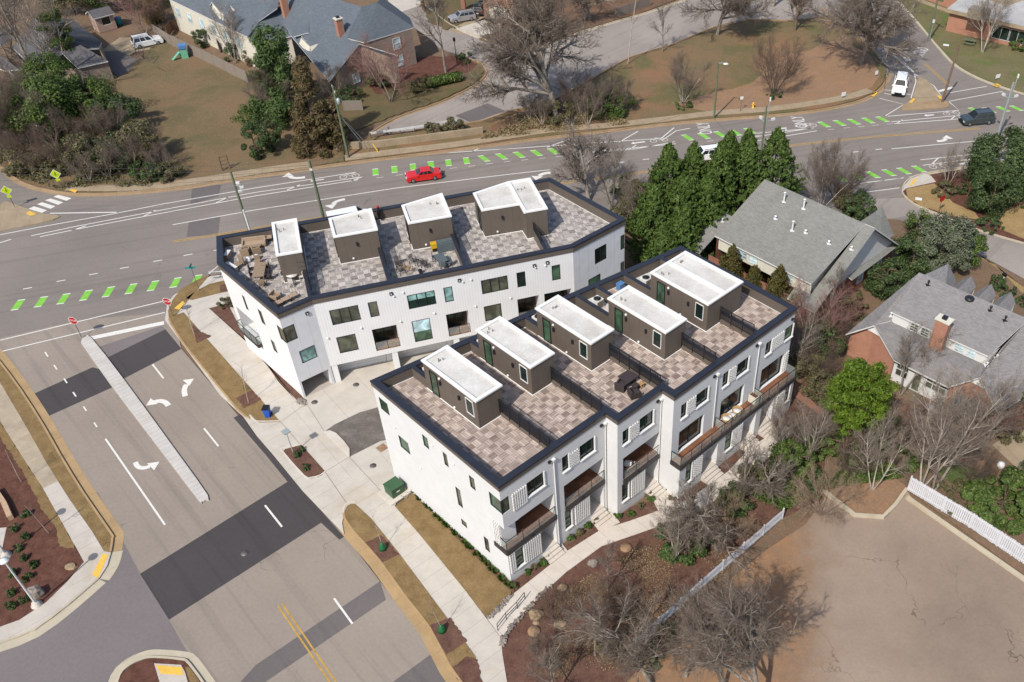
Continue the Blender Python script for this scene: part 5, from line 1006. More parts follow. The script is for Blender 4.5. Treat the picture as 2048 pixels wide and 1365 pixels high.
# house and shed at the far left
o5 = lambda x, y, z: G(x/6.203, y/6.203, z)
LH = thing('bungalow', 'low grey roofed bungalow half hidden by ivy at the upper left', 'house', tuple(G(120, 110)))
r = MB(); facet(r, [o5(1260, 525, 3.0), o5(900, 240, 3.0), o5(420, 225, 5.2), o5(700, 460, 5.2)]); facet(r, [o5(420, 225, 5.2), o5(700, 460, 5.2), o5(1260, 525, 3.0), o5(1225, 600, 3.0), o5(820, 630, 3.6), o5(470, 880, 3.2), o5(150, 590, 3.2)])
facet(r, [o5(1000, 560, 4.4), o5(1340, 760, 3.0), o5(960, 845, 3.0), o5(760, 650, 3.6)]); facet(r, [o5(-200, 560, 3.0), o5(20, 700, 3.6), o5(230, 860, 3.0), o5(60, 880, 2.6), o5(-250, 760, 2.8)]); facet(r, [o5(40, 320, 4.4), o5(230, 420, 3.2), o5(0, 560, 3.2), o5(-200, 420, 4.2)])
r.build('roof', [M['sh_dark'], M['white_wood']], LH)
w = MB(); vwall(w, [o5(160, 600, 3.0), o5(460, 880, 3.0)]); vwall(w, [o5(470, 870, 3.0), o5(960, 845, 2.9), o5(1330, 760, 2.9), o5(1225, 600, 2.9), o5(1250, 540, 2.9)]); w.build('wall', M['brick_tan'], LH)
w = MB(); vwall(w, [o5(100, 870, 2.8), o5(600, 1320, 2.8)], .6); w.build('porch_wall', M['cream'], LH); chimney(LH, o5(170, 350, 4.0), 3, 6.2, .8, .8, .4)
for i in range(5): p, q = V(*o5(160, 600, 3.0)), V(*o5(460, 880, 3.0)); L = (q-p).length; window(LH, p, q, .5+i*(L-.6)/5, 1.1+i*(L-.6)/5, .9, 2.4, -.02, rows=2, glass='pane', frame='mullion')
SD = thing('garden_shed', 'small pinkish shed with a wide dark window opening beside the far drive', 'shed', tuple(o5(1345, 390, 0)))
a, b = o5(1240, 415, 0), o5(1460, 355, 0); d = (b-a).normalized(); nn = V(-d.y, d.x, 0); L = (b-a).length; w = MB(); wall(w, a, b, 0, 2.5, [(.9, L-.6, .95, 2.2, .15)]); wall(w, a+nn*2.6, a, 0, 2.5); wall(w, b, b+nn*2.6, 0, 2.5); w.build('wall', plain('pink_siding', col(196, 166, 150), .7), SD)
w = MB(); facet(w, [a-d*.3-nn*.3+V(0, 0, 2.5), b+d*.3-nn*.3+V(0, 0, 2.5), b+d*.3+nn*1.3+V(0, 0, 3.3), a-d*.3+nn*1.3+V(0, 0, 3.3)]); facet(w, [a-d*.3+nn*2.9+V(0, 0, 2.5), b+d*.3+nn*2.9+V(0, 0, 2.5), b+d*.3+nn*1.3+V(0, 0, 3.3), a-d*.3+nn*1.3+V(0, 0, 3.3)]); w.build('roof', [M['sh_dark'], M['white_wood']], SD); window(SD, a, b, .9, L-.6, .95, 2.2, .1, glass='pane', frame='mullion')
# ================================================================ TREES, SHRUBS, GROUND COVER
import numpy as np
M['bark_grey'] = bark_mat('grey_bark', col(120, 110, 100), col(176, 166, 154)); M['bark_brown'] = bark_mat('brown_bark', col(92, 78, 68), col(136, 118, 102)); M['bark_pale'] = bark_mat('pale_bark', col(168, 156, 142), col(212, 202, 190)); M['bark_red'] = bark_mat('pine_bark', col(140, 108, 88), col(178, 142, 118))
M['twig'] = plain('grey_twigs', col(132, 117, 104), .9, var=.2); M['twig_brown'] = plain('brown_twigs', col(118, 99, 85), .9, var=.2); M['twig_pink'] = plain('budding_pink_twigs', col(158, 118, 108), .9, var=.2); M['twig_pale'] = plain('pale_twigs', col(152, 137, 122), .9, var=.15); M['twig_straw'] = plain('straw_twigs', col(170, 146, 122), .9, var=.15)
M['lf_hedge'] = leaf_mat('cypress_leaf', col(62, 86, 38), col(124, 148, 70)); M['lf_pine'] = leaf_mat('bright_pine_needle', col(78, 104, 26), col(136, 162, 50), col(100, 128, 38)); M['lf_pine_dark'] = leaf_mat('dark_pine_needle', col(64, 88, 44), col(116, 138, 76))
M['lf_cedar'] = leaf_mat('bronze_cedar_leaf', col(92, 80, 54), col(144, 122, 84), col(100, 100, 62)); M['lf_ivy'] = leaf_mat('ivy_leaf', col(62, 86, 38), col(118, 142, 66), col(138, 146, 88)); M['lf_holly'] = leaf_mat('holly_leaf', col(56, 76, 44), col(104, 124, 70), col(120, 138, 92)); M['lf_olive'] = leaf_mat('olive_leaf', col(92, 102, 78), col(148, 154, 126)); M['lf_scrub'] = leaf_mat('scrub_leaf', col(108, 102, 72), col(146, 134, 100), col(98, 112, 62)); M['lf_gold'] = leaf_mat('golden_leaf', col(134, 116, 44), col(168, 148, 66)); M['lf_arb'] = leaf_mat('arborvitae_leaf', col(86, 82, 42), col(128, 112, 62), col(82, 98, 44)); M['lf_liriope'] = leaf_mat('liriope_blade', col(66, 96, 40), col(112, 140, 66)); M['lf_straw'] = leaf_mat('dry_grass_blade', col(150, 132, 96), col(190, 170, 130))
def np_mesh(name, co, quads, mats, parent=None, smooth=False):
    me = bpy.data.meshes.new(name); n = len(co); q = len(quads); k = quads.shape[1]
    me.vertices.add(n); me.vertices.foreach_set('co', co.astype(np.float32).ravel()); me.loops.add(q*k); me.loops.foreach_set('vertex_index', quads.astype(np.int32).ravel())
    me.polygons.add(q); me.polygons.foreach_set('loop_start', np.arange(0, q*k, k, dtype=np.int32)); me.polygons.foreach_set('loop_total', np.full(q, k, dtype=np.int32))
    if smooth: me.polygons.foreach_set('use_smooth', np.ones(q, dtype=bool))
    me.materials.append(mats); me.update(calc_edges=True); me.validate()
    o = bpy.data.objects.new(name, me); C.objects.link(o)
    if parent is not None: o.parent = parent
    return o
def seg_mesh(name, segs, mat, parent, n=3):
    """tapered branch segments -> one mesh; segs rows: px py pz qx qy qz r0 r1"""
    S = np.array(segs); p, q = S[:, :3], S[:, 3:6]; d = q-p; L = np.linalg.norm(d, axis=1, keepdims=True)+1e-9; d = d/L
    u = np.where(np.abs(d[:, 2:3]) < .9, np.array([[0, 0, 1.]]), np.array([[1., 0, 0]])); y = np.cross(u, d); y /= np.linalg.norm(y, axis=1, keepdims=True); z = np.cross(d, y)
    a = np.arange(n)*2*np.pi/n; ring = (y[:, None, :]*np.cos(a)[None, :, None]+z[:, None, :]*np.sin(a)[None, :, None])
    co = np.concatenate([p[:, None, :]+ring*S[:, 6][:, None, None], q[:, None, :]+ring*S[:, 7][:, None, None]], axis=1); m = len(S)
    i = np.arange(n); f = np.stack([i, (i+1) % n, n+(i+1) % n, n+i], axis=1); quads = (f[None]+(np.arange(m)*2*n)[:, None, None]).reshape(-1, 4)
    return np_mesh(name, co.reshape(-1, 3), quads, mat, parent, True)
def cards(name, cen, nor, size, mat, parent, aspect=.5, rng=None, up=0.0, droop=0.0, var=.35):
    """leaf blades: kite-shaped quads at cen, lying roughly across nor"""
    r = rng or np.random.default_rng(1); n = len(cen)
    t = r.normal(size=(n, 3)); t[:, 2] += up; t -= nor*(np.sum(t*nor, axis=1, keepdims=True))*(.6); t /= np.linalg.norm(t, axis=1, keepdims=True)+1e-9
    b = np.cross(nor+r.normal(scale=.45, size=(n, 3)), t); b /= np.linalg.norm(b, axis=1, keepdims=True)+1e-9
    s = (size*(1+r.uniform(-var, var, size=n)))[:, None]
    tip = t*s; tip[:, 2] -= droop*s[:, 0]
    co = np.stack([cen-t*s*.5, cen+b*s*aspect*.5, cen+tip*.6, cen-b*s*aspect*.5], axis=1)
    return np_mesh(name, co.reshape(-1, 3), np.arange(4*n).reshape(n, 4), mat, parent)
def blob_points(rng, n, rx, ry, rz, z0, clumps=40, cr=.30, shell=.55, shape='ellipsoid'):
    """leaf positions gathered in clumps spread through a crown; gaps are left between clumps"""
    k = clumps; d = rng.normal(size=(k, 3)); d /= np.linalg.norm(d, axis=1, keepdims=True); rad = shell+(1-shell)*rng.random(k)**.6
    cc = d*rad[:, None]*np.array([rx, ry, rz])
    if shape == 'cone':
        h = rng.random(k)**1.25; a = rng.random(k)*2*np.pi; w = (1-h)*(.75+.3*rng.random(k)); cc = np.stack([np.cos(a)*w*rx, np.sin(a)*w*ry, (h*2-1)*rz], axis=1); 
    if shape == 'dome': cc[:, 2] = np.abs(cc[:, 2])
    cc[:, :2] *= (1+rng.uniform(-.16, .16, size=(k, 1)))
    idx = rng.integers(0, k, n); e = rng.normal(size=(n, 3)); e /= np.linalg.norm(e, axis=1, keepdims=True); sz = cr*(min(rx, ry, rz) if shape != 'cone' else min(rx, ry))*(.6+.8*rng.random(k))
    p = cc[idx]+e*(sz[idx]*rng.random(n)**.33)[:, None]*np.array([1, 1, .8]); p[:, 2] += z0
    nor = e*.75+(p-np.array([0, 0, z0]))/np.array([rx, ry, rz])*.5+np.array([0, 0, .25]); nor /= np.linalg.norm(nor, axis=1, keepdims=True)
    return p, nor
def grow(rng, p, d, L, r, lev, out, P):
    """recursive branch; out collects (level, segment)"""
    k = P['steps'][lev]; sl = L/k; q = np.array(p); d = np.array(d)
    for i in range(k):
        r1 = r*(1-.5*(i+1)/k) if lev < P['levels'] else r*(1-.75*(i+1)/k)
        d = d+rng.normal(scale=P['wig'][lev], size=3); d[2] += P['lift'][lev]; d /= np.linalg.norm(d)
        e = q+d*sl; out.append((lev, list(q)+list(e)+[r*(1-.5*i/k), r1])); 
        if lev < P['levels'] and (i+1)/k > P['bare'][lev]:
            for _ in range(P['kids'][lev]):
                if rng.random() > P['prob'][lev]: continue
                a = rng.normal(size=3); a -= d*a.dot(d); a /= np.linalg.norm(a)+1e-9; an = rng.uniform(*P['ang'][lev])
                nd = d*np.cos(an)+a*np.sin(an); f = rng.uniform(.75, 1.1)*P['len'][lev]*(1-.45*(i+1)/k if lev == 0 else 1-.35*(i+1)/k)
                grow(rng, e, nd, L*f, max(r1*P['rad'][lev], P['rmin']), lev+1, out, P)
        q = e
    return out
def bare_tree(name, label, cat, P, seed, H, bark, twig, loc, rz=0, group=None, lean=(0, 0), stems=1, spread=.5):
    rng = np.random.default_rng(seed); out = []
    for s in range(stems):
        a = s*2*np.pi/max(stems, 1)+rng.uniform(-.3, .3); d = np.array([np.cos(a)*spread*(stems > 1)+lean[0], np.sin(a)*spread*(stems > 1)+lean[1], 1.]); d /= np.linalg.norm(d)
        grow(rng, np.array([.12*np.cos(a)*(stems > 1), .12*np.sin(a)*(stems > 1), -.1]), d, H*P['trunk'], H*P['r0']/(stems**.5), 0, out, P)
    t = thing(name, label, cat, loc, rz, group)
    big = [s for l, s in out if l <= P['split']]; small = [s for l, s in out if l > P['split']]
    tr = seg_mesh('trunk', big, bark, t, 7); seg_mesh('crown', small, twig, t, 3); return t
OAK = dict(levels=4, steps=[6, 6, 5, 4, 3], wig=[.07, .16, .2, .22, .2], lift=[.02, .03, .02, .0, .0], bare=[.3, .25, .15, .1], kids=[3, 2, 2, 3], prob=[.95, .95, .9, .85], ang=[(.5, 1.15), (.4, .9), (.4, .9), (.3, .9)], len=[.85, .62, .55, .5], rad=[.62, .6, .6, .6], rmin=.008, trunk=.62, r0=.026, split=2)
OAK5 = dict(levels=5, steps=[6, 6, 5, 4, 3, 3], wig=[.06, .14, .18, .2, .2, .2], lift=[.02, .035, .02, .0, -.01, -.01], bare=[.22, .2, .15, .1, .1], kids=[4, 2, 2, 2, 2], prob=[.95, .95, .9, .9, .85], ang=[(.45, 1.15), (.35, .85), (.4, .9), (.3, .9), (.3, .9)], len=[.95, .62, .55, .52, .55], rad=[.62, .6, .6, .6, .7], rmin=.007, trunk=.55, r0=.021, split=2)
UPR = dict(levels=4, steps=[8, 5, 4, 3, 3], wig=[.04, .1, .15, .2, .2], lift=[.04, .07, .05, .02, .0], bare=[.25, .2, .1, .1], kids=[3, 2, 2, 2], prob=[.9, .9, .85, .85], ang=[(.35, .8), (.3, .7), (.3, .8), (.3, .9)], len=[.48, .6, .55, .55], rad=[.5, .6, .6, .6], rmin=.007, trunk=.9, r0=.016, split=1)
MYR = dict(levels=3, steps=[5, 4, 4, 3], wig=[.08, .12, .18, .2], lift=[.04, .04, .02, .0], bare=[.25, .1, .05], kids=[3, 3, 3], prob=[.95, .9, .9], ang=[(.25, .7), (.3, .7), (.3, .8)], len=[.62, .6, .55], rad=[.6, .55, .6], rmin=.008, trunk=.75, r0=.018, split=0)
SAP = dict(levels=2, steps=[8, 4, 3], wig=[.03, .08, .12], lift=[.03, .05, .02], bare=[.45, .1], kids=[2, 2], prob=[.9, .9], ang=[(.4, .8), (.3, .7)], len=[.35, .5], rad=[.5, .6], rmin=.007, trunk=1.0, r0=.008, split=0)
gl3 = lambda u, v: tuple(G(u, v, .1))
proto = {}
def place_bare(kind, u, v, s, rz, label, cat='tree', group=None, z=.1, name='bare_tree'):
    o = dup(proto[kind], tuple(G(u, v, z)), rz, s, label, group); return o
pr = lambda k, P, seed, bark, twig, **kw: proto.__setitem__(k, bare_tree('bare_tree', 'x', 'tree', P, seed, 10.0, M[bark], M[twig], (0, 0, -500), **kw))
pr('oakA', OAK5, 3, 'bark_grey', 'twig'); WIDE = dict(OAK5, levels=4, steps=[7, 7, 6, 5, 4], kids=[3, 2, 2, 2], prob=[.85, .8, .85, .9], bare=[.35, .22, .15, .1], len=[.95, .6, .55, .55], split=2, rmin=.006, r0=.016); pr('wideA', WIDE, 52, 'bark_grey', 'twig', lean=(-.45, .15)); pr('wideB', WIDE, 61, 'bark_grey', 'twig', lean=(.05, .05)); pr('oakB', OAK, 8, 'bark_brown', 'twig'); pr('oakC', OAK, 21, 'bark_grey', 'twig', lean=(.25, .1)); pr('greyA', UPR, 5, 'bark_grey', 'twig'); pr('greyB', UPR, 13, 'bark_pale', 'twig_pale', stems=3, spread=.32); pr('greyC', UPR, 31, 'bark_grey', 'twig_pale', lean=(.2, 0), stems=2, spread=.25)
pr('myrA', MYR, 4, 'bark_pale', 'twig', stems=6, spread=.55); pr('myrB', MYR, 9, 'bark_brown', 'twig_brown', stems=7, spread=.6); pr('pink', MYR, 17, 'bark_grey', 'twig_pink', stems=4, spread=.5); pr('sap', SAP, 6, 'bark_pale', 'twig_brown')
pr('straw', MYR, 41, 'twig_straw', 'twig_straw', stems=9, spread=.9)
big = 'bare deciduous trees'
PB = [
 # beyond the road
 ('oakA', 1115, 240, 2.3, .4, 'huge spreading bare oak on the bank right of the guardrail, tallest tree beyond the road'), ('oakA', 1722, 128, 1.9, 2.0, 'broad dark bare oak at the tip of the lawn beside the white truck'), ('oakA', 1434, 70, 1.55, 3.0, 'bare oak with forked trunk between the loop road and the lawn'), ('oakC', 1546, 12, 1.2, 1.0, 'bare tree at the top edge right of the forked oak'), ('oakB', 1590, 62, .85, 4.0, 'small bare tree on the brown lawn below the top edge'), ('greyA', 1325, 104, .75, 1.2, 'slim bare tree on the kerb of the loop road'), ('sap', 1256, 128, 1.25, .3, 'thin dark sapling on the lawn edge beside the loop road'),
 ('greyA', 892, 145, 1.25, .5, 'tall slender bare tree in front of the court beside the lamp post'), ('pink', 782, 203, .95, .7, 'pale barked redbud with pinkish twigs in front of the tan gable'), ('pink', 722, 172, .55, 2.7, 'low pinkish bare shrub tree against the tan gable wall'), ('pink', 1035, 35, .95, 1.7, 'red budded tree beside the cream garage door'), ('greyA', 1082, 95, 1.1, 2.2, 'white stemmed tall tree among the twigs above the loop road'), ('greyC', 1120, 70, 1.05, 3.4, 'grey bare tree on the leaf strewn bank above the loop road'), ('oakC', 1180, 40, 1.0, 4.4, 'bare tree in front of the far board fence at the top'), ('oakB', 850, 20, .6, .9, 'small bare tree on the grass bed between the two drives at the top'), ('greyC', 985, 92, .5, 1.1, 'low bare tree on the striped lawn below the garage drive'),
 ('greyB', 1965, 105, .95, .4, 'white trunked multi stem tree in the mulch ring before the flat roofed building'), ('greyC', 2030, 30, .8, 1.4, 'bare tree overhanging the white flat roof'), 
 ('greyA', 92, 205, 1.55, 2.4, 'tallest leaning bare tree at the upper left over the bungalow'), ('greyC', 20, 120, 1.3, .8, 'bare tree at the left edge over the bungalow porch'), ('greyB', 128, 150, 1.3, 2.1, 'vine wrapped bare tree rising through the ivy'), ('myrA', 60, 290, 1.0, .6, 'grey twiggy tree above the pedestrian sign on the left bank'), ('myrB', 10, 300, .9, 2.6, 'brown twiggy thicket tree at the far left edge'), ('pink', 290, 68, .9, .3, 'round twiggy tree behind the white car'), ('myrB', 325, 60, .6, 1.3, 'brown twiggy tree at the far end of the board fence'), ('greyB', 318, 312, .38, .6, 'tiny pale bare tree on the lawn edge above the scrub'), ('greyB', 470, 125, .75, 3.6, 'bare pinkish tree behind the board fence by the cream terrace'), ('myrA', 545, 240, .7, .9, 'grey bare shrub tree left of the bronze cedar'), ('myrA', 672, 200, .5, .2, 'small grey bare tree at the corner of the tan gable'), ('myrB', 575, 215, .75, 2.0, 'bare branchy tree between pine and cedar'),
 ('myrA', 1365, 208, .72, 1.0, 'round twiggy crepe myrtle in the green patch left of the tall street lamp'), ('myrB', 1548, 190, .85, 2.0, 'round twiggy crepe myrtle in the middle of the brown lawn'),
 # between and around the buildings
 ('oakC', 1178, 402, 1.05, 2.2, 'mossy bare tree behind the right end of the rear townhouses'), ('greyC', 1225, 415, .8, 4.0, 'thin bare tree beside the cypress hedge at the road'), ('myrA', 1290, 470, .8, 3.0, 'grey bare tree in the gap between townhouses and hedge'), ('myrA', 1640, 420, .85, .4, 'dense brown crepe myrtle behind the grey roofed brick house'), ('myrB', 1672, 408, .7, 1.9, 'second crepe myrtle by the road, right behind the brown one'), ('greyB', 1893, 375, .5, 1.1, 'small bare tree in the mulch bed at the corner island'),
 ('greyA', 1655, 640, .6, 1.9, 'bare tree between the brick house corner and the grey cape roof'), ('pink', 1622, 695, .75, .5, 'pinkish bare tree beside the end of the white townhouses'), ('greyB', 1590, 745, .62, 2.5, 'bare stems at the corner of the balcony end wall'), ('greyC', 1800, 790, .72, .1, 'bare tree against the sunroom wall'), 
 ('greyB', 1842, 975, 1.0, 3.9, 'tall pale double trunk tree at the end of the white board fence'), ('greyC', 1865, 985, 1.15, .4, 'leaning grey tree behind the white board fence'), ('greyB', 1745, 978, .72, 1.0, 'bare pale tree on the dirt knoll above the car park'), ('greyC', 1560, 915, .55, 1.6, 'bare tree beside the end of the front walk'), ('greyB', 1615, 925, .62, .2, 'pale bare tree in the green thicket left of the pine'), ('greyA', 1965, 900, .7, 2.9, 'bare tree in front of the right brick gable'), ('greyB', 1690, 900, .45, 4.6, 'low bare tree at the foot of the pine'),
 # foreground
 ('wideA', 1306, 1372, 1.15, .1, 'pale leaning tree in the foreground, nearest the bottom edge left of the car park'), ('wideB', 1372, 1352, .95, .9, 'pale multi stem tree in the foreground beside the dirt'), ('wideB', 1446, 1378, 1.05, 3.0, 'grey foreground tree casting its shadow on the dirt'), ('oakC', 1432, 1098, .85, 3.6, 'dark trunked bare tree beside the white picket fence'), ('greyB', 1352, 1120, .6, .3, 'slim pale tree in the evergreen shrub by the front walk'), ('greyA', 1190, 1310, .62, 3.3, 'twiggy grey tree at the bottom of the mulch slope'), ('greyA', 1110, 1395, .55, .7, 'bare branches at the bottom edge right of the path'), ('greyA', 1215, 1180, .5, 2.2, 'thin bare tree whose twigs overlap the front walk'), ('greyA', 1485, 1010, .75, .4, 'grey bare tree where the front walk bends'), ('oakC', 1520, 985, .6, 5.2, 'spreading bare tree above the picket fence end'), ('straw', 1640, 1030, .45, .2, 'straw coloured weeping bush draped over the corner of the car park'), ('straw', 1450, 1075, .4, 1.2, 'straw coloured twigs under the dark trunked tree'), ('wideB', 1515, 1440, 1.5, 2.4, 'tree beyond the bottom edge shading the dirt'),
]
for k, u, v, s, rz, lab in PB: place_bare(k, u, v, s, rz, lab, group=None)
rt_ = random.Random(12)
for u, v, s in ((30, 255, .7), (70, 320, .5), (110, 300, .6), (150, 345, .55), (200, 300, .6), (235, 290, .55), (265, 340, .5), (300, 330, .45), (330, 345, .4), (180, 365, .4), (90, 350, .4), (20, 330, .45), (220, 355, .45), (60, 230, .8)): place_bare(rt_.choice(['myrA', 'myrB']), u, v, s, rt_.random()*6, 'bare twiggy bush among the scrub on the left bank above the far sidewalk', 'shrub', 'twiggy bushes on the left bank', name='bush')
for u, v, s in ((1150, 225, .6), (1085, 250, .45), (1200, 235, .6), (1240, 225, .5), (1060, 240, .4), (1175, 250, .5)): place_bare(rt_.choice(['myrA', 'myrB']), u, v, s, rt_.random()*6, 'bare twiggy bush at the foot of the huge oak', 'shrub', 'twiggy bushes under the huge oak')
for u, v, s in ((1600, 700, .45), (1630, 760, .45), (1660, 690, .4), (1690, 655, .35), (1575, 900, .4), (1640, 880, .4), (1700, 950, .4), (1790, 900, .4), (1900, 930, .5), (1940, 960, .4), (1980, 880, .5), (1830, 870, .4)): place_bare(rt_.choice(['myrA', 'myrB', 'pink']), u, v, s, rt_.random()*6, 'bare twiggy bush in the gardens between the townhouses and the cape house', 'shrub', 'twiggy garden bushes at the right')
for u, v, s in ((1110, 1240, .3), (1230, 1230, .35), (1090, 1335, .35), (1240, 1330, .35)): place_bare(rt_.choice(['myrA', 'myrB']), u, v, s, rt_.random()*6, 'low bare twiggy bush on the mulch slope left of the picket fence', 'shrub', 'twiggy bushes on the mulch slope')
for i, (u, v, lab) in enumerate(((388, 668, 'sapling in the first mulch square below the right stop sign'), (497, 806, 'sapling in the second mulch square near the blue bin'), (766, 1098, 'bare young tree with green watering bag, nearer the transformer box'), (884, 1262, 'bare young tree with green watering bag, nearer the bottom edge'), (98, 1067, 'staked sapling in the red mulch below the left sidewalk'), (43, 964, 'bare sapling behind the low timber edging'))):
    place_bare('sap', u, v, .42 if i != 2 and i != 3 else .36, i*1.3, lab, 'sapling', 'street saplings')
for k in list(proto): 
    o = proto.pop(k)
    for c in list(o.children): bpy.data.objects.remove(c)
    bpy.data.objects.remove(o)
for u, v, l in ((766, 1098, 'green watering bag round the young tree nearer the transformer box'), (884, 1262, 'green watering bag round the young tree nearer the bottom edge')):
    m = MB(); m.lathe((0, 0, 0), [(.02, 0), (.34, .03), (.30, .3), (.17, .62), (.07, .8), (.02, .8)], 14); m.v = [G(u, v, .14)+x for x in m.v]; tag(m.build('watering_bag', M.setdefault('bag_green', plain('green_bag', col(30, 104, 58), .45, var=.15))), l, 'watering bag', 'watering bags')
# ---------------------------------------------------------------- evergreens
def leaf_tree(name, label, cat, loc, rx, ry, rz_, z0, n, size, mat, seed, trunk=None, clumps=40, cr=.3, shape='ellipsoid', shell=.5, aspect=.5, up=0, droop=0, group=None, bark='bark_brown', part='crown'):
    rng = np.random.default_rng(seed); t = thing(name, label, cat, tuple(loc), seed*.7, group)
    p, nr = blob_points(rng, n, rx, ry, rz_, z0, clumps, cr, shell, shape)
    k = p[:, 2] > .02; cards(part, p[k], nr[k], size, M[mat], t, aspect, rng, up, droop)
    if trunk:
        segs = [[0, 0, -.1, 0, 0, z0+rz_*.6, trunk, trunk*.3]]
        for i in range(12):
            a = rng.random()*6.28; h = z0+rz_*rng.uniform(-.7, .4); w = rng.uniform(.4, .8); segs.append([0, 0, h, np.cos(a)*rx*w, np.sin(a)*ry*w, h+rng.uniform(0, .3)*rz_, trunk*.3, .02])
        seg_mesh('trunk', segs, M[bark], t, 6)
    return t
def cypress(label, loc, R, H, seed, mat='lf_hedge', group='cypress hedge', name='cypress', n=15000, size=.36):
    """feathery conifer: sprays of foliage on upswept fronds, ragged outline"""
    rng = np.random.default_rng(seed); t = thing(name, label, 'tree', tuple(loc), seed*1.1, group); K = 560
    h = rng.random(K)**.85; a = rng.random(K)*2*np.pi; prof = R*np.minimum(1, (1-h)*1.75)**.75*(.72+.34*rng.random(K)); prof *= (1+.12*np.sin(a*3+seed))
    base = np.stack([np.cos(a)*prof*.45, np.sin(a)*prof*.45, .25+h*(H-.5)], axis=1); tip = np.stack([np.cos(a)*prof, np.sin(a)*prof, .25+h*(H-.5)+.55+.5*rng.random(K)], axis=1)
    i = rng.integers(0, K, n); u = rng.random(n)**.55; c = base[i]+(tip[i]-base[i])*u[:, None]+rng.normal(scale=.16, size=(n, 3))*(1.15-u)[:, None]
    nr = np.stack([np.cos(a[i]), np.sin(a[i]), .5+0*u], axis=1)+rng.normal(scale=.4, size=(n, 3)); nr /= np.linalg.norm(nr, axis=1, keepdims=True)
    cards('crown', c, nr, size, M[mat], t, .42, rng, up=.9); seg_mesh('trunk', [[0, 0, -.1, 0, 0, H*.9, .22, .04]], M['bark_brown'], t, 6); return t
for i, (x, y, R, H, lab) in enumerate(((5.6, 90.6, 3.5, 12.2, 'leftmost tall cypress of the hedge, next to the bare grey thicket'), (8.3, 91.4, 3.0, 12.0, 'second tall cypress of the hedge, left of the white car roof'), (11.3, 91.3, 3.2, 12.0, 'third tall cypress of the hedge, right of the white car roof'), (14.3, 92.6, 3.2, 12.8, 'tall cypress with the highest tip, fourth in the hedge'), (17.6, 93.3, 3.6, 12.6, 'rightmost tall cypress, by the brown crepe myrtle'), (9.9, 88.3, 3.4, 10.0, 'cypress in front of the hedge left of the grey roof step'), (7.0, 87.6, 3.4, 10.2, 'front cypress of the hedge left of the lower roof wing'), (4.0, 86.6, 3.2, 9.6, 'cypress nearest the white siding corner'), (12.6, 94.6, 3.0, 11.6, 'cypress at the back of the hedge beside the road'), (4.9, 83.0, 2.6, 6.8, 'bright cypress beside the parapet corner'), (7.2, 84.8, 2.8, 8.4, 'cypress between the front block parapet and the hedge'))): cypress(lab, (x, y, 0), R, H, i+1)
for i, (u, v, R, H, lab) in enumerate(((1457, 586, 1.5, 5.6, 'bronze arborvitae against the cream wall, left of the pair'), (1548, 625, 1.45, 5.4, 'bronze arborvitae against the cream wall, right of the pair'), (1502, 602, 1.1, 4.0, 'smaller arborvitae between the two bronze ones'))): cypress(lab, tuple(G(u, v)), R, H, 20+i, 'lf_arb', 'arborvitae behind the front block', 'arborvitae', 5200, .26)
# bright pine
pine = thing('pine_tree', 'bright yellow green pine with a bare lower trunk in front of the cape house', 'tree', tuple(G(1686, 918)), .3); rng = np.random.default_rng(77)
pb = G(1686, 918); ph = (G(1730, 760, 7.2)-pb); K = 150
d = rng.normal(size=(K, 3)); d /= np.linalg.norm(d, axis=1, keepdims=True); cc = d*(rng.random(K)**.4)[:, None]*np.array([3.0, 3.0, 3.4]); lean = np.array([ph.x*.0, 0, 0]); ctr = np.array([0.75, .6, 6.9])
cc[:, :2] *= (1-.14*(cc[:, 2:3])/3.4); cc += ctr
n = 24000; i = rng.integers(0, K, n); e = rng.normal(size=(n, 3)); e /= np.linalg.norm(e, axis=1, keepdims=True); c = cc[i]+e*(rng.random(n)**.4*.58)[:, None]*np.array([1, 1, .7]); nr = e+np.array([0, 0, .4]); nr /= np.linalg.norm(nr, axis=1, keepdims=True)
cards('crown', c, nr, .30, M['lf_pine'], pine, .28, rng, up=.6); segs = [[0, 0, -.1, .1, .2, 4.2, .17, .13], [.1, .2, 4.2, .15, .3, 8.4, .13, .03]]+[[.1, .2, 3.4+.25*j, *(cc[j]*1.0), .05, .015] for j in range(16)]+[[0.05, .1, 1.4, 1.6, .2, 2.2, .05, .02], [0.05, .1, 1.9, -1.5, .4, 2.6, .05, .02], [.05, .1, 2.5, 1.4, -.8, 3.2, .05, .02]]
seg_mesh('trunk', segs, M['bark_red'], pine, 7)
L = leaf_tree
def lt(u, v, z, *a, **k): return G(u, v, z)
L('pine_tree', 'dark green pine behind the bronze cedar at the top', 'tree', G(572, 222), 3.2, 3.2, 4.6, 7.0, 9000, .55, 'lf_pine_dark', 101, .3, 60, .32, shell=.35, aspect=.3, up=.4)
L('pine_tree', 'lower green pine in front of the dark one beside the board fence', 'tree', G(556, 255), 2.6, 2.6, 2.6, 3.0, 5200, .5, 'lf_pine_dark', 102, .2, 40, .34, shell=.35, aspect=.3, up=.4)
L('cedar_tree', 'tall bronze brown cedar beside the wooden utility pole', 'tree', G(640, 298), 3.6, 3.4, 6.2, 5.6, 15000, .42, 'lf_cedar', 103, .3, 95, .27, shape='cone', aspect=.35)
L('cedar_tree', 'lower bronze cedar bough at the kerb beside the utility pole', 'tree', G(668, 292), 2.8, 2.4, 3.2, 3.2, 7000, .4, 'lf_cedar', 104, .2, 60, .28, shell=.4, aspect=.35)
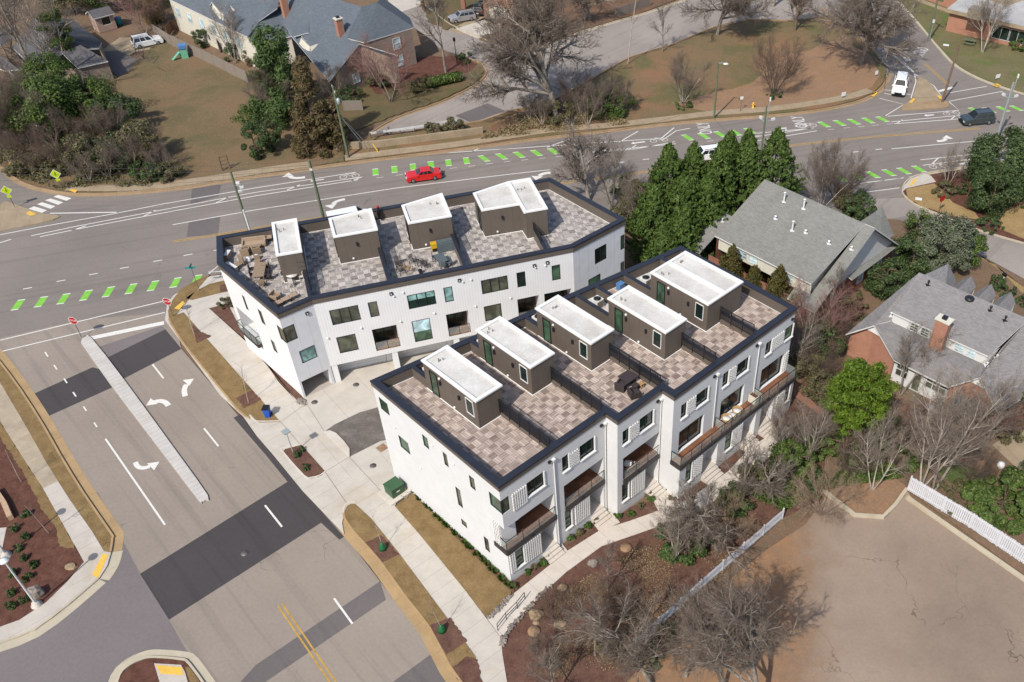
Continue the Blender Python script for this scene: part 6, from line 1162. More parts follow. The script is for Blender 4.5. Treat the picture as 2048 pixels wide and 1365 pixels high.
for i, (u, v, rx, rz_, z0, mat, n, lab) in enumerate((
 (108, 270, 5.2, 4.2, 4.2, 'lf_ivy', 11000, 'bright ivy mass below the bungalow roof, tallest of the green clump'), (190, 245, 4.6, 3.2, 3.2, 'lf_ivy', 9000, 'bright ivy mass at the middle of the green clump'), (245, 262, 3.6, 2.4, 2.4, 'lf_holly', 6000, 'dark green bush at the right end of the clump beside the lawn'), (150, 150, 2.2, 3.4, 6.4, 'lf_ivy', 3800, 'ivy sleeve climbing the vine wrapped trunk'), (120, 215, 3.4, 2.6, 5.0, 'lf_ivy', 5000, 'ivy shrub nearest the bungalow wall'), (188, 340, 4.0, 2.6, 2.2, 'lf_scrub', 6500, 'olive brown scrub in the middle of the left bank'), (285, 318, 3.4, 2.6, 2.2, 'lf_scrub', 6000, 'olive scrub at the lawn edge'), (238, 332, 3.2, 2.0, 1.7, 'lf_holly', 4800, 'dark bush above the pedestrian crossing sign bank'), (300, 358, 2.2, 1.3, 1.0, 'lf_holly', 2600, 'small green shrub at the far sidewalk edge'), (340, 355, 2.0, 1.1, .9, 'lf_scrub', 2200, 'scrubby bush right of the small green shrub'), (110, 340, 3.2, 1.6, 1.2, 'lf_scrub', 3800, 'low scrub behind the yellow sign'), (40, 345, 2.8, 1.5, 1.2, 'lf_scrub', 3000, 'low scrub at the far left by the yellow hydrant'), (30, 270, 3.4, 2.4, 2.0, 'lf_scrub', 3600, 'brown scrub at the far left edge'),
 (517, 318, 1.7, 2.6, 2.4, 'lf_holly', 3600, 'ivy covered post shrub left of the bronze cedar'), (500, 260, 1.6, 1.6, 1.8, 'lf_ivy', 2200, 'green bush at the lawn edge left of the pines'), (545, 300, 1.8, 2.6, 2.6, 'lf_holly', 3400, 'dark green bush between post shrub and cedar'),
 (403, 95, 1.3, 1.5, 1.5, 'lf_holly', 2200, 'round green bush behind the board fence by the play set'), (330, 12, 2.6, 2.4, 2.6, 'lf_holly', 3600, 'dark bush at the top edge above the golden tree'), (312, 45, 2.4, 2.6, 2.6, 'lf_gold', 3800, 'golden leaved tree behind the fence corner'), (262, 20, 3.0, 3.0, 3.4, 'lf_holly', 3800, 'dark trees behind the garden shed'), (150, 30, 4.4, 3.6, 4.4, 'lf_scrub', 5200, 'olive canopy behind the bungalow at the top edge'), (205, 25, 3.0, 3.0, 3.4, 'lf_pine_dark', 4200, 'dark green tree at the top edge left of the shed'), (465, 120, 1.4, 1.4, 1.3, 'lf_holly', 2000, 'green bush behind the middle of the board fence'), (505, 130, 1.2, 1.6, 1.6, 'lf_scrub', 1800, 'greyish bush at the end of the board fence'),
 (931, 125, 1.35, .75, .7, 'lf_holly', 2600, 'small rounded hedge by the loop road bend'), (762, 175, 1.6, 1.4, 1.4, 'lf_holly', 2400, 'dark shrub at the tan gable wall'), (700, 205, 2.2, 1.2, 1.1, 'lf_holly', 2600, 'dark bushes in the shade below the tan gable'), (840, 183, 1.8, 1.3, 1.2, 'lf_scrub', 2200, 'scrub beside the pale redbud'), (868, 268, 1.6, .8, .7, 'lf_scrub', 1800, 'low scrub on the retaining wall, right of the cedar'), (908, 262, 1.8, 1.0, .8, 'lf_scrub', 2000, 'low scrub on the middle of the retaining wall'), (1010, 92, 1.2, 1.1, 1.0, 'lf_scrub', 1500, 'round brown shrub beside the garage drive'), (1215, 225, 3.6, 1.8, 1.5, 'lf_ivy', 5200, 'dark ivy thicket right of the huge oak'), (1120, 243, 2.6, 1.6, 1.3, 'lf_scrub', 3000, 'brown thicket round the foot of the huge oak'), (1368, 217, 1.4, .5, .4, 'lf_ivy', 1400, 'green tuft under the left crepe myrtle'), (1548, 195, 1.5, .5, .4, 'lf_holly', 1400, 'green tuft under the right crepe myrtle'), (2035, 100, 1.8, 1.0, .9, 'lf_ivy', 2200, 'green shrub against the flat roofed brick building'),
 (1268, 455, 3.0, 2.0, 2.0, 'lf_scrub', 5200, 'brownish thicket beyond the right corner of the rear townhouses'), (1300, 420, 3.4, 1.8, 1.8, 'lf_scrub', 5200, 'scrub between the road and the cypress hedge'), (1255, 398, 2.2, 1.6, 1.5, 'lf_holly', 2800, 'dark green bush at the road behind the mossy tree'), (1330, 505, 2.2, 1.6, 1.6, 'lf_ivy', 3600, 'bright green shrubs in the alley beyond the parapet'), (1712, 430, 2.5, 1.5, 1.4, 'lf_holly', 4600, 'olive green hedge beside the right side street'), (1690, 418, 2.0, 1.5, 1.4, 'lf_scrub', 2800, 'brown hedge by the crosswalk'),
 (2010, 372, 5.0, 3.4, 3.4, 'lf_holly', 15000, 'large dark rounded evergreen at the right edge'), (1978, 420, 2.7, 3.0, 2.9, 'lf_holly', 9000, 'dark column shaped evergreen in front of the large rounded one'), (1978, 458, 1.6, .7, .6, 'lf_holly', 2400, 'clipped low hedge below the column shaped evergreen'), (1886, 388, 1.7, .75, .65, 'lf_scrub', 3000, 'low brownish mound in the island bed'), (1921, 388, 1.0, .8, .7, 'lf_holly', 2000, 'small round clipped bush right of the island mound'), (2030, 405, 2.0, .7, .6, 'lf_holly', 2400, 'low hedge strip beside the tan lawn'),
 (1880, 535, 3.6, 2.7, 3.2, 'lf_olive', 11000, 'grey green olive like tree between the two houses and the side street'), (1820, 545, 2.6, 2.2, 2.2, 'lf_holly', 6500, 'dark magnolia behind the cape house rake'), (1765, 590, 2.4, 2.0, 2.0, 'lf_holly', 6000, 'dark magnolia beside the brick house gable'), (1930, 530, 1.9, 2.2, 2.2, 'lf_ivy', 4200, 'green shrub right of the grey green tree'), (1830, 470, 1.6, 1.5, 1.5, 'lf_ivy', 2600, 'green shrub at the corner of the side street'), (1698, 625, 2.6, .9, .8, 'lf_scrub', 3600, 'brown hedge along the brick house wall'), (1665, 660, 2.4, 1.0, .9, 'lf_scrub', 3200, 'brown green scrub at the brick house corner'), (1990, 575, .9, .8, .7, 'lf_holly', 1500, 'clipped bush by the mailbox, left one'), (2012, 592, 1.1, .7, .6, 'lf_holly', 1500, 'clipped bush by the mailbox, right one'), (2046, 608, 1.1, .7, .6, 'lf_holly', 1500, 'clipped bush at the right edge by the street'),
 (1612, 750, 2.0, 2.0, 1.9, 'lf_scrub', 4200, 'grey green thicket beside the balcony end'), (1640, 715, 2.0, 2.0, 2.0, 'lf_holly', 3800, 'dark shrubs between the townhouse end and the cape house'), (1585, 640, 1.5, 1.6, 1.6, 'lf_holly', 2600, 'shaded shrub at the far end of the front block'), (1650, 800, 2.0, 1.6, 1.5, 'lf_scrub', 3600, 'scrub at the end of the brick path'),
 (1585, 940, 2.2, 1.5, 1.3, 'lf_ivy', 5200, 'bright green thicket at the end of the front walk'), (1545, 975, 1.9, 1.3, 1.1, 'lf_ivy', 4200, 'bright green thicket above the picket fence end'), (1620, 975, 1.6, 1.0, .8, 'lf_holly', 3000, 'low green thicket left of the dirt knoll'), (1650, 900, 1.9, .9, .7, 'lf_ivy', 3200, 'low ivy round the pine trunk'), (1790, 930, 2.4, .8, .6, 'lf_ivy', 4600, 'low ivy between the knoll and the pale trunks'), (1715, 940, 1.6, .6, .5, 'lf_ivy', 2600, 'low ivy right of the pine trunk'), (1770, 860, 2.0, .8, .6, 'lf_holly', 3000, 'low green shrub below the patio'),
 (2000, 1020, 3.3, 1.5, 1.2, 'lf_ivy', 16000, 'broad bright green shrub behind the white board fence'), (2060, 985, 2.4, 1.6, 1.3, 'lf_ivy', 6000, 'bright green shrub at the right edge by the red ball'), (1905, 1000, 2.0, .8, .6, 'lf_scrub', 3600, 'olive undergrowth behind the white board fence'), (2040, 840, 2.2, 1.8, 1.8, 'lf_holly', 5200, 'dark shrub at the right edge below the brick gable'), (2005, 870, 1.9, 1.4, 1.3, 'lf_scrub', 3600, 'grey shrub below the right brick gable'),
 (1372, 1105, 1.9, 1.2, 1.1, 'lf_pine_dark', 5200, 'dark evergreen shrub beside the front walk'), (1335, 1075, 1.2, .7, .6, 'lf_holly', 1800, 'low evergreen left of the dark one by the walk'), (1465, 1020, 1.6, 1.2, 1.1, 'lf_pine_dark', 3200, 'dark evergreen shrub at the bend of the walk'), (1500, 975, 1.5, 1.1, 1.0, 'lf_scrub', 2600, 'grey shrub close to the walk, upper one'), (1215, 1300, 1.4, .8, .6, 'lf_scrub', 2200, 'olive undergrowth below the leaning pale tree'), (1300, 1320, 1.3, .7, .5, 'lf_holly', 2000, 'green undergrowth at the bottom between the pale trunks'), (1330, 1270, 1.1, .6, .5, 'lf_scrub', 1500, 'small olive bush beside the picket fence'),
 (455, 615, .8, .6, .55, 'lf_scrub', 1500, 'round brown shrub at the corner of the rear townhouses'))):
    k = 1.0; L('shrub' if rz_ < 2.6 else 'leafy_tree', lab, 'shrub' if rz_ < 2.6 else 'tree', G(u, v), rx, rx*.92, rz_, z0, int(n*1.6), .12+.036*rx, mat, 200+i, .06+.03*rz_, max(18, int((22 if rx > 2.6 and 'rounded' in lab or 'column' in lab else 14)*rx)), .34, shell=.82 if 'rounded' in lab or 'column' in lab else .5, aspect=.6, part='foliage' if rz_ < 2.6 else 'crown')
hd = [G(862+i*9.5, 176-i*2.2) for i in range(7)]; t = thing('hedge', 'long clipped bright green hedge by the loop road kerb', 'hedge', tuple(hd[3])); rng = np.random.default_rng(5); n = 6000
p = np.array([tuple(hd[int(x)]+(hd[min(6, int(x)+1)]-hd[int(x)])*(x % 1)) for x in rng.uniform(0, 6, n)]); e = rng.normal(size=(n, 3)); e /= np.linalg.norm(e, axis=1, keepdims=True); p = p+e*np.array([.9, .9, .75])*(rng.random(n)**.25)[:, None]+np.array([0, 0, .8]); fo = cards('foliage', p-np.array(tuple(hd[3])), e, .3, M['lf_ivy'], t, .6, rng)
# ---------------------------------------------------------------- small planting and ground cover
def tuft(rng, n, r, h): 
    a = rng.random(n)*6.28; q = rng.random(n)**.5*r*.35; c = np.stack([np.cos(a)*q, np.sin(a)*q, 0*a], 1); tip = c+np.stack([np.cos(a)*r*rng.uniform(.3, 1, n), np.sin(a)*r*rng.uniform(.3, 1, n), h*rng.uniform(.5, 1, n)], 1)
    b = np.stack([-np.sin(a), np.cos(a), 0*a], 1)*.025; co = np.stack([c-b, c+b, (c+tip)/2+np.array([0, 0, h*.3])+b*.6, tip], 1); return co.reshape(-1, 3)
rng = np.random.default_rng(9)
jun = [(54, 1032), (30, 1060), (51, 1076), (35, 1100), (47, 1118), (66, 1134), (26, 1150), (57, 1158), (27, 1188), (50, 1202), (23, 1216)]
for i, (u, v) in enumerate(jun): L('juniper', 'dark green juniper tuft in the red mulch at the lower left', 'shrub', G(u, v, .1), .34, .34, .3, .2, 420, .22, 'lf_holly', 400+i, None, 10, .5, group='junipers in the red mulch', aspect=.35, up=.5, part='foliage')
bz = [(594, 914), (612, 938), (603, 903)]
for i, (u, v) in enumerate(bz): L('small_shrub', 'small green shrub in the driveway island bed', 'shrub', G(u, v, .13), .3, .3, .25, .2, 300, .2, 'lf_holly', 430+i, None, 8, .5, group='shrubs in the island bed', aspect=.5, part='foliage')
for i in range(26):
    f = i/25; u, v = 826+f*196, 985+f*192; co = tuft(rng, 60, .34, .42); t = np_mesh('liriope', co, np.arange(len(co)).reshape(-1, 4), M['lf_liriope']); t.location = G(u+rng.uniform(-3, 3), v+rng.uniform(-3, 3), .14); tag(t, 'clump of green blade grass along the foot of the white side wall', 'plant', 'blade grass along the side wall')
for i, (u, v) in enumerate(((1070, 1135), (1086, 1128), (1092, 1117), (1052, 1147), (1028, 1176), (1140, 1078), (1160, 1068), (1176, 1055), (1190, 1045), (1262, 1030), (1282, 1015), (1302, 1000), (1296, 990), (1335, 978), (1345, 1000), (1236, 1034))):
    L('small_shrub', 'small green shrub in the mulch beds by the front steps', 'shrub', G(u, v, .07), .3, .3, .24, .2, 280, .2, 'lf_liriope' if i % 2 else 'lf_scrub', 460+i, None, 8, .5, group='shrubs by the front steps', aspect=.5, part='foliage')
def cover(name, label, polys, n, h, size, mat, seed, cat='ground cover'):
    """uncountable low growth: leaves and blades scattered over ground areas"""
    rng = np.random.default_rng(seed); P = []
    for px in polys:
        q = [G(u, v, .06) for u, v in px]; T = [(q[0], q[i], q[i+1]) for i in range(1, len(q)-1)]; A = np.array([abs((b-a).cross(c-a).z) for a, b, c in T]); ch = rng.choice(len(T), int(n/len(polys)), p=A/A.sum()); u = rng.random(len(ch)); v = rng.random(len(ch)); fl = u+v > 1; u[fl] = 1-u[fl]; v[fl] = 1-v[fl]
        a = np.array([tuple(T[k][0]) for k in ch]); b = np.array([tuple(T[k][1]) for k in ch]); c = np.array([tuple(T[k][2]) for k in ch]); P.append(a+(b-a)*u[:, None]+(c-a)*v[:, None])
    p = np.concatenate(P); den = np.sin(p[:, 0]*.9+1.3*np.sin(p[:, 1]*.7))+np.sin(p[:, 1]*1.1+2*np.sin(p[:, 0]*.5)); p = p[den+rng.normal(scale=.6, size=len(p)) > -.1]; p[:, 2] += rng.random(len(p))**2*h
    nr = rng.normal(scale=.5, size=p.shape)+np.array([0, 0, 1.]); nr /= np.linalg.norm(nr, axis=1, keepdims=True); o = cards(name, p, nr, size, M[mat], None, .5, rng); tag(o, label, cat, kind='stuff')
cover('ivy_ground_cover', 'patchy green ivy and undergrowth round the pine and above the car park', [[(1580, 900), (1650, 830), (1760, 850), (1860, 950), (1780, 960), (1650, 980), (1590, 1000)], [(1500, 990), (1560, 890), (1620, 900), (1640, 980), (1560, 1030)]], 60000, .6, .24, 'lf_ivy', 31)
cover('undergrowth', 'brown green undergrowth on the left bank above the far sidewalk', [[(0, 345), (0, 260), (120, 200), (300, 260), (350, 330), (300, 375), (110, 378)]], 30000, .5, .34, 'lf_scrub', 32)
cover('leaf_litter', 'brown leaf litter scattered under the bare trees by the picket fence', [[(1100, 1365), (1110, 1190), (1300, 1080), (1520, 960), (1600, 1000), (1400, 1195), (1270, 1330)]], 26000, .08, .13, 'lf_straw', 33)
cover('fallen_branches', 'tangle of dry grass on the bank under the huge oak', [[(960, 280), (1040, 225), (1200, 215), (1260, 250)]], 12000, .4, .3, 'lf_straw', 34)
# ================================================================ VEHICLES
M['tyre'] = plain('tyre_rubber', col(30, 30, 32), .85); M['rim'] = plain('alloy_rim', col(170, 172, 176), .35, .7); M['headlamp'] = plain('headlamp_glass', col(225, 230, 235), .15); M['taillamp'] = plain('tail_lamp_red', col(150, 24, 24), .25); M['car_glass'] = glass_mat('car_glass', (.012, .016, .02, 1), .05); M['grille'] = plain('black_grille', col(26, 27, 30), .4); M['plate'] = plain('number_plate', col(225, 225, 220), .5)
def paint(name, c): 
    m = plain(name, c, .28, var=.03, spec=.5); m.node_tree.nodes['Principled BSDF'].inputs['Coat Weight'].default_value = .6; return m
def car(name, label, u, v, head_uv, mat, kind='suv', L=4.6, W=1.85, Hh=1.68, group='vehicles', z=0.0):
    p = G(u, v, z); q = G(*head_uv, z); rz = math.atan2(q.y-p.y, q.x-p.x); t = thing(name, label, {'suv': 'car', 'sedan': 'car', 'truck': 'truck', 'van': 'van'}[kind], tuple(p), rz, group)
    h = L/2; T = FRAME[t.name]
    if kind == 'sedan': prof = [(-h, .45), (-h+.06, .82), (-h+.2, .93), (-h*.52, .96), (h*.36, .96), (h-.35, .86), (h-.05, .72), (h, .45), (h-.1, .25), (-h+.1, .25)]; gh = [(-h*.62, .95), (h*.40, .95), (h*.12, Hh), (-h*.40, Hh)]
    elif kind == 'suv': prof = [(-h, .5), (-h+.05, .98), (-h+.16, 1.05), (h*.40, 1.04), (h-.25, .95), (h-.04, .8), (h, .5), (h-.1, .28), (-h+.1, .28)]; gh = [(-h+.10, 1.03), (h*.44, 1.03), (h*.16, Hh), (-h+.42, Hh)]
    elif kind == 'truck': prof = [(-h, .6), (-h+.04, 1.12), (h*.36, 1.14), (h-.2, 1.08), (h-.03, .9), (h, .55), (h-.1, .38), (-h+.1, .38)]; gh = [(-h*.95, 1.12), (h*.42, 1.12), (h*.2, Hh), (-h*.92, Hh-.03)]
    else: prof = [(-h, .5), (-h+.04, 1.15), (h*.62, 1.15), (h-.12, .95), (h, .55), (h-.1, .3), (-h+.1, .3)]; gh = [(-h+.05, 1.13), (h*.72, 1.13), (h*.45, Hh), (-h+.1, Hh)]
    m = MB(); ys = [(-W/2+.0, .965), (-W/2+.14, 1.0), (W/2-.14, 1.0), (W/2, .965)]; n = len(prof); zc = .6; rings = []
    for y, s in ys: rings.append([V(x*s, y, zc+(zz-zc)*(s if s < 1 else 1)) for x, zz in prof])
    vs = sum(rings, []); fs = [[i*n+j, i*n+(j+1) % n, (i+1)*n+(j+1) % n, (i+1)*n+j] for i in range(3) for j in range(n)]+[list(range(n)), [3*n+j for j in range(n)][::-1]]
    def put(mb): mb.v = [T @ v for v in mb.v]; return mb
    m.add(vs, fs); b = put(m).build('body', mat, t)
    m = MB(); wb, wt = W/2-.07, W/2-.26; g4 = [V(x, s*(wb if i < 2 else wt), zz) for s in (-1, 1) for i, (x, zz) in enumerate(gh)]
    m.add(g4, [[0, 1, 2, 3], [7, 6, 5, 4], [3, 2, 6, 7], [1, 5, 6, 2], [0, 3, 7, 4]]); put(m).build('cabin', mat, b)
    def lerp(a, c, f): return a+(c-a)*f
    gm = MB()
    for s in (0, 4):
        o = V(0, -.014 if s == 0 else .014, .004); A, B, Cc, D = g4[s:s+4]
        for f0, f1 in ((.06, .36), (.39, .64), (.67, .93)):
            lo = [lerp(A, B, f) for f in (f0, f1)]; hi = [lerp(D, Cc, f) for f in (f0, f1)]; gm.quad(*[x+o for x in (lerp(lo[0], hi[0], .10), lerp(lo[1], hi[1], .10), lerp(lo[1], hi[1], .86), lerp(lo[0], hi[0], .86))])
    put(gm).build('side_window', M['car_glass'], b)
    for nm, (a, c, d, e), ox in (('windscreen', (1, 5, 6, 2), .015), ('rear_window', (4, 0, 3, 7), -.015)):
        A, B, Cc, D = g4[a], g4[c], g4[d], g4[e]; w = MB(); P = [lerp(lerp(A, B, f), lerp(D, Cc, f), k) for f, k in ((.06, .08), (.94, .08), (.94, .92), (.06, .92))]; w.quad(*[x+V(ox, 0, .01) for x in P]); put(w).build(nm, M['car_glass'], b)
    for x in (-h*.60, h*.62):
        for s in (-1, 1):
            w = MB(); R = .34 if kind != 'sedan' else .31; c = V(x, s*(W/2-.12), R); w.tube(c-V(0, .11*s, 0), c+V(0, .125*s, 0), R, R, 18); o = put(w).build('wheel', M['tyre'], t); r = MB(); r.tube(c+V(0, .12*s, 0), c+V(0, .135*s, 0), R*.62, R*.58, 14); put(r).build('rim', M['rim'], o)
    for s in (-1, 1):
        zl = prof[5 if kind != 'truck' else 4][1]-.02; w = MB(); w.box(V(h-.05, s*(W/2-.32), zl-.1), (.12, .42, .16)); put(w).build('headlight', M['headlamp'], b); w = MB(); w.box(V(-h+.03, s*(W/2-.24), .82), (.1, .32, .2)); put(w).build('tail_light', M['taillamp'], b); w = MB(); w.box(V(h*.36, s*(W/2+.07), 1.02 if kind != 'sedan' else .95), (.16, .18, .13)); put(w).build('mirror', mat, b)
    w = MB(); w.box(V(h-.02, 0, .62), (.08, W*.55, .26)); put(w).build('grille', M['grille'], b); w = MB(); w.box(V(-h+.0, 0, .62), (.05, .34, .16)); put(w).build('number_plate', M['plate'], b); w = MB(); w.box(V(h-.03, 0, .37), (.1, W*.9, .16)); w.box(V(-h+.03, 0, .38), (.1, W*.9, .16)); put(w).build('bumper', M['grille'] if kind != 'sedan' else M['rim'], b)
    if kind == 'suv':
        w = MB(); [w.box(V((gh[2][0]+gh[3][0])/2, s*(wt-.03), Hh+.03), (abs(gh[2][0]-gh[3][0])*.9, .05, .06)) for s in (-1, 1)]; put(w).build('roof_rail', M['grille'], b)
    return t
M['p_red'] = paint('red_car_paint', col(196, 24, 22, .9)); M['p_white'] = paint('white_car_paint', col(238, 238, 236, .8)); M['p_dark'] = paint('dark_green_grey_car_paint', col(62, 70, 72, .7)); M['p_silver'] = paint('silver_car_paint', col(156, 152, 152, .7)); M['p_black'] = paint('black_car_paint', col(36, 34, 40, .7))
car('sedan_car', 'bright red older sedan driving on the main road', 848, 358, (818, 362), M['p_red'], 'sedan', 4.5, 1.7, 1.38)
car('parked_car', 'white estate car parked on the far drive by the board fence', 297, 91, (330, 84), M['p_white'], 'suv', 4.7, 1.9, 1.75)
car('parked_car', 'silver car parked on the drive in front of the carport', 925, 42, (905, 45.5), M['p_silver'], 'suv', 4.5, 1.8, 1.55)
car('parked_car', 'dark car inside the carport with red tail lights', 958, 25, (961, 12), M['p_black'], 'suv', 4.5, 1.8, 1.5)
car('pickup_truck', 'white truck with black grille waiting at the right junction', 1798, 181, (1794, 198), M['p_white'], 'truck', 5.2, 1.95, 1.9)
car('suv_car', 'dark grey green car on the main road near the signal pole', 1952, 246, (1924, 248.5), M['p_dark'], 'suv', 4.7, 1.9, 1.7)
car('van', 'white van whose roof shows above the parapet of the rear townhouses', 700, 447, (720, 443), M['p_white'], 'van', 5.0, 1.95, 1.75)
car('hidden_car', 'white car with dark sunroof seen between the cypress tips', 1409, 318, (1390, 320.5), M['p_white'], 'suv', 4.6, 1.85, 1.6)
# ================================================================ POLES, LAMPS, SIGNS
M['wood_pole'] = bark_mat('treated_wood_pole', col(96, 108, 84), col(128, 136, 112)); M['wood_brown'] = bark_mat('brown_wood_pole', col(116, 94, 80), col(146, 122, 104)); M['steel'] = plain('galvanised_steel', col(186, 194, 190), .4, .3); M['white_paint_metal'] = plain('white_painted_metal', col(228, 228, 226), .4); M['sign_red'] = plain('sign_red', col(170, 22, 30, .8), .5, var=.04); M['sign_lime'] = plain('sign_lime', col(190, 214, 20), .5, var=.04); M['sign_black'] = plain('sign_black', col(20, 20, 20), .5); M['sign_white'] = plain('sign_white', col(240, 240, 238), .5, var=.02); M['sign_teal'] = plain('sign_teal', col(40, 150, 150), .5); M['post_steel'] = plain('sign_post_steel', col(112, 108, 104), .5, .2); M['wire'] = plain('wire_dark', col(70, 68, 68), .6)
def pole(label, u, v, H, mat, r=.16, extra=None, name='utility_pole', cat='pole', group='poles', lean=(0, 0)):
    b = G(u, v, 0); t = thing(name, label, cat, tuple(b), 0, group); m = MB(); m.tube(b, b+V(lean[0], lean[1], H), r, r*.68, 10); m.build('post', M[mat], t)
    if extra: extra(t, b, H)
    return t
def boxpart(t, nm, c, size, rz, mat): m = MB(); m.box(c, size, rz); return m.build(nm, M[mat], t)
def tubepart(t, nm, a, b, r, mat, r1=None): m = MB(); m.tube(a, b, r, r1, 8); return m.build(nm, M[mat], t)
def arms(t, b, H):
    boxpart(t, 'crossarm', b+V(0, 0, H-.5), (.12, 2.2, .12), .4, 'wood_brown')
    for k in (-.9, 0, .9): tubepart(t, 'insulator', b+V(-.39*k, .92*k, H-.44), b+V(-.39*k, .92*k, H-.2), .05, 'lamp_white')
def p_guy(t, b, H):
    arms(t, b, H); m = MB(); m.lathe(b+V(.3, 0, H-2.4), [(.02, 0), (.24, .05), (.24, .8), (.02, .9)], 12); m.build('transformer_can', M['steel'], t)
    for u, v in ((733, 298), (745, 300), (738, 305)): tubepart(t, 'guy_wire', b+V(0, 0, H*.62), G(u, v, .1), .025, 'steel')
    tubepart(t, 'guy_guard', G(745, 288, 1.2), G(757, 305, .1), .06, 'tactile')
pole('tall greenish wooden utility pole beside the bronze cedar with guy wires', 697, 316, 9.8, 'wood_pole', .19, p_guy)
def p_dev(t, b, H):
    tubepart(t, 'conduit', b+V(.12, -.12, .2), b+V(.12, -.12, H*.62), .11, 'white_paint_metal'); 
    for i, (x, z) in enumerate(((.5, -1.2), (.75, -1.7), (.45, -2.2))): boxpart(t, 'camera', b+V(x, -.2, H+z), (.4, .25, .22), .3*i, 'white_paint_metal')
    tubepart(t, 'bracket', b+V(0, 0, H-1.6), b+V(.8, -.2, H-1.6), .04, 'steel')
pole('utility pole with white lower half and traffic cameras behind the rear townhouses', 521, 532, 11.8, 'wood_pole', .17, p_dev)
pole('plain green wooden pole rising behind the first wide penthouse', 666, 512, 12.0, 'wood_pole', .2, lambda t, b, H: boxpart(t, 'pole_band', b+V(0, 0, H-1.0), (.3, .3, .25), 0, 'white_paint_metal'))
def p_sig(t, b, H):
    for a, l in ((.4, 1.2), (2.0, 1.0)): tubepart(t, 'bracket', b+V(0, 0, H-2.2), b+V(math.cos(a)*l, math.sin(a)*l, H-2.2), .05, 'steel'); boxpart(t, 'camera', b+V(math.cos(a)*l, math.sin(a)*l, H-2.05), (.5, .25, .28), a, 'white_paint_metal')
    tubepart(t, 'mast', b+V(.2, 0, H-2.3), b+V(.35, .1, H+.6), .06, 'steel'); boxpart(t, 'antenna', b+V(.37, .1, H+.8), (.18, .18, .5), 0, 'sign_white')
pole('silver steel signal pole at the right edge of the main road', 1990, 288, 8.6, 'steel', .2, p_sig, 'signal_pole')
pole('signal pole head poking up behind the tallest cypress', 1521, 318, 7.4, 'wood_pole', .15, p_sig, 'signal_pole')
pole('brown wooden pole standing on the traffic island', 1884, 206, 8.6, 'wood_brown', .18, None, lean=(.3, -.1))
pole('wooden pole on the green verge at the top right', 1856, 83, 8.5, 'wood_pole', .17, arms)
def p_lamp(t, b, H): tubepart(t, 'arm', b+V(0, 0, H-.1), b+V(.7, -.5, H+.15), .05, 'steel'); m = MB(); m.lathe((0, 0, 0), [(.02, 0), (.2, .02), (.24, .1), (.15, .2), (.02, .22)], 12, sx=1.6); m.v = [b+V(.95, -.68, H)+x for x in m.v]; m.build('lamp_head', M['lamp_white'], t)
pole('tall street lamp on a green wooden pole by the far sidewalk', 1428, 238, 8.1, 'wood_pole', .14, p_lamp, 'street_lamp', 'street lamp')
def p_globe(t, b, H):
    m = MB(); m.lathe(b+V(0, 0, H), [(.03, -.15), (.12, -.1), (.36, .06), (.36, .12), (.1, .22), (.02, .24)], 18); m.build('lamp_head', M['lamp_white'], t); m = MB(); m.lathe(b, [(.42, 0), (.42, .14), (.3, .2), (.28, .42), (.1, .5)], 18); m.build('base', M['concrete'], t)
pole('white lamp post with round base at the edge of the red mulch', 75, 1212, 5.6, 'white_paint_metal', .09, p_globe, 'street_lamp', 'street lamp')
pole('white lamp post base at the left edge beside the concrete pad', 14, 1113, 5.6, 'white_paint_metal', .09, p_globe, 'street_lamp', 'street lamp')
pole('dark lantern post in front of the court', 914, 128, 3.6, 'black_metal', .07, lambda t, b, H: boxpart(t, 'lamp_head', b+V(0, 0, H+.2), (.34, .34, .5), .3, 'grille'), 'street_lamp', 'street lamp')
pole('grey post lamp with a square head in the driveway island bed', 588, 910, 2.9, 'steel', .055, lambda t, b, H: boxpart(t, 'lamp_head', b+V(0, 0, H+.04), (.62, .62, .1), .8, 'steel'), 'street_lamp', 'street lamp')
pole('slim dark post at the kerb of the far right lawn', 1768, 178, 2.6, 'post_steel', .05, lambda t, b, H: boxpart(t, 'sign_plate', b+V(0, 0, H-.3), (.05, .6, .75), -.5, 'steel'), 'road_sign', 'sign')
pole('white capped marker post below the top right pole', 1858, 84, 3.4, 'steel', .05, lambda t, b, H: boxpart(t, 'sign_plate', b+V(0, 0, H-.1), (.35, .1, .5), .2, 'sign_white'), 'marker_post', 'post')
def sign(label, u, v, H, shape, face_mat, text=None, facing=-90, r=.38, cat='sign', zoff=.13, name='road_sign', back=None):
    b = G(u, v, zoff); a = math.radians(facing); t = thing(name, label, cat, tuple(b), 0, 'road signs'); m = MB(); m.tube(b, b+V(0, 0, H), .035, .035, 6); m.build('post', M['post_steel'], t)
    n = V(math.cos(a), math.sin(a), 0); R = Matrix.Translation(b+V(0, 0, H-r*.9)+n*.06) @ Matrix.Rotation(a+math.pi/2, 4, 'Z') @ Matrix.Rotation(math.pi/2, 4, 'X')
    k = {'oct': 8, 'dia': 4, 'rect': 4}[shape]; off = math.pi/8 if shape == 'oct' else (0 if shape == 'dia' else math.pi/4)
    def disc(rr, z): return [R @ V(math.cos(off+2*math.pi*i/k)*rr, math.sin(off+2*math.pi*i/k)*rr, z) for i in range(k)]
    d0, d1 = disc(r*1.06, -.015), disc(r*1.06, .0); m = MB(); m.add(d0+d1, [[i, (i+1) % k, k+(i+1) % k, k+i] for i in range(k)]+[list(range(k))[::-1], [k+i for i in range(k)]]); o = m.build('sign_plate', M['sign_white'] if back is None else M[back], t)
    m = MB(); m.add(disc(r*.97, .004), [list(range(k))]); m.build('sign_face', M[face_mat], o)
    if text: text_mesh('sign_text', text, M['sign_white' if face_mat == 'sign_red' else 'sign_black'], R @ Matrix.Translation((0, -.0, .009)), r*.72, o)
    return t, R, o
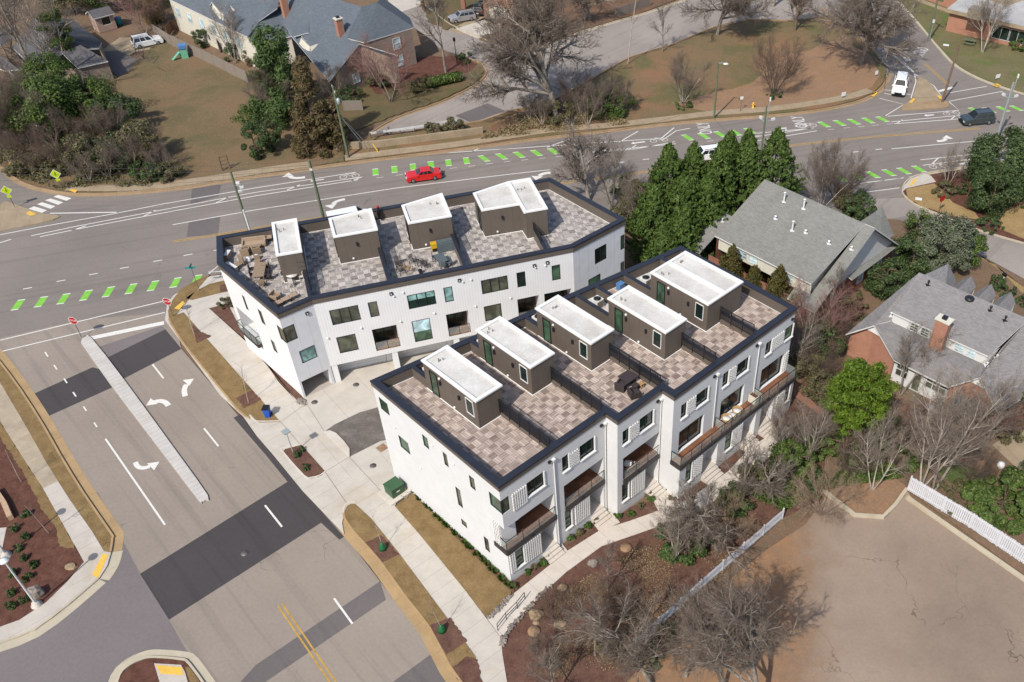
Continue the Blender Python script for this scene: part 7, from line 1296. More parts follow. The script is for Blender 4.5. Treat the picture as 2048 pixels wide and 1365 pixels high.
sign('red stop sign on the left at the end of the median', 163, 674, 2.55, 'oct', 'sign_red', 'STOP', -98, .46)
sign('red stop sign on the right corner at the grass strip', 346.5, 632.5, 2.35, 'oct', 'sign_red', 'STOP', -98, .46)
sign('red octagonal sign at the corner island seen from behind', 1876, 428, 2.5, 'oct', 'sign_red', None, -60, .42, back='sign_red')
for lab, u, v, H in (('lime green diamond sign with a walking figure on the far bank', 125, 379, 2.7), ('lime green diamond sign with a walking figure at the left edge', 30, 415, 2.9)):
    t, R, o = sign(lab, u, v, H, 'dia', 'sign_lime', None, -75, .62); m = MB()
    for p, q in (((.02, .16), (-.02, -.02)), ((-.02, -.02), (.10, -.24)), ((-.02, -.02), (-.13, -.22)), ((.02, .12), (.13, .0)), ((.02, .12), (-.12, .03))): m.bar(R @ V(*p, .012), R @ V(*q, .012), .05, .012)
    m.lathe((0, 0, 0), [(.06, 0), (.06, .01)], 8); m.v[-16:] = [R @ (V(.03, .24, .012)+x) for x in m.v[-16:]]; m.build('walking_figure', M['sign_black'], o); boxpart(t, 'arrow_plaque', R @ V(0, -.82, -.01), (.5, .03, .3), math.radians(15), 'sign_lime')
t = thing('street_name_sign', 'teal street name blades on a thin post at the near corner', 'sign', tuple(G(399, 581, .13)), 0, 'road signs'); b = G(399, 581, .13); tubepart(t, 'post', b, b+V(0, 0, 3.0), .03, 'post_steel'); boxpart(t, 'name_blade', b+V(-.05, 0, 2.95), (1.1, .03, .24), .15, 'sign_teal'); boxpart(t, 'name_blade', b+V(0, .02, 3.2), (.75, .03, .24), 1.6, 'sign_teal')
for lab, u, v, w in (('small white yard sign on the far verge by the sidewalk', 1686, 196, .7), ('small white yard sign on the brown lawn beside the kerb', 1752, 153, .5), ('white leaning board sign at the right crossing corner', 1994, 160, .8), ('white flat utility cover on the right lawn', 1892, 91, .9), ('pale utility box lid in the island grass', 1837, 399, .8)):
    b = G(u, v, .12); t = thing('yard_sign' if 'sign' in lab else 'utility_cover', lab, 'sign' if 'sign' in lab else 'utility cover', tuple(b))
    if 'sign' in lab: boxpart(t, 'board', b+V(0, 0, .55), (w, .04, .6), .4, 'sign_white'); tubepart(t, 'stake', b, b+V(0, 0, .4), .02, 'post_steel')
    else: boxpart(t, 'lid', b+V(0, 0, .05), (w, w*.6, .1), -.3, 'sign_white')
sign('small white sign by the far sidewalk left of the yellow hydrant', 1481, 222, 2.2, 'rect', 'sign_white', None, -80, .3)
def hydrant(lab, u, v):
    b = G(u, v, .12); t = thing('fire_hydrant', lab, 'hydrant', tuple(b), 0, 'fire hydrants'); m = MB(); m.lathe(b, [(.2, 0), (.2, .05), (.13, .08), (.13, .6), (.17, .64), (.12, .78), (.03, .86)], 12); o = m.build('barrel', M['tactile'], t); tubepart(o, 'outlet', b+V(-.24, 0, .5), b+V(.24, 0, .5), .07, 'tactile'); boxpart(o, 'cap', b+V(0, 0, .88), (.08, .08, .06), 0, 'sign_red')
hydrant('yellow fire hydrant on the far verge right of the tall street lamp', 1506, 216); hydrant('yellow fire hydrant on the left bank corner', 25, 337)
def wire(lab, a, b, sag): 
    m = MB(); n = 14; P = [a+(b-a)*(i/n)-V(0, 0, sag*4*(i/n)*(1-i/n)) for i in range(n+1)]; m.path(P, .016, 4); o = m.build('overhead_wire', M['wire']); tag(o, lab, 'wire', 'overhead wires')
pa, pb_, pc, pd = G(697, 316, 9.3), G(521, 532, 11.2), G(666, 512, 11.5), G(-260, 400, 9.5)
for i in range(4): wire('thin overhead wire strung from the wooden pole by the cedar to the left edge', pa+V(0, 0, -.5*i), G(-200, 330+14*i, 9.0-.5*i), .9)
wire('thin overhead wire crossing the road to the brown lawn', pa, G(1360, 232, 8.0), 1.4); wire('thin wire from the street lamp pole to the signal pole behind the cypress', G(1428, 238, 7.8), G(1521, 318, 7.2), .3)
for i in range(3): wire('thin wire along the road behind the rear townhouses', pb_+V(0, 0, -.5*i), pc+V(0, 0, -.5*i), .2)
# ================================================================ FENCES, WALLS, RAILS
M['fence_grey'] = batten_mat('weathered_fence_boards', col(150, 138, 126), .16, .9); M['fence_brown'] = batten_mat('brown_fence_boards', col(120, 92, 70), .16, .9); M['picket_white'] = plain('white_picket', col(226, 226, 230), .6, var=.08)
def board_fence(label, px, H, mat, name='board_fence', z=.08):
    P = GP(px, z); t = thing(name, label, 'fence', tuple(P[0])); m = MB()
    for a, b in zip(P[:-1], P[1:]): m.box((a+b)/2+V(0, 0, H/2), ((b-a).length, .05, H), yaw(a, b))
    m.build('boards', M[mat], t)
    for a, b in zip(P[:-1], P[1:]):
        n = max(1, int((b-a).length/2.6))
        for i in range(n+1): boxpart(t, 'post', a+(b-a)*(i/n)+V(0, 0, H/2+.06), (.11, .11, H+.12), yaw(a, b), mat)
    return t
board_fence('long weathered grey board fence between the lawn and the terrace gardens', [(310, 70), (345, 92), (430, 132), (497, 166)], 1.8, 'fence_grey')
board_fence('brown board fence round a terrace garden behind the grey one', [(337, 75), (345, 62), (390, 52)], 1.7, 'fence_brown'); board_fence('dark board fence between terrace gardens near the pine', [(408, 80), (430, 62), (440, 105)], 1.7, 'fence_grey')
board_fence('short grey board fence in the shade below the tan gable', [(688, 222), (726, 221)], 1.5, 'fence_grey'); board_fence('old board fence at the top beyond the loop road', [(1232, 36), (1300, 12)], 1.6, 'fence_grey')
def picket(label, px, H, name='picket_fence', slat=.14, gap=.05, post=2.2, z=.06):
    P = GP(px, z); t = thing(name, label, 'fence', tuple(P[0])); m = MB(); r = MB()
    rng = random.Random(4)
    for a, b in zip(P[:-1], P[1:]):
        L = (b-a).length; y = yaw(a, b); k = int(L/(slat+gap))
        for i in range(k): m.box(a+(b-a)*((i+.5)/k)+V(0, 0, H/2+rng.uniform(-.03, .03)), (slat, .025, H*rng.uniform(.94, 1.0)), y+rng.uniform(-.05, .05))
        for zz in (.3, H-.25): r.box((a+b)/2+V(0, 0, zz), (L, .07, .08), y)
        n = max(1, int(L/post))
        for i in range(n+1): boxpart(t, 'post', a+(b-a)*(i/n)+V(0, 0, H/2+.05), (.11, .11, H+.1), y, 'picket_white')
    o = m.build('pickets', M['picket_white'], t); r.build('rail', M['picket_white'], t)
picket('long white picket fence running between the trees and the car park', [(1272, 1296), (1402, 1178), (1564, 1038)], 1.25); picket('tall white board fence along the right kerb of the car park', [(1815, 981), (1883, 1022), (1938, 1055), (1993, 1092), (2060, 1137)], 1.75, 'white_fence', .15, .02)
picket('small timber gate panel by the grass near the right edge', [(1969, 942), (1990, 957)], 1.0, 'garden_gate', .06, .08); 
bpy.data.objects[[o.name for o in bpy.data.objects if o.name.startswith('garden_gate')][-1]]['label'] = 'small dark slatted garden gate beside the concrete drive at the right'
for o in [o for o in bpy.data.objects if o.parent and o.parent.name.startswith('garden_gate')]: o.data.materials[0] = M['fence_brown']
P = [G(u, v, .1) for u, v in ((668, 300), (760, 294), (860, 281), (966, 267))]; m = MB(); ribbon(m, P, .35, -.05, 1.0); tag(m.build('retaining_wall', M['concrete_old']), 'stained concrete retaining wall between the far sidewalk and the dead end', 'wall')
P = [G(u, v, .12) for u, v in ((742, 276), (830, 264), (916, 249))]; t = thing('guard_rail', 'white guard rail at the dead end of the loop road', 'guard rail', tuple(P[1])); m = MB()
for a, b in zip(P[:-1], P[1:]): m.box((a+b)/2+V(0, 0, .65), ((b-a).length, .08, .3), yaw(a, b))
m.build('rail', M['white_paint_metal'], t)
for i in range(7): p = P[0]+(P[2]-P[0])*(i/6); boxpart(t, 'post', p+V(0, 0, .35), (.12, .12, .75), .2, 'post_steel')
P = [G(996, 1262, .1), G(1013, 1240, .1), G(1035, 1218, .1), G(1050, 1199, .1)]; t = thing('hand_rail', 'black steel handrail beside the ramp at the bottom of the front walk', 'handrail', tuple(P[0])); m = MB()
for z in (.9, .5): m.path([p+V(0, 0, z) for p in P], .03, 6)
m.build('rail', M['black_metal'], t)
for p in P: tubepart(t, 'post', p, p+V(0, 0, .9), .03, 'black_metal')
m = MB()
for u, v in ((445, 342), (460, 338)): m.box(G(u, v, .1)+V(0, 0, 1.0), (.14, .14, 2.0))
a, b = G(445, 342, .1), G(460, 338, .1); [m.box((a+b)/2+V(0, 0, z), ((b-a).length, .04, .1), yaw(a, b)) for z in (.3, .8, 1.3, 1.8)]; tag(m.build('timber_gate', M['wood_brown']), 'open timber rail gate on the bank at the far sidewalk', 'gate')
P = [G(-6, 985, .1), G(12, 1012, .1), G(24, 1040, .1)]; m = MB()
for a, b in zip(P[:-1], P[1:]): m.box((a+b)/2+V(0, 0, .25), ((b-a).length, .4, .5), yaw(a, b))
tag(m.build('timber_bench', plain('pale_timber', col(200, 168, 138), .8)), 'pale timber bench log in the red mulch at the left edge', 'bench')
# ================================================================ SMALL GROUND THINGS
b = G(791, 985, .14); t = thing('transformer_box', 'green transformer box on a concrete pad beside the white side wall', 'utility box', tuple(b), .8); boxpart(t, 'pad', b+V(0, 0, .02), (2.3, 2.0, .14), .8, 'kerb_white'); M['green_box'] = plain('green_box_paint', col(64, 98, 66), .5, var=.08); o = boxpart(t, 'cabinet', b+V(0, 0, .55), (1.25, 1.15, .95), .8, 'green_box'); boxpart(o, 'lid', b+V(0, 0, 1.05), (1.33, 1.23, .1), .8, 'green_box'); boxpart(o, 'label_plate', b+V(-.02, 0, .6)+V(math.cos(-.77), math.sin(-.77), 0)*.58, (.34, .02, .14), .8, 'sign_white')
b = G(537, 832, .14); t = thing('wheelie_bin', 'blue wheeled bin on the grass tip by the driveway', 'bin', tuple(b), .3); M['bin_blue'] = plain('blue_plastic', col(28, 92, 196), .45, var=.06); m = MB(); q = [V(x, y, 0) for x, y in ((-.27, -.3), (.27, -.3), (.27, .3), (-.27, .3))]; m.add([b+v*.8 for v in q]+[b+v*1.05+V(0, 0, 1.0) for v in q], [[0, 1, 5, 4], [1, 2, 6, 5], [2, 3, 7, 6], [3, 0, 4, 7], [4, 5, 6, 7], [3, 2, 1, 0]]); o = m.build('body', M['bin_blue'], t); boxpart(o, 'lid', b+V(0, 0, 1.05), (.62, .7, .08), 0, 'grille'); tubepart(o, 'handle', b+V(-.2, .37, 1.0), b+V(.2, .37, 1.0), .03, 'grille')
for s in (-.25, .25): m = MB(); m.tube(b+V(s-.03, .27, .12), b+V(s+.03, .27, .12), .12, .12, 12); m.build('wheel', M['tyre'], o)
M['stone'] = ground_mat('tan_boulder', col(196, 172, 140), col(160, 138, 112), s1=1.5, fine=30, bump=.6); M['stone_grey'] = ground_mat('grey_boulder', col(186, 176, 166), col(126, 116, 110), s1=1.5, fine=30, bump=.6); M['stump'] = ground_mat('cut_stump', col(188, 156, 124), col(170, 136, 106), s1=3, fine=30)
def boulder(lab, u, v, r, h, mat, seed, name='boulder', z=.06):
    rng = random.Random(seed); m = MB(); c = G(u, v, z); n = 9; rings = [(1., 0), (1.05, .3), (.85, .75), (.4, 1.)]
    vs = []
    for k, (s, zz) in enumerate(rings):
        for i in range(n): a = 2*math.pi*i/n; q = r*s*rng.uniform(.8, 1.15); vs.append(c+V(math.cos(a)*q, math.sin(a)*q*.8, h*zz*rng.uniform(.85, 1.1)))
    m.add(vs, [[j*n+i, j*n+(i+1) % n, (j+1)*n+(i+1) % n, (j+1)*n+i] for j in range(3) for i in range(n)]+[[3*n+i for i in range(n)]]); tag(m.build(name, M[mat]), lab, 'boulder' if name == 'boulder' else 'stump')
boulder('pale grey boulder beside the white lamp post in the red mulch', 74, 1190, .6, .9, 'stone_grey', 1, z=.1); boulder('flat tan boulder near the corner of the red mulch bed', 141, 1134, .45, .15, 'stone', 2, z=.1)
for i, (u, v, r, lab) in enumerate(((1072, 1230, .6, 'large tan boulder on the mulch by the bottom of the walk'), (1120, 1251, .5, 'tan boulder right of the large one by the walk'), (1126, 1177, .42, 'tan boulder closest to the walk edge'), (1185, 1128, .45, 'grey boulder on the mulch near the second steps'), (1200, 1201, .4, 'tan boulder between the bare trees'), (1072, 1247, .25, 'small stone beside the large tan boulder'))): boulder(lab, u, v, r, .4*r+.15, 'stone' if i != 3 else 'stone_grey', 10+i)
for u, v, lab in ((1068, 1264, 'round orange cut stump on the mulch slope'), (1252, 1097, 'round orange cut stump near the front walk')): m = MB(); m.lathe(G(u, v, .06), [(.5, 0), (.46, .16), (.02, .17)], 12); tag(m.build('tree_stump', M['stump']), lab, 'stump')
rng = np.random.default_rng(3)
def pebbles(name, label, px, n, w, seed, s=.13, z=.16):
    P = GP(px, z); rng = random.Random(seed); m = MB()
    for i in range(n):
        k = rng.randrange(len(P)-1); c = P[k]+(P[k+1]-P[k])*rng.random()+V(rng.uniform(-w, w), rng.uniform(-w, w), -.02); r = s*rng.uniform(.5, 1.1); m.lathe(c, [(r*.6, -.02), (r, .03), (r*.7, r*.6), (.01, r*.75)], 5, sx=rng.uniform(.7, 1.3))
    tag(m.build(name, M['stone_grey']), label, 'pebbles', kind='stuff')
pebbles('river_stones', 'loose river stones edging the front walk and ramp', [(980, 1235), (1022, 1190)], 90, .18, 5); pebbles('river_stones', 'river stones along the lower edge of the ramp', [(1004, 1290), (1010, 1270), (1050, 1222), (1100, 1172)], 150, .2, 6); pebbles('river_stones', 'river stones beside the green transformer box', [(800, 962), (822, 975), (808, 990)], 130, .35, 7); pebbles('river_stones', 'stones in the rounded corner at the carport', [(598, 800), (607, 806)], 60, .3, 8)
for lab, u, v in (('round metal cover in the driveway near the carport', 629, 805), ('round metal cover in the driveway middle', 712, 770), ('round manhole in the dark asphalt band', 489, 1107), ('round cover in the driveway left of the transformer box', 746, 932), ('brown square drain grate in the driveway', 764, 896)):
    m = MB()
    if 'square' in lab: m.box(G(u, v, .125), (.8, .8, .03), .8)
    else: m.lathe(G(u, v, .115 if v < 1000 else .012), [(.3, 0), (.3, .012), (.01, .013)], 18)
    tag(m.build('manhole_cover', M['post_steel'] if 'square' not in lab else M['stump']), lab, 'manhole cover')
# play set, swings, picnic table and garden things
b = G(366, 116, .1); t = thing('play_set', 'plastic play set with a green slide on the far lawn', 'play set', tuple(b)); M['play_green'] = plain('mint_plastic', col(120, 196, 160), .5); M['play_blue'] = plain('blue_play_plastic', col(96, 140, 190), .5); boxpart(t, 'tower', b+V(.3, .2, .7), (1.0, 1.0, 1.4), .4, 'play_green'); boxpart(t, 'roof', b+V(.3, .2, 1.75), (1.2, 1.2, .5), .4, 'play_blue'); m = MB(); m.bar(b+V(-.2, -.2, 1.0), b+V(-1.2, -1.1, .1), .5, .1); m.build('slide', M['play_green'], t); m = MB(); m.lathe(b+V(-.6, .6, .3), [(.3, 0), (.4, .3), (.1, .4)], 10); m.build('wheel_toy', M['play_blue'], t)
t = thing('swing_frame', 'thin dark swing frame on the far lawn beside the white car', 'swing', tuple(G(285, 125, .1)))
for a, b in (((272, 112), (287, 118)), ((306, 128), (287, 118))): p, q = G(*a, .1), G(*b, .1); m = MB(); m.tube(p, p+(q-p)*.5+V(0, 0, 2.4), .05); m.tube(q, p+(q-p)*.5+V(0, 0, 2.4), .05); m.build('leg', M['post_steel'], t)
tubepart(t, 'top_bar', G(279, 115, 2.5), G(297, 123, 2.5), .05, 'post_steel'); p = G(288, 119, .1); tubepart(t, 'chain', p+V(0, 0, .5), p+V(0, 0, 2.4), .02, 'post_steel'); boxpart(t, 'seat', p+V(0, 0, .5), (.4, .2, .05), .5, 'grille')
b = G(1938, 89, .12); t = thing('picnic_table', 'grey green picnic table on the lawn by the flat roofed building', 'picnic table', tuple(b), -.4); boxpart(t, 'table_top', b+V(0, 0, .74), (1.9, .8, .06), -.4, 'wood_pole'); nv = V(math.sin(.4), math.cos(.4), 0)
for s in (-1, 1): boxpart(t, 'bench', b+nv*(.75*s)+V(0, 0, .45), (1.9, .28, .05), -.4, 'wood_pole'); boxpart(t, 'leg', b+V(math.cos(.4)*.7*s, -math.sin(.4)*.7*s, .37), (.1, 1.3, .7), -.4, 'wood_pole')
b = G(2003, 568, .13); t = thing('mailbox', 'black mailbox on a white post beside the side street', 'mailbox', tuple(b)); boxpart(t, 'post', b+V(0, 0, .55), (.12, .12, 1.1), 0, 'white_wood'); boxpart(t, 'box', b+V(0, 0, 1.2), (.25, .5, .26), .6, 'grille')
m = MB(); m.lathe(G(2043, 1000, 1.5), [(.05, -.4), (.3, -.28), (.4, 0), (.3, .28), (.05, .4)], 14); tag(m.build('red_ball', plain('red_plastic', col(206, 60, 48), .4)), 'red ball shape among the bright shrub at the right edge', 'ball')
b = G(1857, 832, .07); t = thing('barbecue', 'covered grey barbecue on the terrace slab behind the cape house', 'barbecue', tuple(b), -.7); boxpart(t, 'cabinet', b+V(0, 0, .45), (1.4, .6, .85), -.7, 'vent'); boxpart(t, 'hood', b+V(0, 0, 1.0), (1.0, .55, .3), -.7, 'steel'); tubepart(t, 'handle', b+V(.2, -.45, 1.0), b+V(-.2, -.1, 1.0), .02, 'steel')
m = MB(); m.box(G(1845, 850, .08), (2.6, 1.8, .1), .75); tag(m.build('stone_slab', M['concrete_old']), 'pale stone slab below the barbecue', 'paving slab'); 
b = G(2000, 935, .06); t = thing('covered_grill', 'white covered object on the concrete drive by the garden gate', 'cover', tuple(b)); m = MB(); m.lathe(b, [(.3, 0), (.34, .3), (.28, .55), (.05, .62)], 12); m.build('cover', M['sign_white'], t)
b = G(240, 50, .1); t = thing('rubbish_bin', 'teal blue bin beside the garden shed', 'bin', tuple(b)); m = MB(); m.lathe(b, [(.45, 0), (.55, 1.1)], 12); o = m.build('body', M['sign_teal'], t); m = MB(); m.lathe(b+V(0, 0, 1.1), [(.6, 0), (.5, .15), (.02, .2)], 12); m.build('lid', M['play_blue'], o)
b = G(1925, 925, .1); t = thing('toy_tricycle', 'red and blue toy by the grass edge under the bare trees', 'toy', tuple(b)); boxpart(t, 'seat', b+V(0, 0, .35), (.5, .3, .2), .3, 'sign_red'); boxpart(t, 'frame', b+V(-.2, 0, .2), (.6, .3, .25), .3, 'play_blue')
# ================================================================ ROOF TERRACES AND BALCONIES
M['beige'] = plain('beige_cushion', col(180, 156, 132), .85, var=.06); M['tan_top'] = plain('tan_table', col(158, 136, 112), .7, var=.05); M['char'] = plain('charcoal_wicker', col(66, 56, 56), .8, var=.12, scale=12); M['slate'] = plain('slate_table', col(98, 108, 112), .5, var=.05); M['cush_white'] = plain('white_cushion', col(240, 238, 234), .8, var=.03); M['wicker'] = plain('tan_wicker', col(186, 146, 96), .8, var=.15, scale=14); M['white_metal'] = plain('white_garden_metal', col(220, 212, 204), .5)
def furn(name, label, cat, p, rz, parts, group=None):
    """parts: (name, material, centre, size) in local axes"""
    t = thing(name, label, cat, tuple(p), rz, group); T = FRAME[t.name]; R = Matrix.Rotation(rz, 3, 'Z')
    for q in parts:
        m = MB()
        if q[0].startswith('@'): m.lathe(V(0, 0, 0), q[2], 16); m.v = [T @ v for v in m.v]; m.build(q[0][1:], M[q[1]], t)
        else: m.box(T @ V(*q[2]), q[3], M=R); m.build(q[0], M[q[1]], t)
    return t
def legs(x, y, h, mat, w=.05): return [('leg', mat, (sx*x, sy*y, h/2), (w, w, h)) for sx in (-1, 1) for sy in (-1, 1)]
def chair_parts(seat, frame, w=.5, h=.45, back=.5): return [('seat', seat, (0, 0, h), (w, w, .07)), ('backrest', seat, (0, w/2-.03, h+back/2), (w, .06, back))]+legs(w/2-.04, w/2-.04, h-.03, frame)
def armchair_parts(c, f, w=.78): return [('seat', c, (0, -.02, .34), (w-.2, w-.1, .2)), ('backrest', f, (0, w/2-.06, .5), (w, .13, .62)), ('armrest', f, (-w/2+.06, 0, .42), (.12, w, .4)), ('armrest', f, (w/2-.06, 0, .42), (.12, w, .4)), ('base', f, (0, 0, .13), (w-.04, w-.04, .24))]
def table_parts(top, frame, x, y, h=.74): return [('table_top', top, (0, 0, h), (x, y, .05))]+legs(x/2-.08, y/2-.08, h-.03, frame)
gN = lambda u, v: G(u, v, ND+.015); gF = lambda x, y: LF(x, y, DK+.015)
z7 = lambda x, y: gN(430+x/7.184, 450+y/7.184); z8 = lambda x, y: gN(700+x/8.533, 420+y/8.533); aN = yN
mid = (z7(430, 320)+z7(720, 285))/2
furn('sofa', 'beige three seat sofa against the parapet of the left roof terrace', 'sofa', mid, aN-.12, [('seat', 'beige', (0, -.1, .34), (2.1, .7, .2)), ('base', 'tan_top', (0, 0, .14), (2.2, .8, .24)), ('backrest', 'beige', (0, .36, .55), (2.2, .2, .5)), ('armrest', 'beige', (-1.05, 0, .42), (.16, .8, .4)), ('armrest', 'beige', (1.05, 0, .42), (.16, .8, .4))])
furn('side_table', 'small pale side table right of the beige sofa', 'table', z7(765, 240), aN, table_parts('beige', 'char', .9, .6, .5)); furn('coffee_table', 'grey coffee table in front of the beige sofa', 'table', z7(590, 345), aN, table_parts('tan_top', 'char', 1.1, .6, .4))
furn('lounge_chair', 'beige lounge chair left of the coffee table', 'chair', z7(450, 425), aN+2.9, armchair_parts('beige', 'tan_top')); furn('lounge_chair', 'tan lounge chair right of the coffee table', 'chair', z7(605, 410), aN+3.3, armchair_parts('tan_top', 'tan_top'))
for lab, x, y in (('white barrel stool, left of the pair by the lounge chairs', 490, 530), ('white barrel stool, right of the pair by the lounge chairs', 615, 495)): furn('stool', lab, 'stool', z7(x, y), 0, [('@seat', 'cush_white', [(.02, 0), (.2, .02), (.27, .25), (.2, .5), (.02, .52)])])
tb = (z7(590, 640)+z7(745, 830))/2; furn('dining_table', 'long tan dining table on the left roof terrace', 'table', tb, aN-1.75, table_parts('tan_top', 'tan_top', 2.4, 1.05), None)
for lab, x, y, r in (('dining chair at the near end of the long tan table', 690, 890, 3.14), ('dining chair at the far end of the long tan table', 628, 575, 0), ('dining chair on the left of the long tan table, far one', 545, 690, 1.57), ('dining chair on the left of the long tan table, near one', 558, 770, 1.57), ('dining chair on the right of the long tan table, far one', 760, 655, -1.57), ('dining chair on the right of the long tan table, near one', 775, 790, -1.57)): furn('dining_chair', lab, 'chair', z7(x, y), aN-.1+r, chair_parts('tan_top' if 'end' in lab else 'char', 'char'), 'dining chairs of the left terrace')
furn('sun_chair', 'tan reclining chair in the shade by the left parapet', 'chair', z7(345, 605), aN-.9, [('seat', 'tan_top', (0, -.2, .35), (.7, .9, .08)), ('backrest', 'tan_top', (0, .45, .6), (.7, .1, .8))]+legs(.3, .5, .33, 'char')); furn('planter_box', 'pale slatted box against the left parapet', 'planter', z7(200, 480), 1.5, [('box', 'beige', (0, 0, .3), (.9, .35, .6)), ('lid', 'cush_white', (0, 0, .62), (.95, .4, .05))]); furn('planter_box', 'low white box along the shaded parapet corner', 'planter', z7(255, 630), aN-1.0, [('box', 'white_metal', (0, 0, .2), (1.4, .3, .4)), ('lid', 'cush_white', (0, 0, .42), (1.45, .34, .04))])
rt = z7(1130, 800); furn('bistro_table', 'round pale bistro table beside the first penthouse', 'table', rt, 0, [('@table_top', 'white_metal', [(.02, .7), (.55, .7), (.55, .74), (.02, .75)]), ('@pedestal', 'white_metal', [(.3, 0), (.05, .06), (.05, .7)])])
for i, (lab, dx, dy) in enumerate((('bistro chair at the left of the round table', -.85, .15), ('bistro chair at the right of the round table', .8, .1), ('bistro chair in front of the round table', .1, -.9), ('bistro chair at the back left of the round table', -.55, .7))): furn('bistro_chair', lab, 'chair', rt+V(dx, dy, 0), math.atan2(dy, dx)-math.pi/2, chair_parts('white_metal', 'white_metal', .42), 'bistro chairs')
furn('lounge_chair', 'tan lounge chair in the near corner of the left roof terrace', 'chair', z7(880, 1075), aN+.9, armchair_parts('tan_top', 'beige'))
for i, (x, y, lab) in enumerate(((920, 1165, 'low slatted table nearest the corner parapet'), (1030, 1110, 'low slatted table in the middle along the front parapet'), (1130, 1060, 'low slatted table furthest along the front parapet'))): furn('low_table', lab, 'table', z7(x, y), aN+.35, table_parts('beige', 'char', .75, .55, .4), 'low slatted tables')
M['yellow'] = plain('yellow_plastic', col(222, 176, 40), .5); furn('tool_cart', 'yellow cart against the brown wall of the third penthouse', 'cart', z8(1450, 690), aN, [('body', 'yellow', (0, 0, .45), (.65, .5, .6)), ('lid', 'yellow', (0, 0, .8), (.7, .55, .1)), ('tray', 'grille', (0, -.2, .25), (.5, .3, .2))]+legs(.26, .2, .2, 'grille'))
furn('covered_barbecue', 'long dark covered barbecue beside the yellow cart', 'barbecue', (z8(1530, 700)+z8(1740, 675))/2, aN, [('cover', 'slate', (0, 0, .5), (1.6, .6, 1.0)), ('cover_top', 'slate', (0, .05, 1.05), (1.5, .5, .12))])
furn('patio_table', 'slate topped patio table in front of the third penthouse', 'table', z8(1565, 930), aN-1.4, table_parts('slate', 'char', 1.5, .95))
for i, (x, y, lab) in enumerate(((1450, 870, 'dark patio chair at the left of the slate table'), (1700, 960, 'dark patio chair at the right of the slate table'), (1600, 1010, 'dark patio chair in front of the slate table'))): furn('patio_chair', lab, 'chair', z8(x, y), aN+(1.4, -1.5, 3.0)[i], chair_parts('slate', 'char', .45), 'patio chairs of the third terrace')
for i, (x, y, lab) in enumerate(((840, 960, 'dark slatted chair by the shaded divider on the third terrace'), (880, 1080, 'dark slatted recliner by the front parapet of the third terrace'), (1100, 920, 'dark wire bench in the middle of the third terrace'), (1010, 1050, 'tan slatted chair on the third terrace'), (1210, 930, 'dark wire chair on the third terrace, left one'), (1300, 990, 'dark wire chair on the third terrace, right one'))):
    c = 'wicker' if i == 3 else 'char'; furn('slatted_chair', lab, 'chair', z8(x, y), aN+.4*i, [('slat', c, (0, -.3+.12*k, .42), (.62, .05, .03)) for k in range(6)]+[('back_slat', c, (0, .36, .52+.12*k), (.62, .03, .05)) for k in range(4)]+legs(.3, .32, .4, c), 'slatted chairs of the third terrace')
furn('folded_umbrella', 'dark bundle with a red top in the shaded corner behind the second penthouse', 'umbrella', z8(520, 190), 0, [('@canopy', 'bin_blue_dark' if 'bin_blue_dark' in M else 'grille', [(.02, .2), (.16, .3), (.22, .9), (.1, 1.5), (.02, 1.6)]), ('@tip', 'sign_red', [(.12, 1.45), (.14, 1.7), (.02, 1.8)])])
furn('black_pot', 'small black pot on the third terrace by the front parapet', 'pot', z8(1205, 1085), 0, [('@pot', 'grille', [(.12, 0), (.2, .4), (.17, .42)]), ('@soil', 'mulch', [(.16, .36), (.01, .38)])])
# front block terrace, balconies and condensers
furn('wicker_armchair', 'dark wicker armchair left of the fire table on the brown deck', 'armchair', gF(14.1, 1.75), FY+1.9, armchair_parts('char', 'char', .85)); furn('wicker_armchair', 'dark wicker armchair nearest the front parapet on the brown deck', 'armchair', gF(14.2, .45), FY+1.2, armchair_parts('char', 'char', .85)); furn('fire_table', 'dark square fire table against the low divider wall', 'table', gF(15.0, 1.9), FY, [('top', 'char', (0, 0, .62), (1.15, 1.15, .08)), ('base', 'char', (0, 0, .3), (.9, .9, .58))]); furn('foot_stool', 'small dark footstool between the wicker armchairs', 'stool', gF(14.9, .95), FY, [('cushion', 'char', (0, 0, .38), (.5, .5, .14))]+legs(.2, .2, .32, 'char'))
furn('tan_stool', 'small tan tray stool beside the deck drain', 'stool', gF(15.3, .75), FY, [('tray', 'wicker', (0, 0, .42), (.4, .4, .05))]+legs(.16, .16, .4, 'wicker'))
lb = lambda x, y: LF(15.62+x, -2.5-y, 4.21)
for lab, x, y, r in (('round tan wicker chair with white cushion, larger one on the long balcony', 8.05, .5, -.6), ('round tan wicker chair with white cushion, nearest the glass divider', 6.65, .45, .5)): furn('wicker_chair', lab, 'chair', lb(x, y), FY+r, [('@shell', 'wicker', [(.3, .05), (.42, .3), (.5, .62), (.46, .64), (.36, .34), (.05, .3)]), ('@cushion', 'cush_white', [(.02, .3), (.36, .36), (.36, .5), (.02, .52)])])
furn('drum_table', 'white topped round table between the wicker chairs on the long balcony', 'table', lb(7.3, .55), FY, [('@base', 'wicker', [(.24, 0), (.28, .5)]), ('@top', 'cush_white', [(.34, .5), (.34, .55), (.02, .56)])])
furn('planter_box', 'cream planter box at the far glass divider of the long balcony', 'planter', lb(10.3, .5), FY, [('box', 'cream', (0, 0, .4), (.5, .8, .8)), ('soil', 'mulch', (0, 0, .81), (.4, .7, .04))])
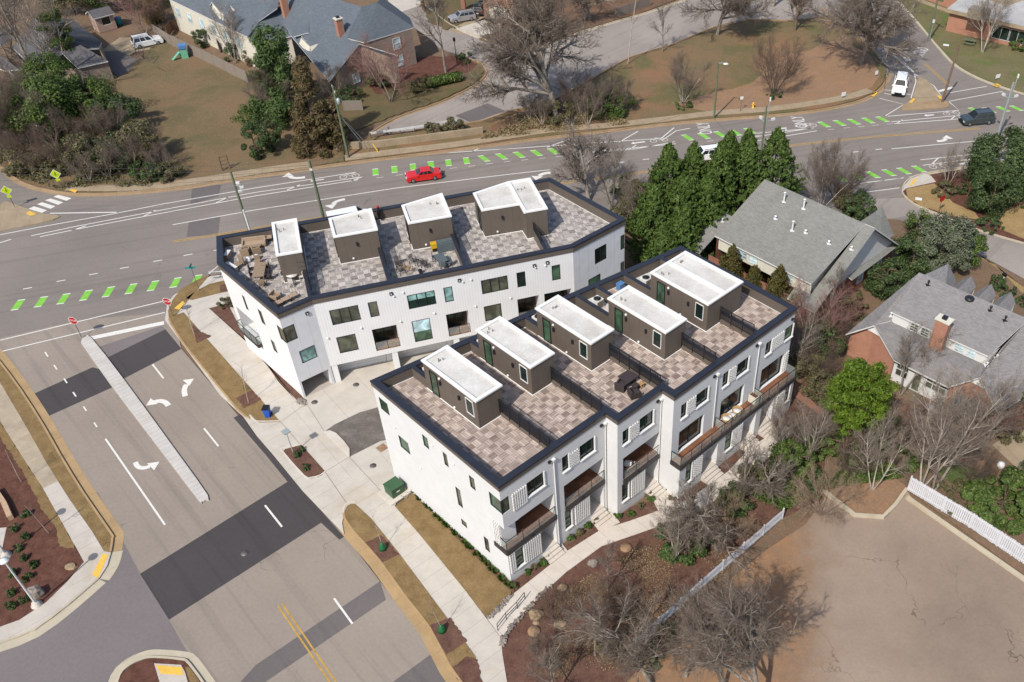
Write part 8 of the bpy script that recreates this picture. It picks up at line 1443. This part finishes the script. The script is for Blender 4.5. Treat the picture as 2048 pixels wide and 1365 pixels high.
furn('balcony_chair', 'white lounge chair in the shaded balcony of the third unit', 'chair', LF(10.62+2.0, -1.24+.7, 4.2), FY+2.2, [('seat', 'cush_white', (0, 0, .36), (.62, .6, .1)), ('backrest', 'cush_white', (0, .34, .62), (.6, .1, .5))]+legs(.26, .24, .32, 'char')); furn('balcony_bench', 'low pale bench behind the glass of the third unit balcony', 'bench', LF(10.62+1.9, -1.24+.32, 4.2), FY, [('seat', 'beige', (0, 0, .38), (1.2, .3, .08))]+legs(.5, .1, .35, 'char'))
cu = lambda lab, x, y: furn('condenser_unit', lab, 'air conditioner', LF(x, y, DK+.04), FY, [('cabinet', 'lamp_white', (0, 0, .48), (.82, .82, .9)), ('base', 'white_metal', (0, 0, .03), (1.0, 1.0, .07)), ('@fan_guard', 'vent', [(.36, .935), (.36, .96), (.02, .97)]), ('@fan', 'grille', [(.3, .962), (.02, .975)]), ('side_grille', 'vent', (0, -.415, .5), (.7, .012, .7))], 'roof condensers')
for i, (x, y) in enumerate(((4.3, 13.75), (9.6, 13.4), (14.9, 12.5), (20.2, 10.7), (25.5, 9.85))): cu('white condenser unit in the roof niche behind the %s penthouse of the front block' % ('first', 'second', 'third', 'fourth', 'double')[i], x, y)
furn('roof_bin', 'blue tarp covered box in the rear corner behind the fourth penthouse', 'box', LF(23.6, 11.2, DK), FY, [('cover', 'play_blue', (0, 0, .3), (.6, .5, .6)), ('lid', 'play_blue', (0, 0, .62), (.66, .56, .06))])
# ================================================================ CAMERA, SUN, SKY
cam = bpy.data.cameras.new('camera'); co = bpy.data.objects.new('camera', cam); C.objects.link(co); SC.camera = co
co.location = (0, 0, CAMH); co.rotation_euler = (math.pi/2-PITCH, 0, 0)
cam.sensor_fit = 'HORIZONTAL'; cam.sensor_width = 36.0; cam.lens = FPX/2048*36.0
cam.shift_x = -(CX-1024)/2048; cam.shift_y = (CY-682.5)/2048; cam.clip_end = 3000; cam.clip_start = .5
SUN_AZ, SUN_EL = math.radians(62+180), math.radians(47)
sd = Vector((math.cos(SUN_AZ)*math.cos(SUN_EL), math.sin(SUN_AZ)*math.cos(SUN_EL), math.sin(SUN_EL)))
sl = bpy.data.lights.new('sun', 'SUN'); sl.energy = 4.1; sl.angle = math.radians(.5); sl.color = (1, .955, .88)
so = bpy.data.objects.new('sun', sl); C.objects.link(so); so.rotation_euler = (-sd).to_track_quat('-Z', 'Y').to_euler(); so.location = sd*150
w = bpy.data.worlds.new('World'); SC.world = w; w.use_nodes = True
bg = w.node_tree.nodes['Background']; sk = w.node_tree.nodes.new('ShaderNodeTexSky'); sk.sky_type = 'NISHITA'; sk.sun_disc = False
sk.sun_elevation = SUN_EL; sk.sun_rotation = math.pi/2-SUN_AZ; sk.air_density = 1.0; sk.dust_density = 1.6; sk.ozone_density = 1.0
w.node_tree.links.new(sk.outputs[0], bg.inputs[0]); bg.inputs[1].default_value = .15
SC.view_settings.view_transform = 'Standard'; SC.view_settings.look = 'None'; SC.view_settings.exposure = 0.27; SC.view_settings.gamma = 1.0
SC.cycles.max_bounces = 6; SC.cycles.transparent_max_bounces = 12
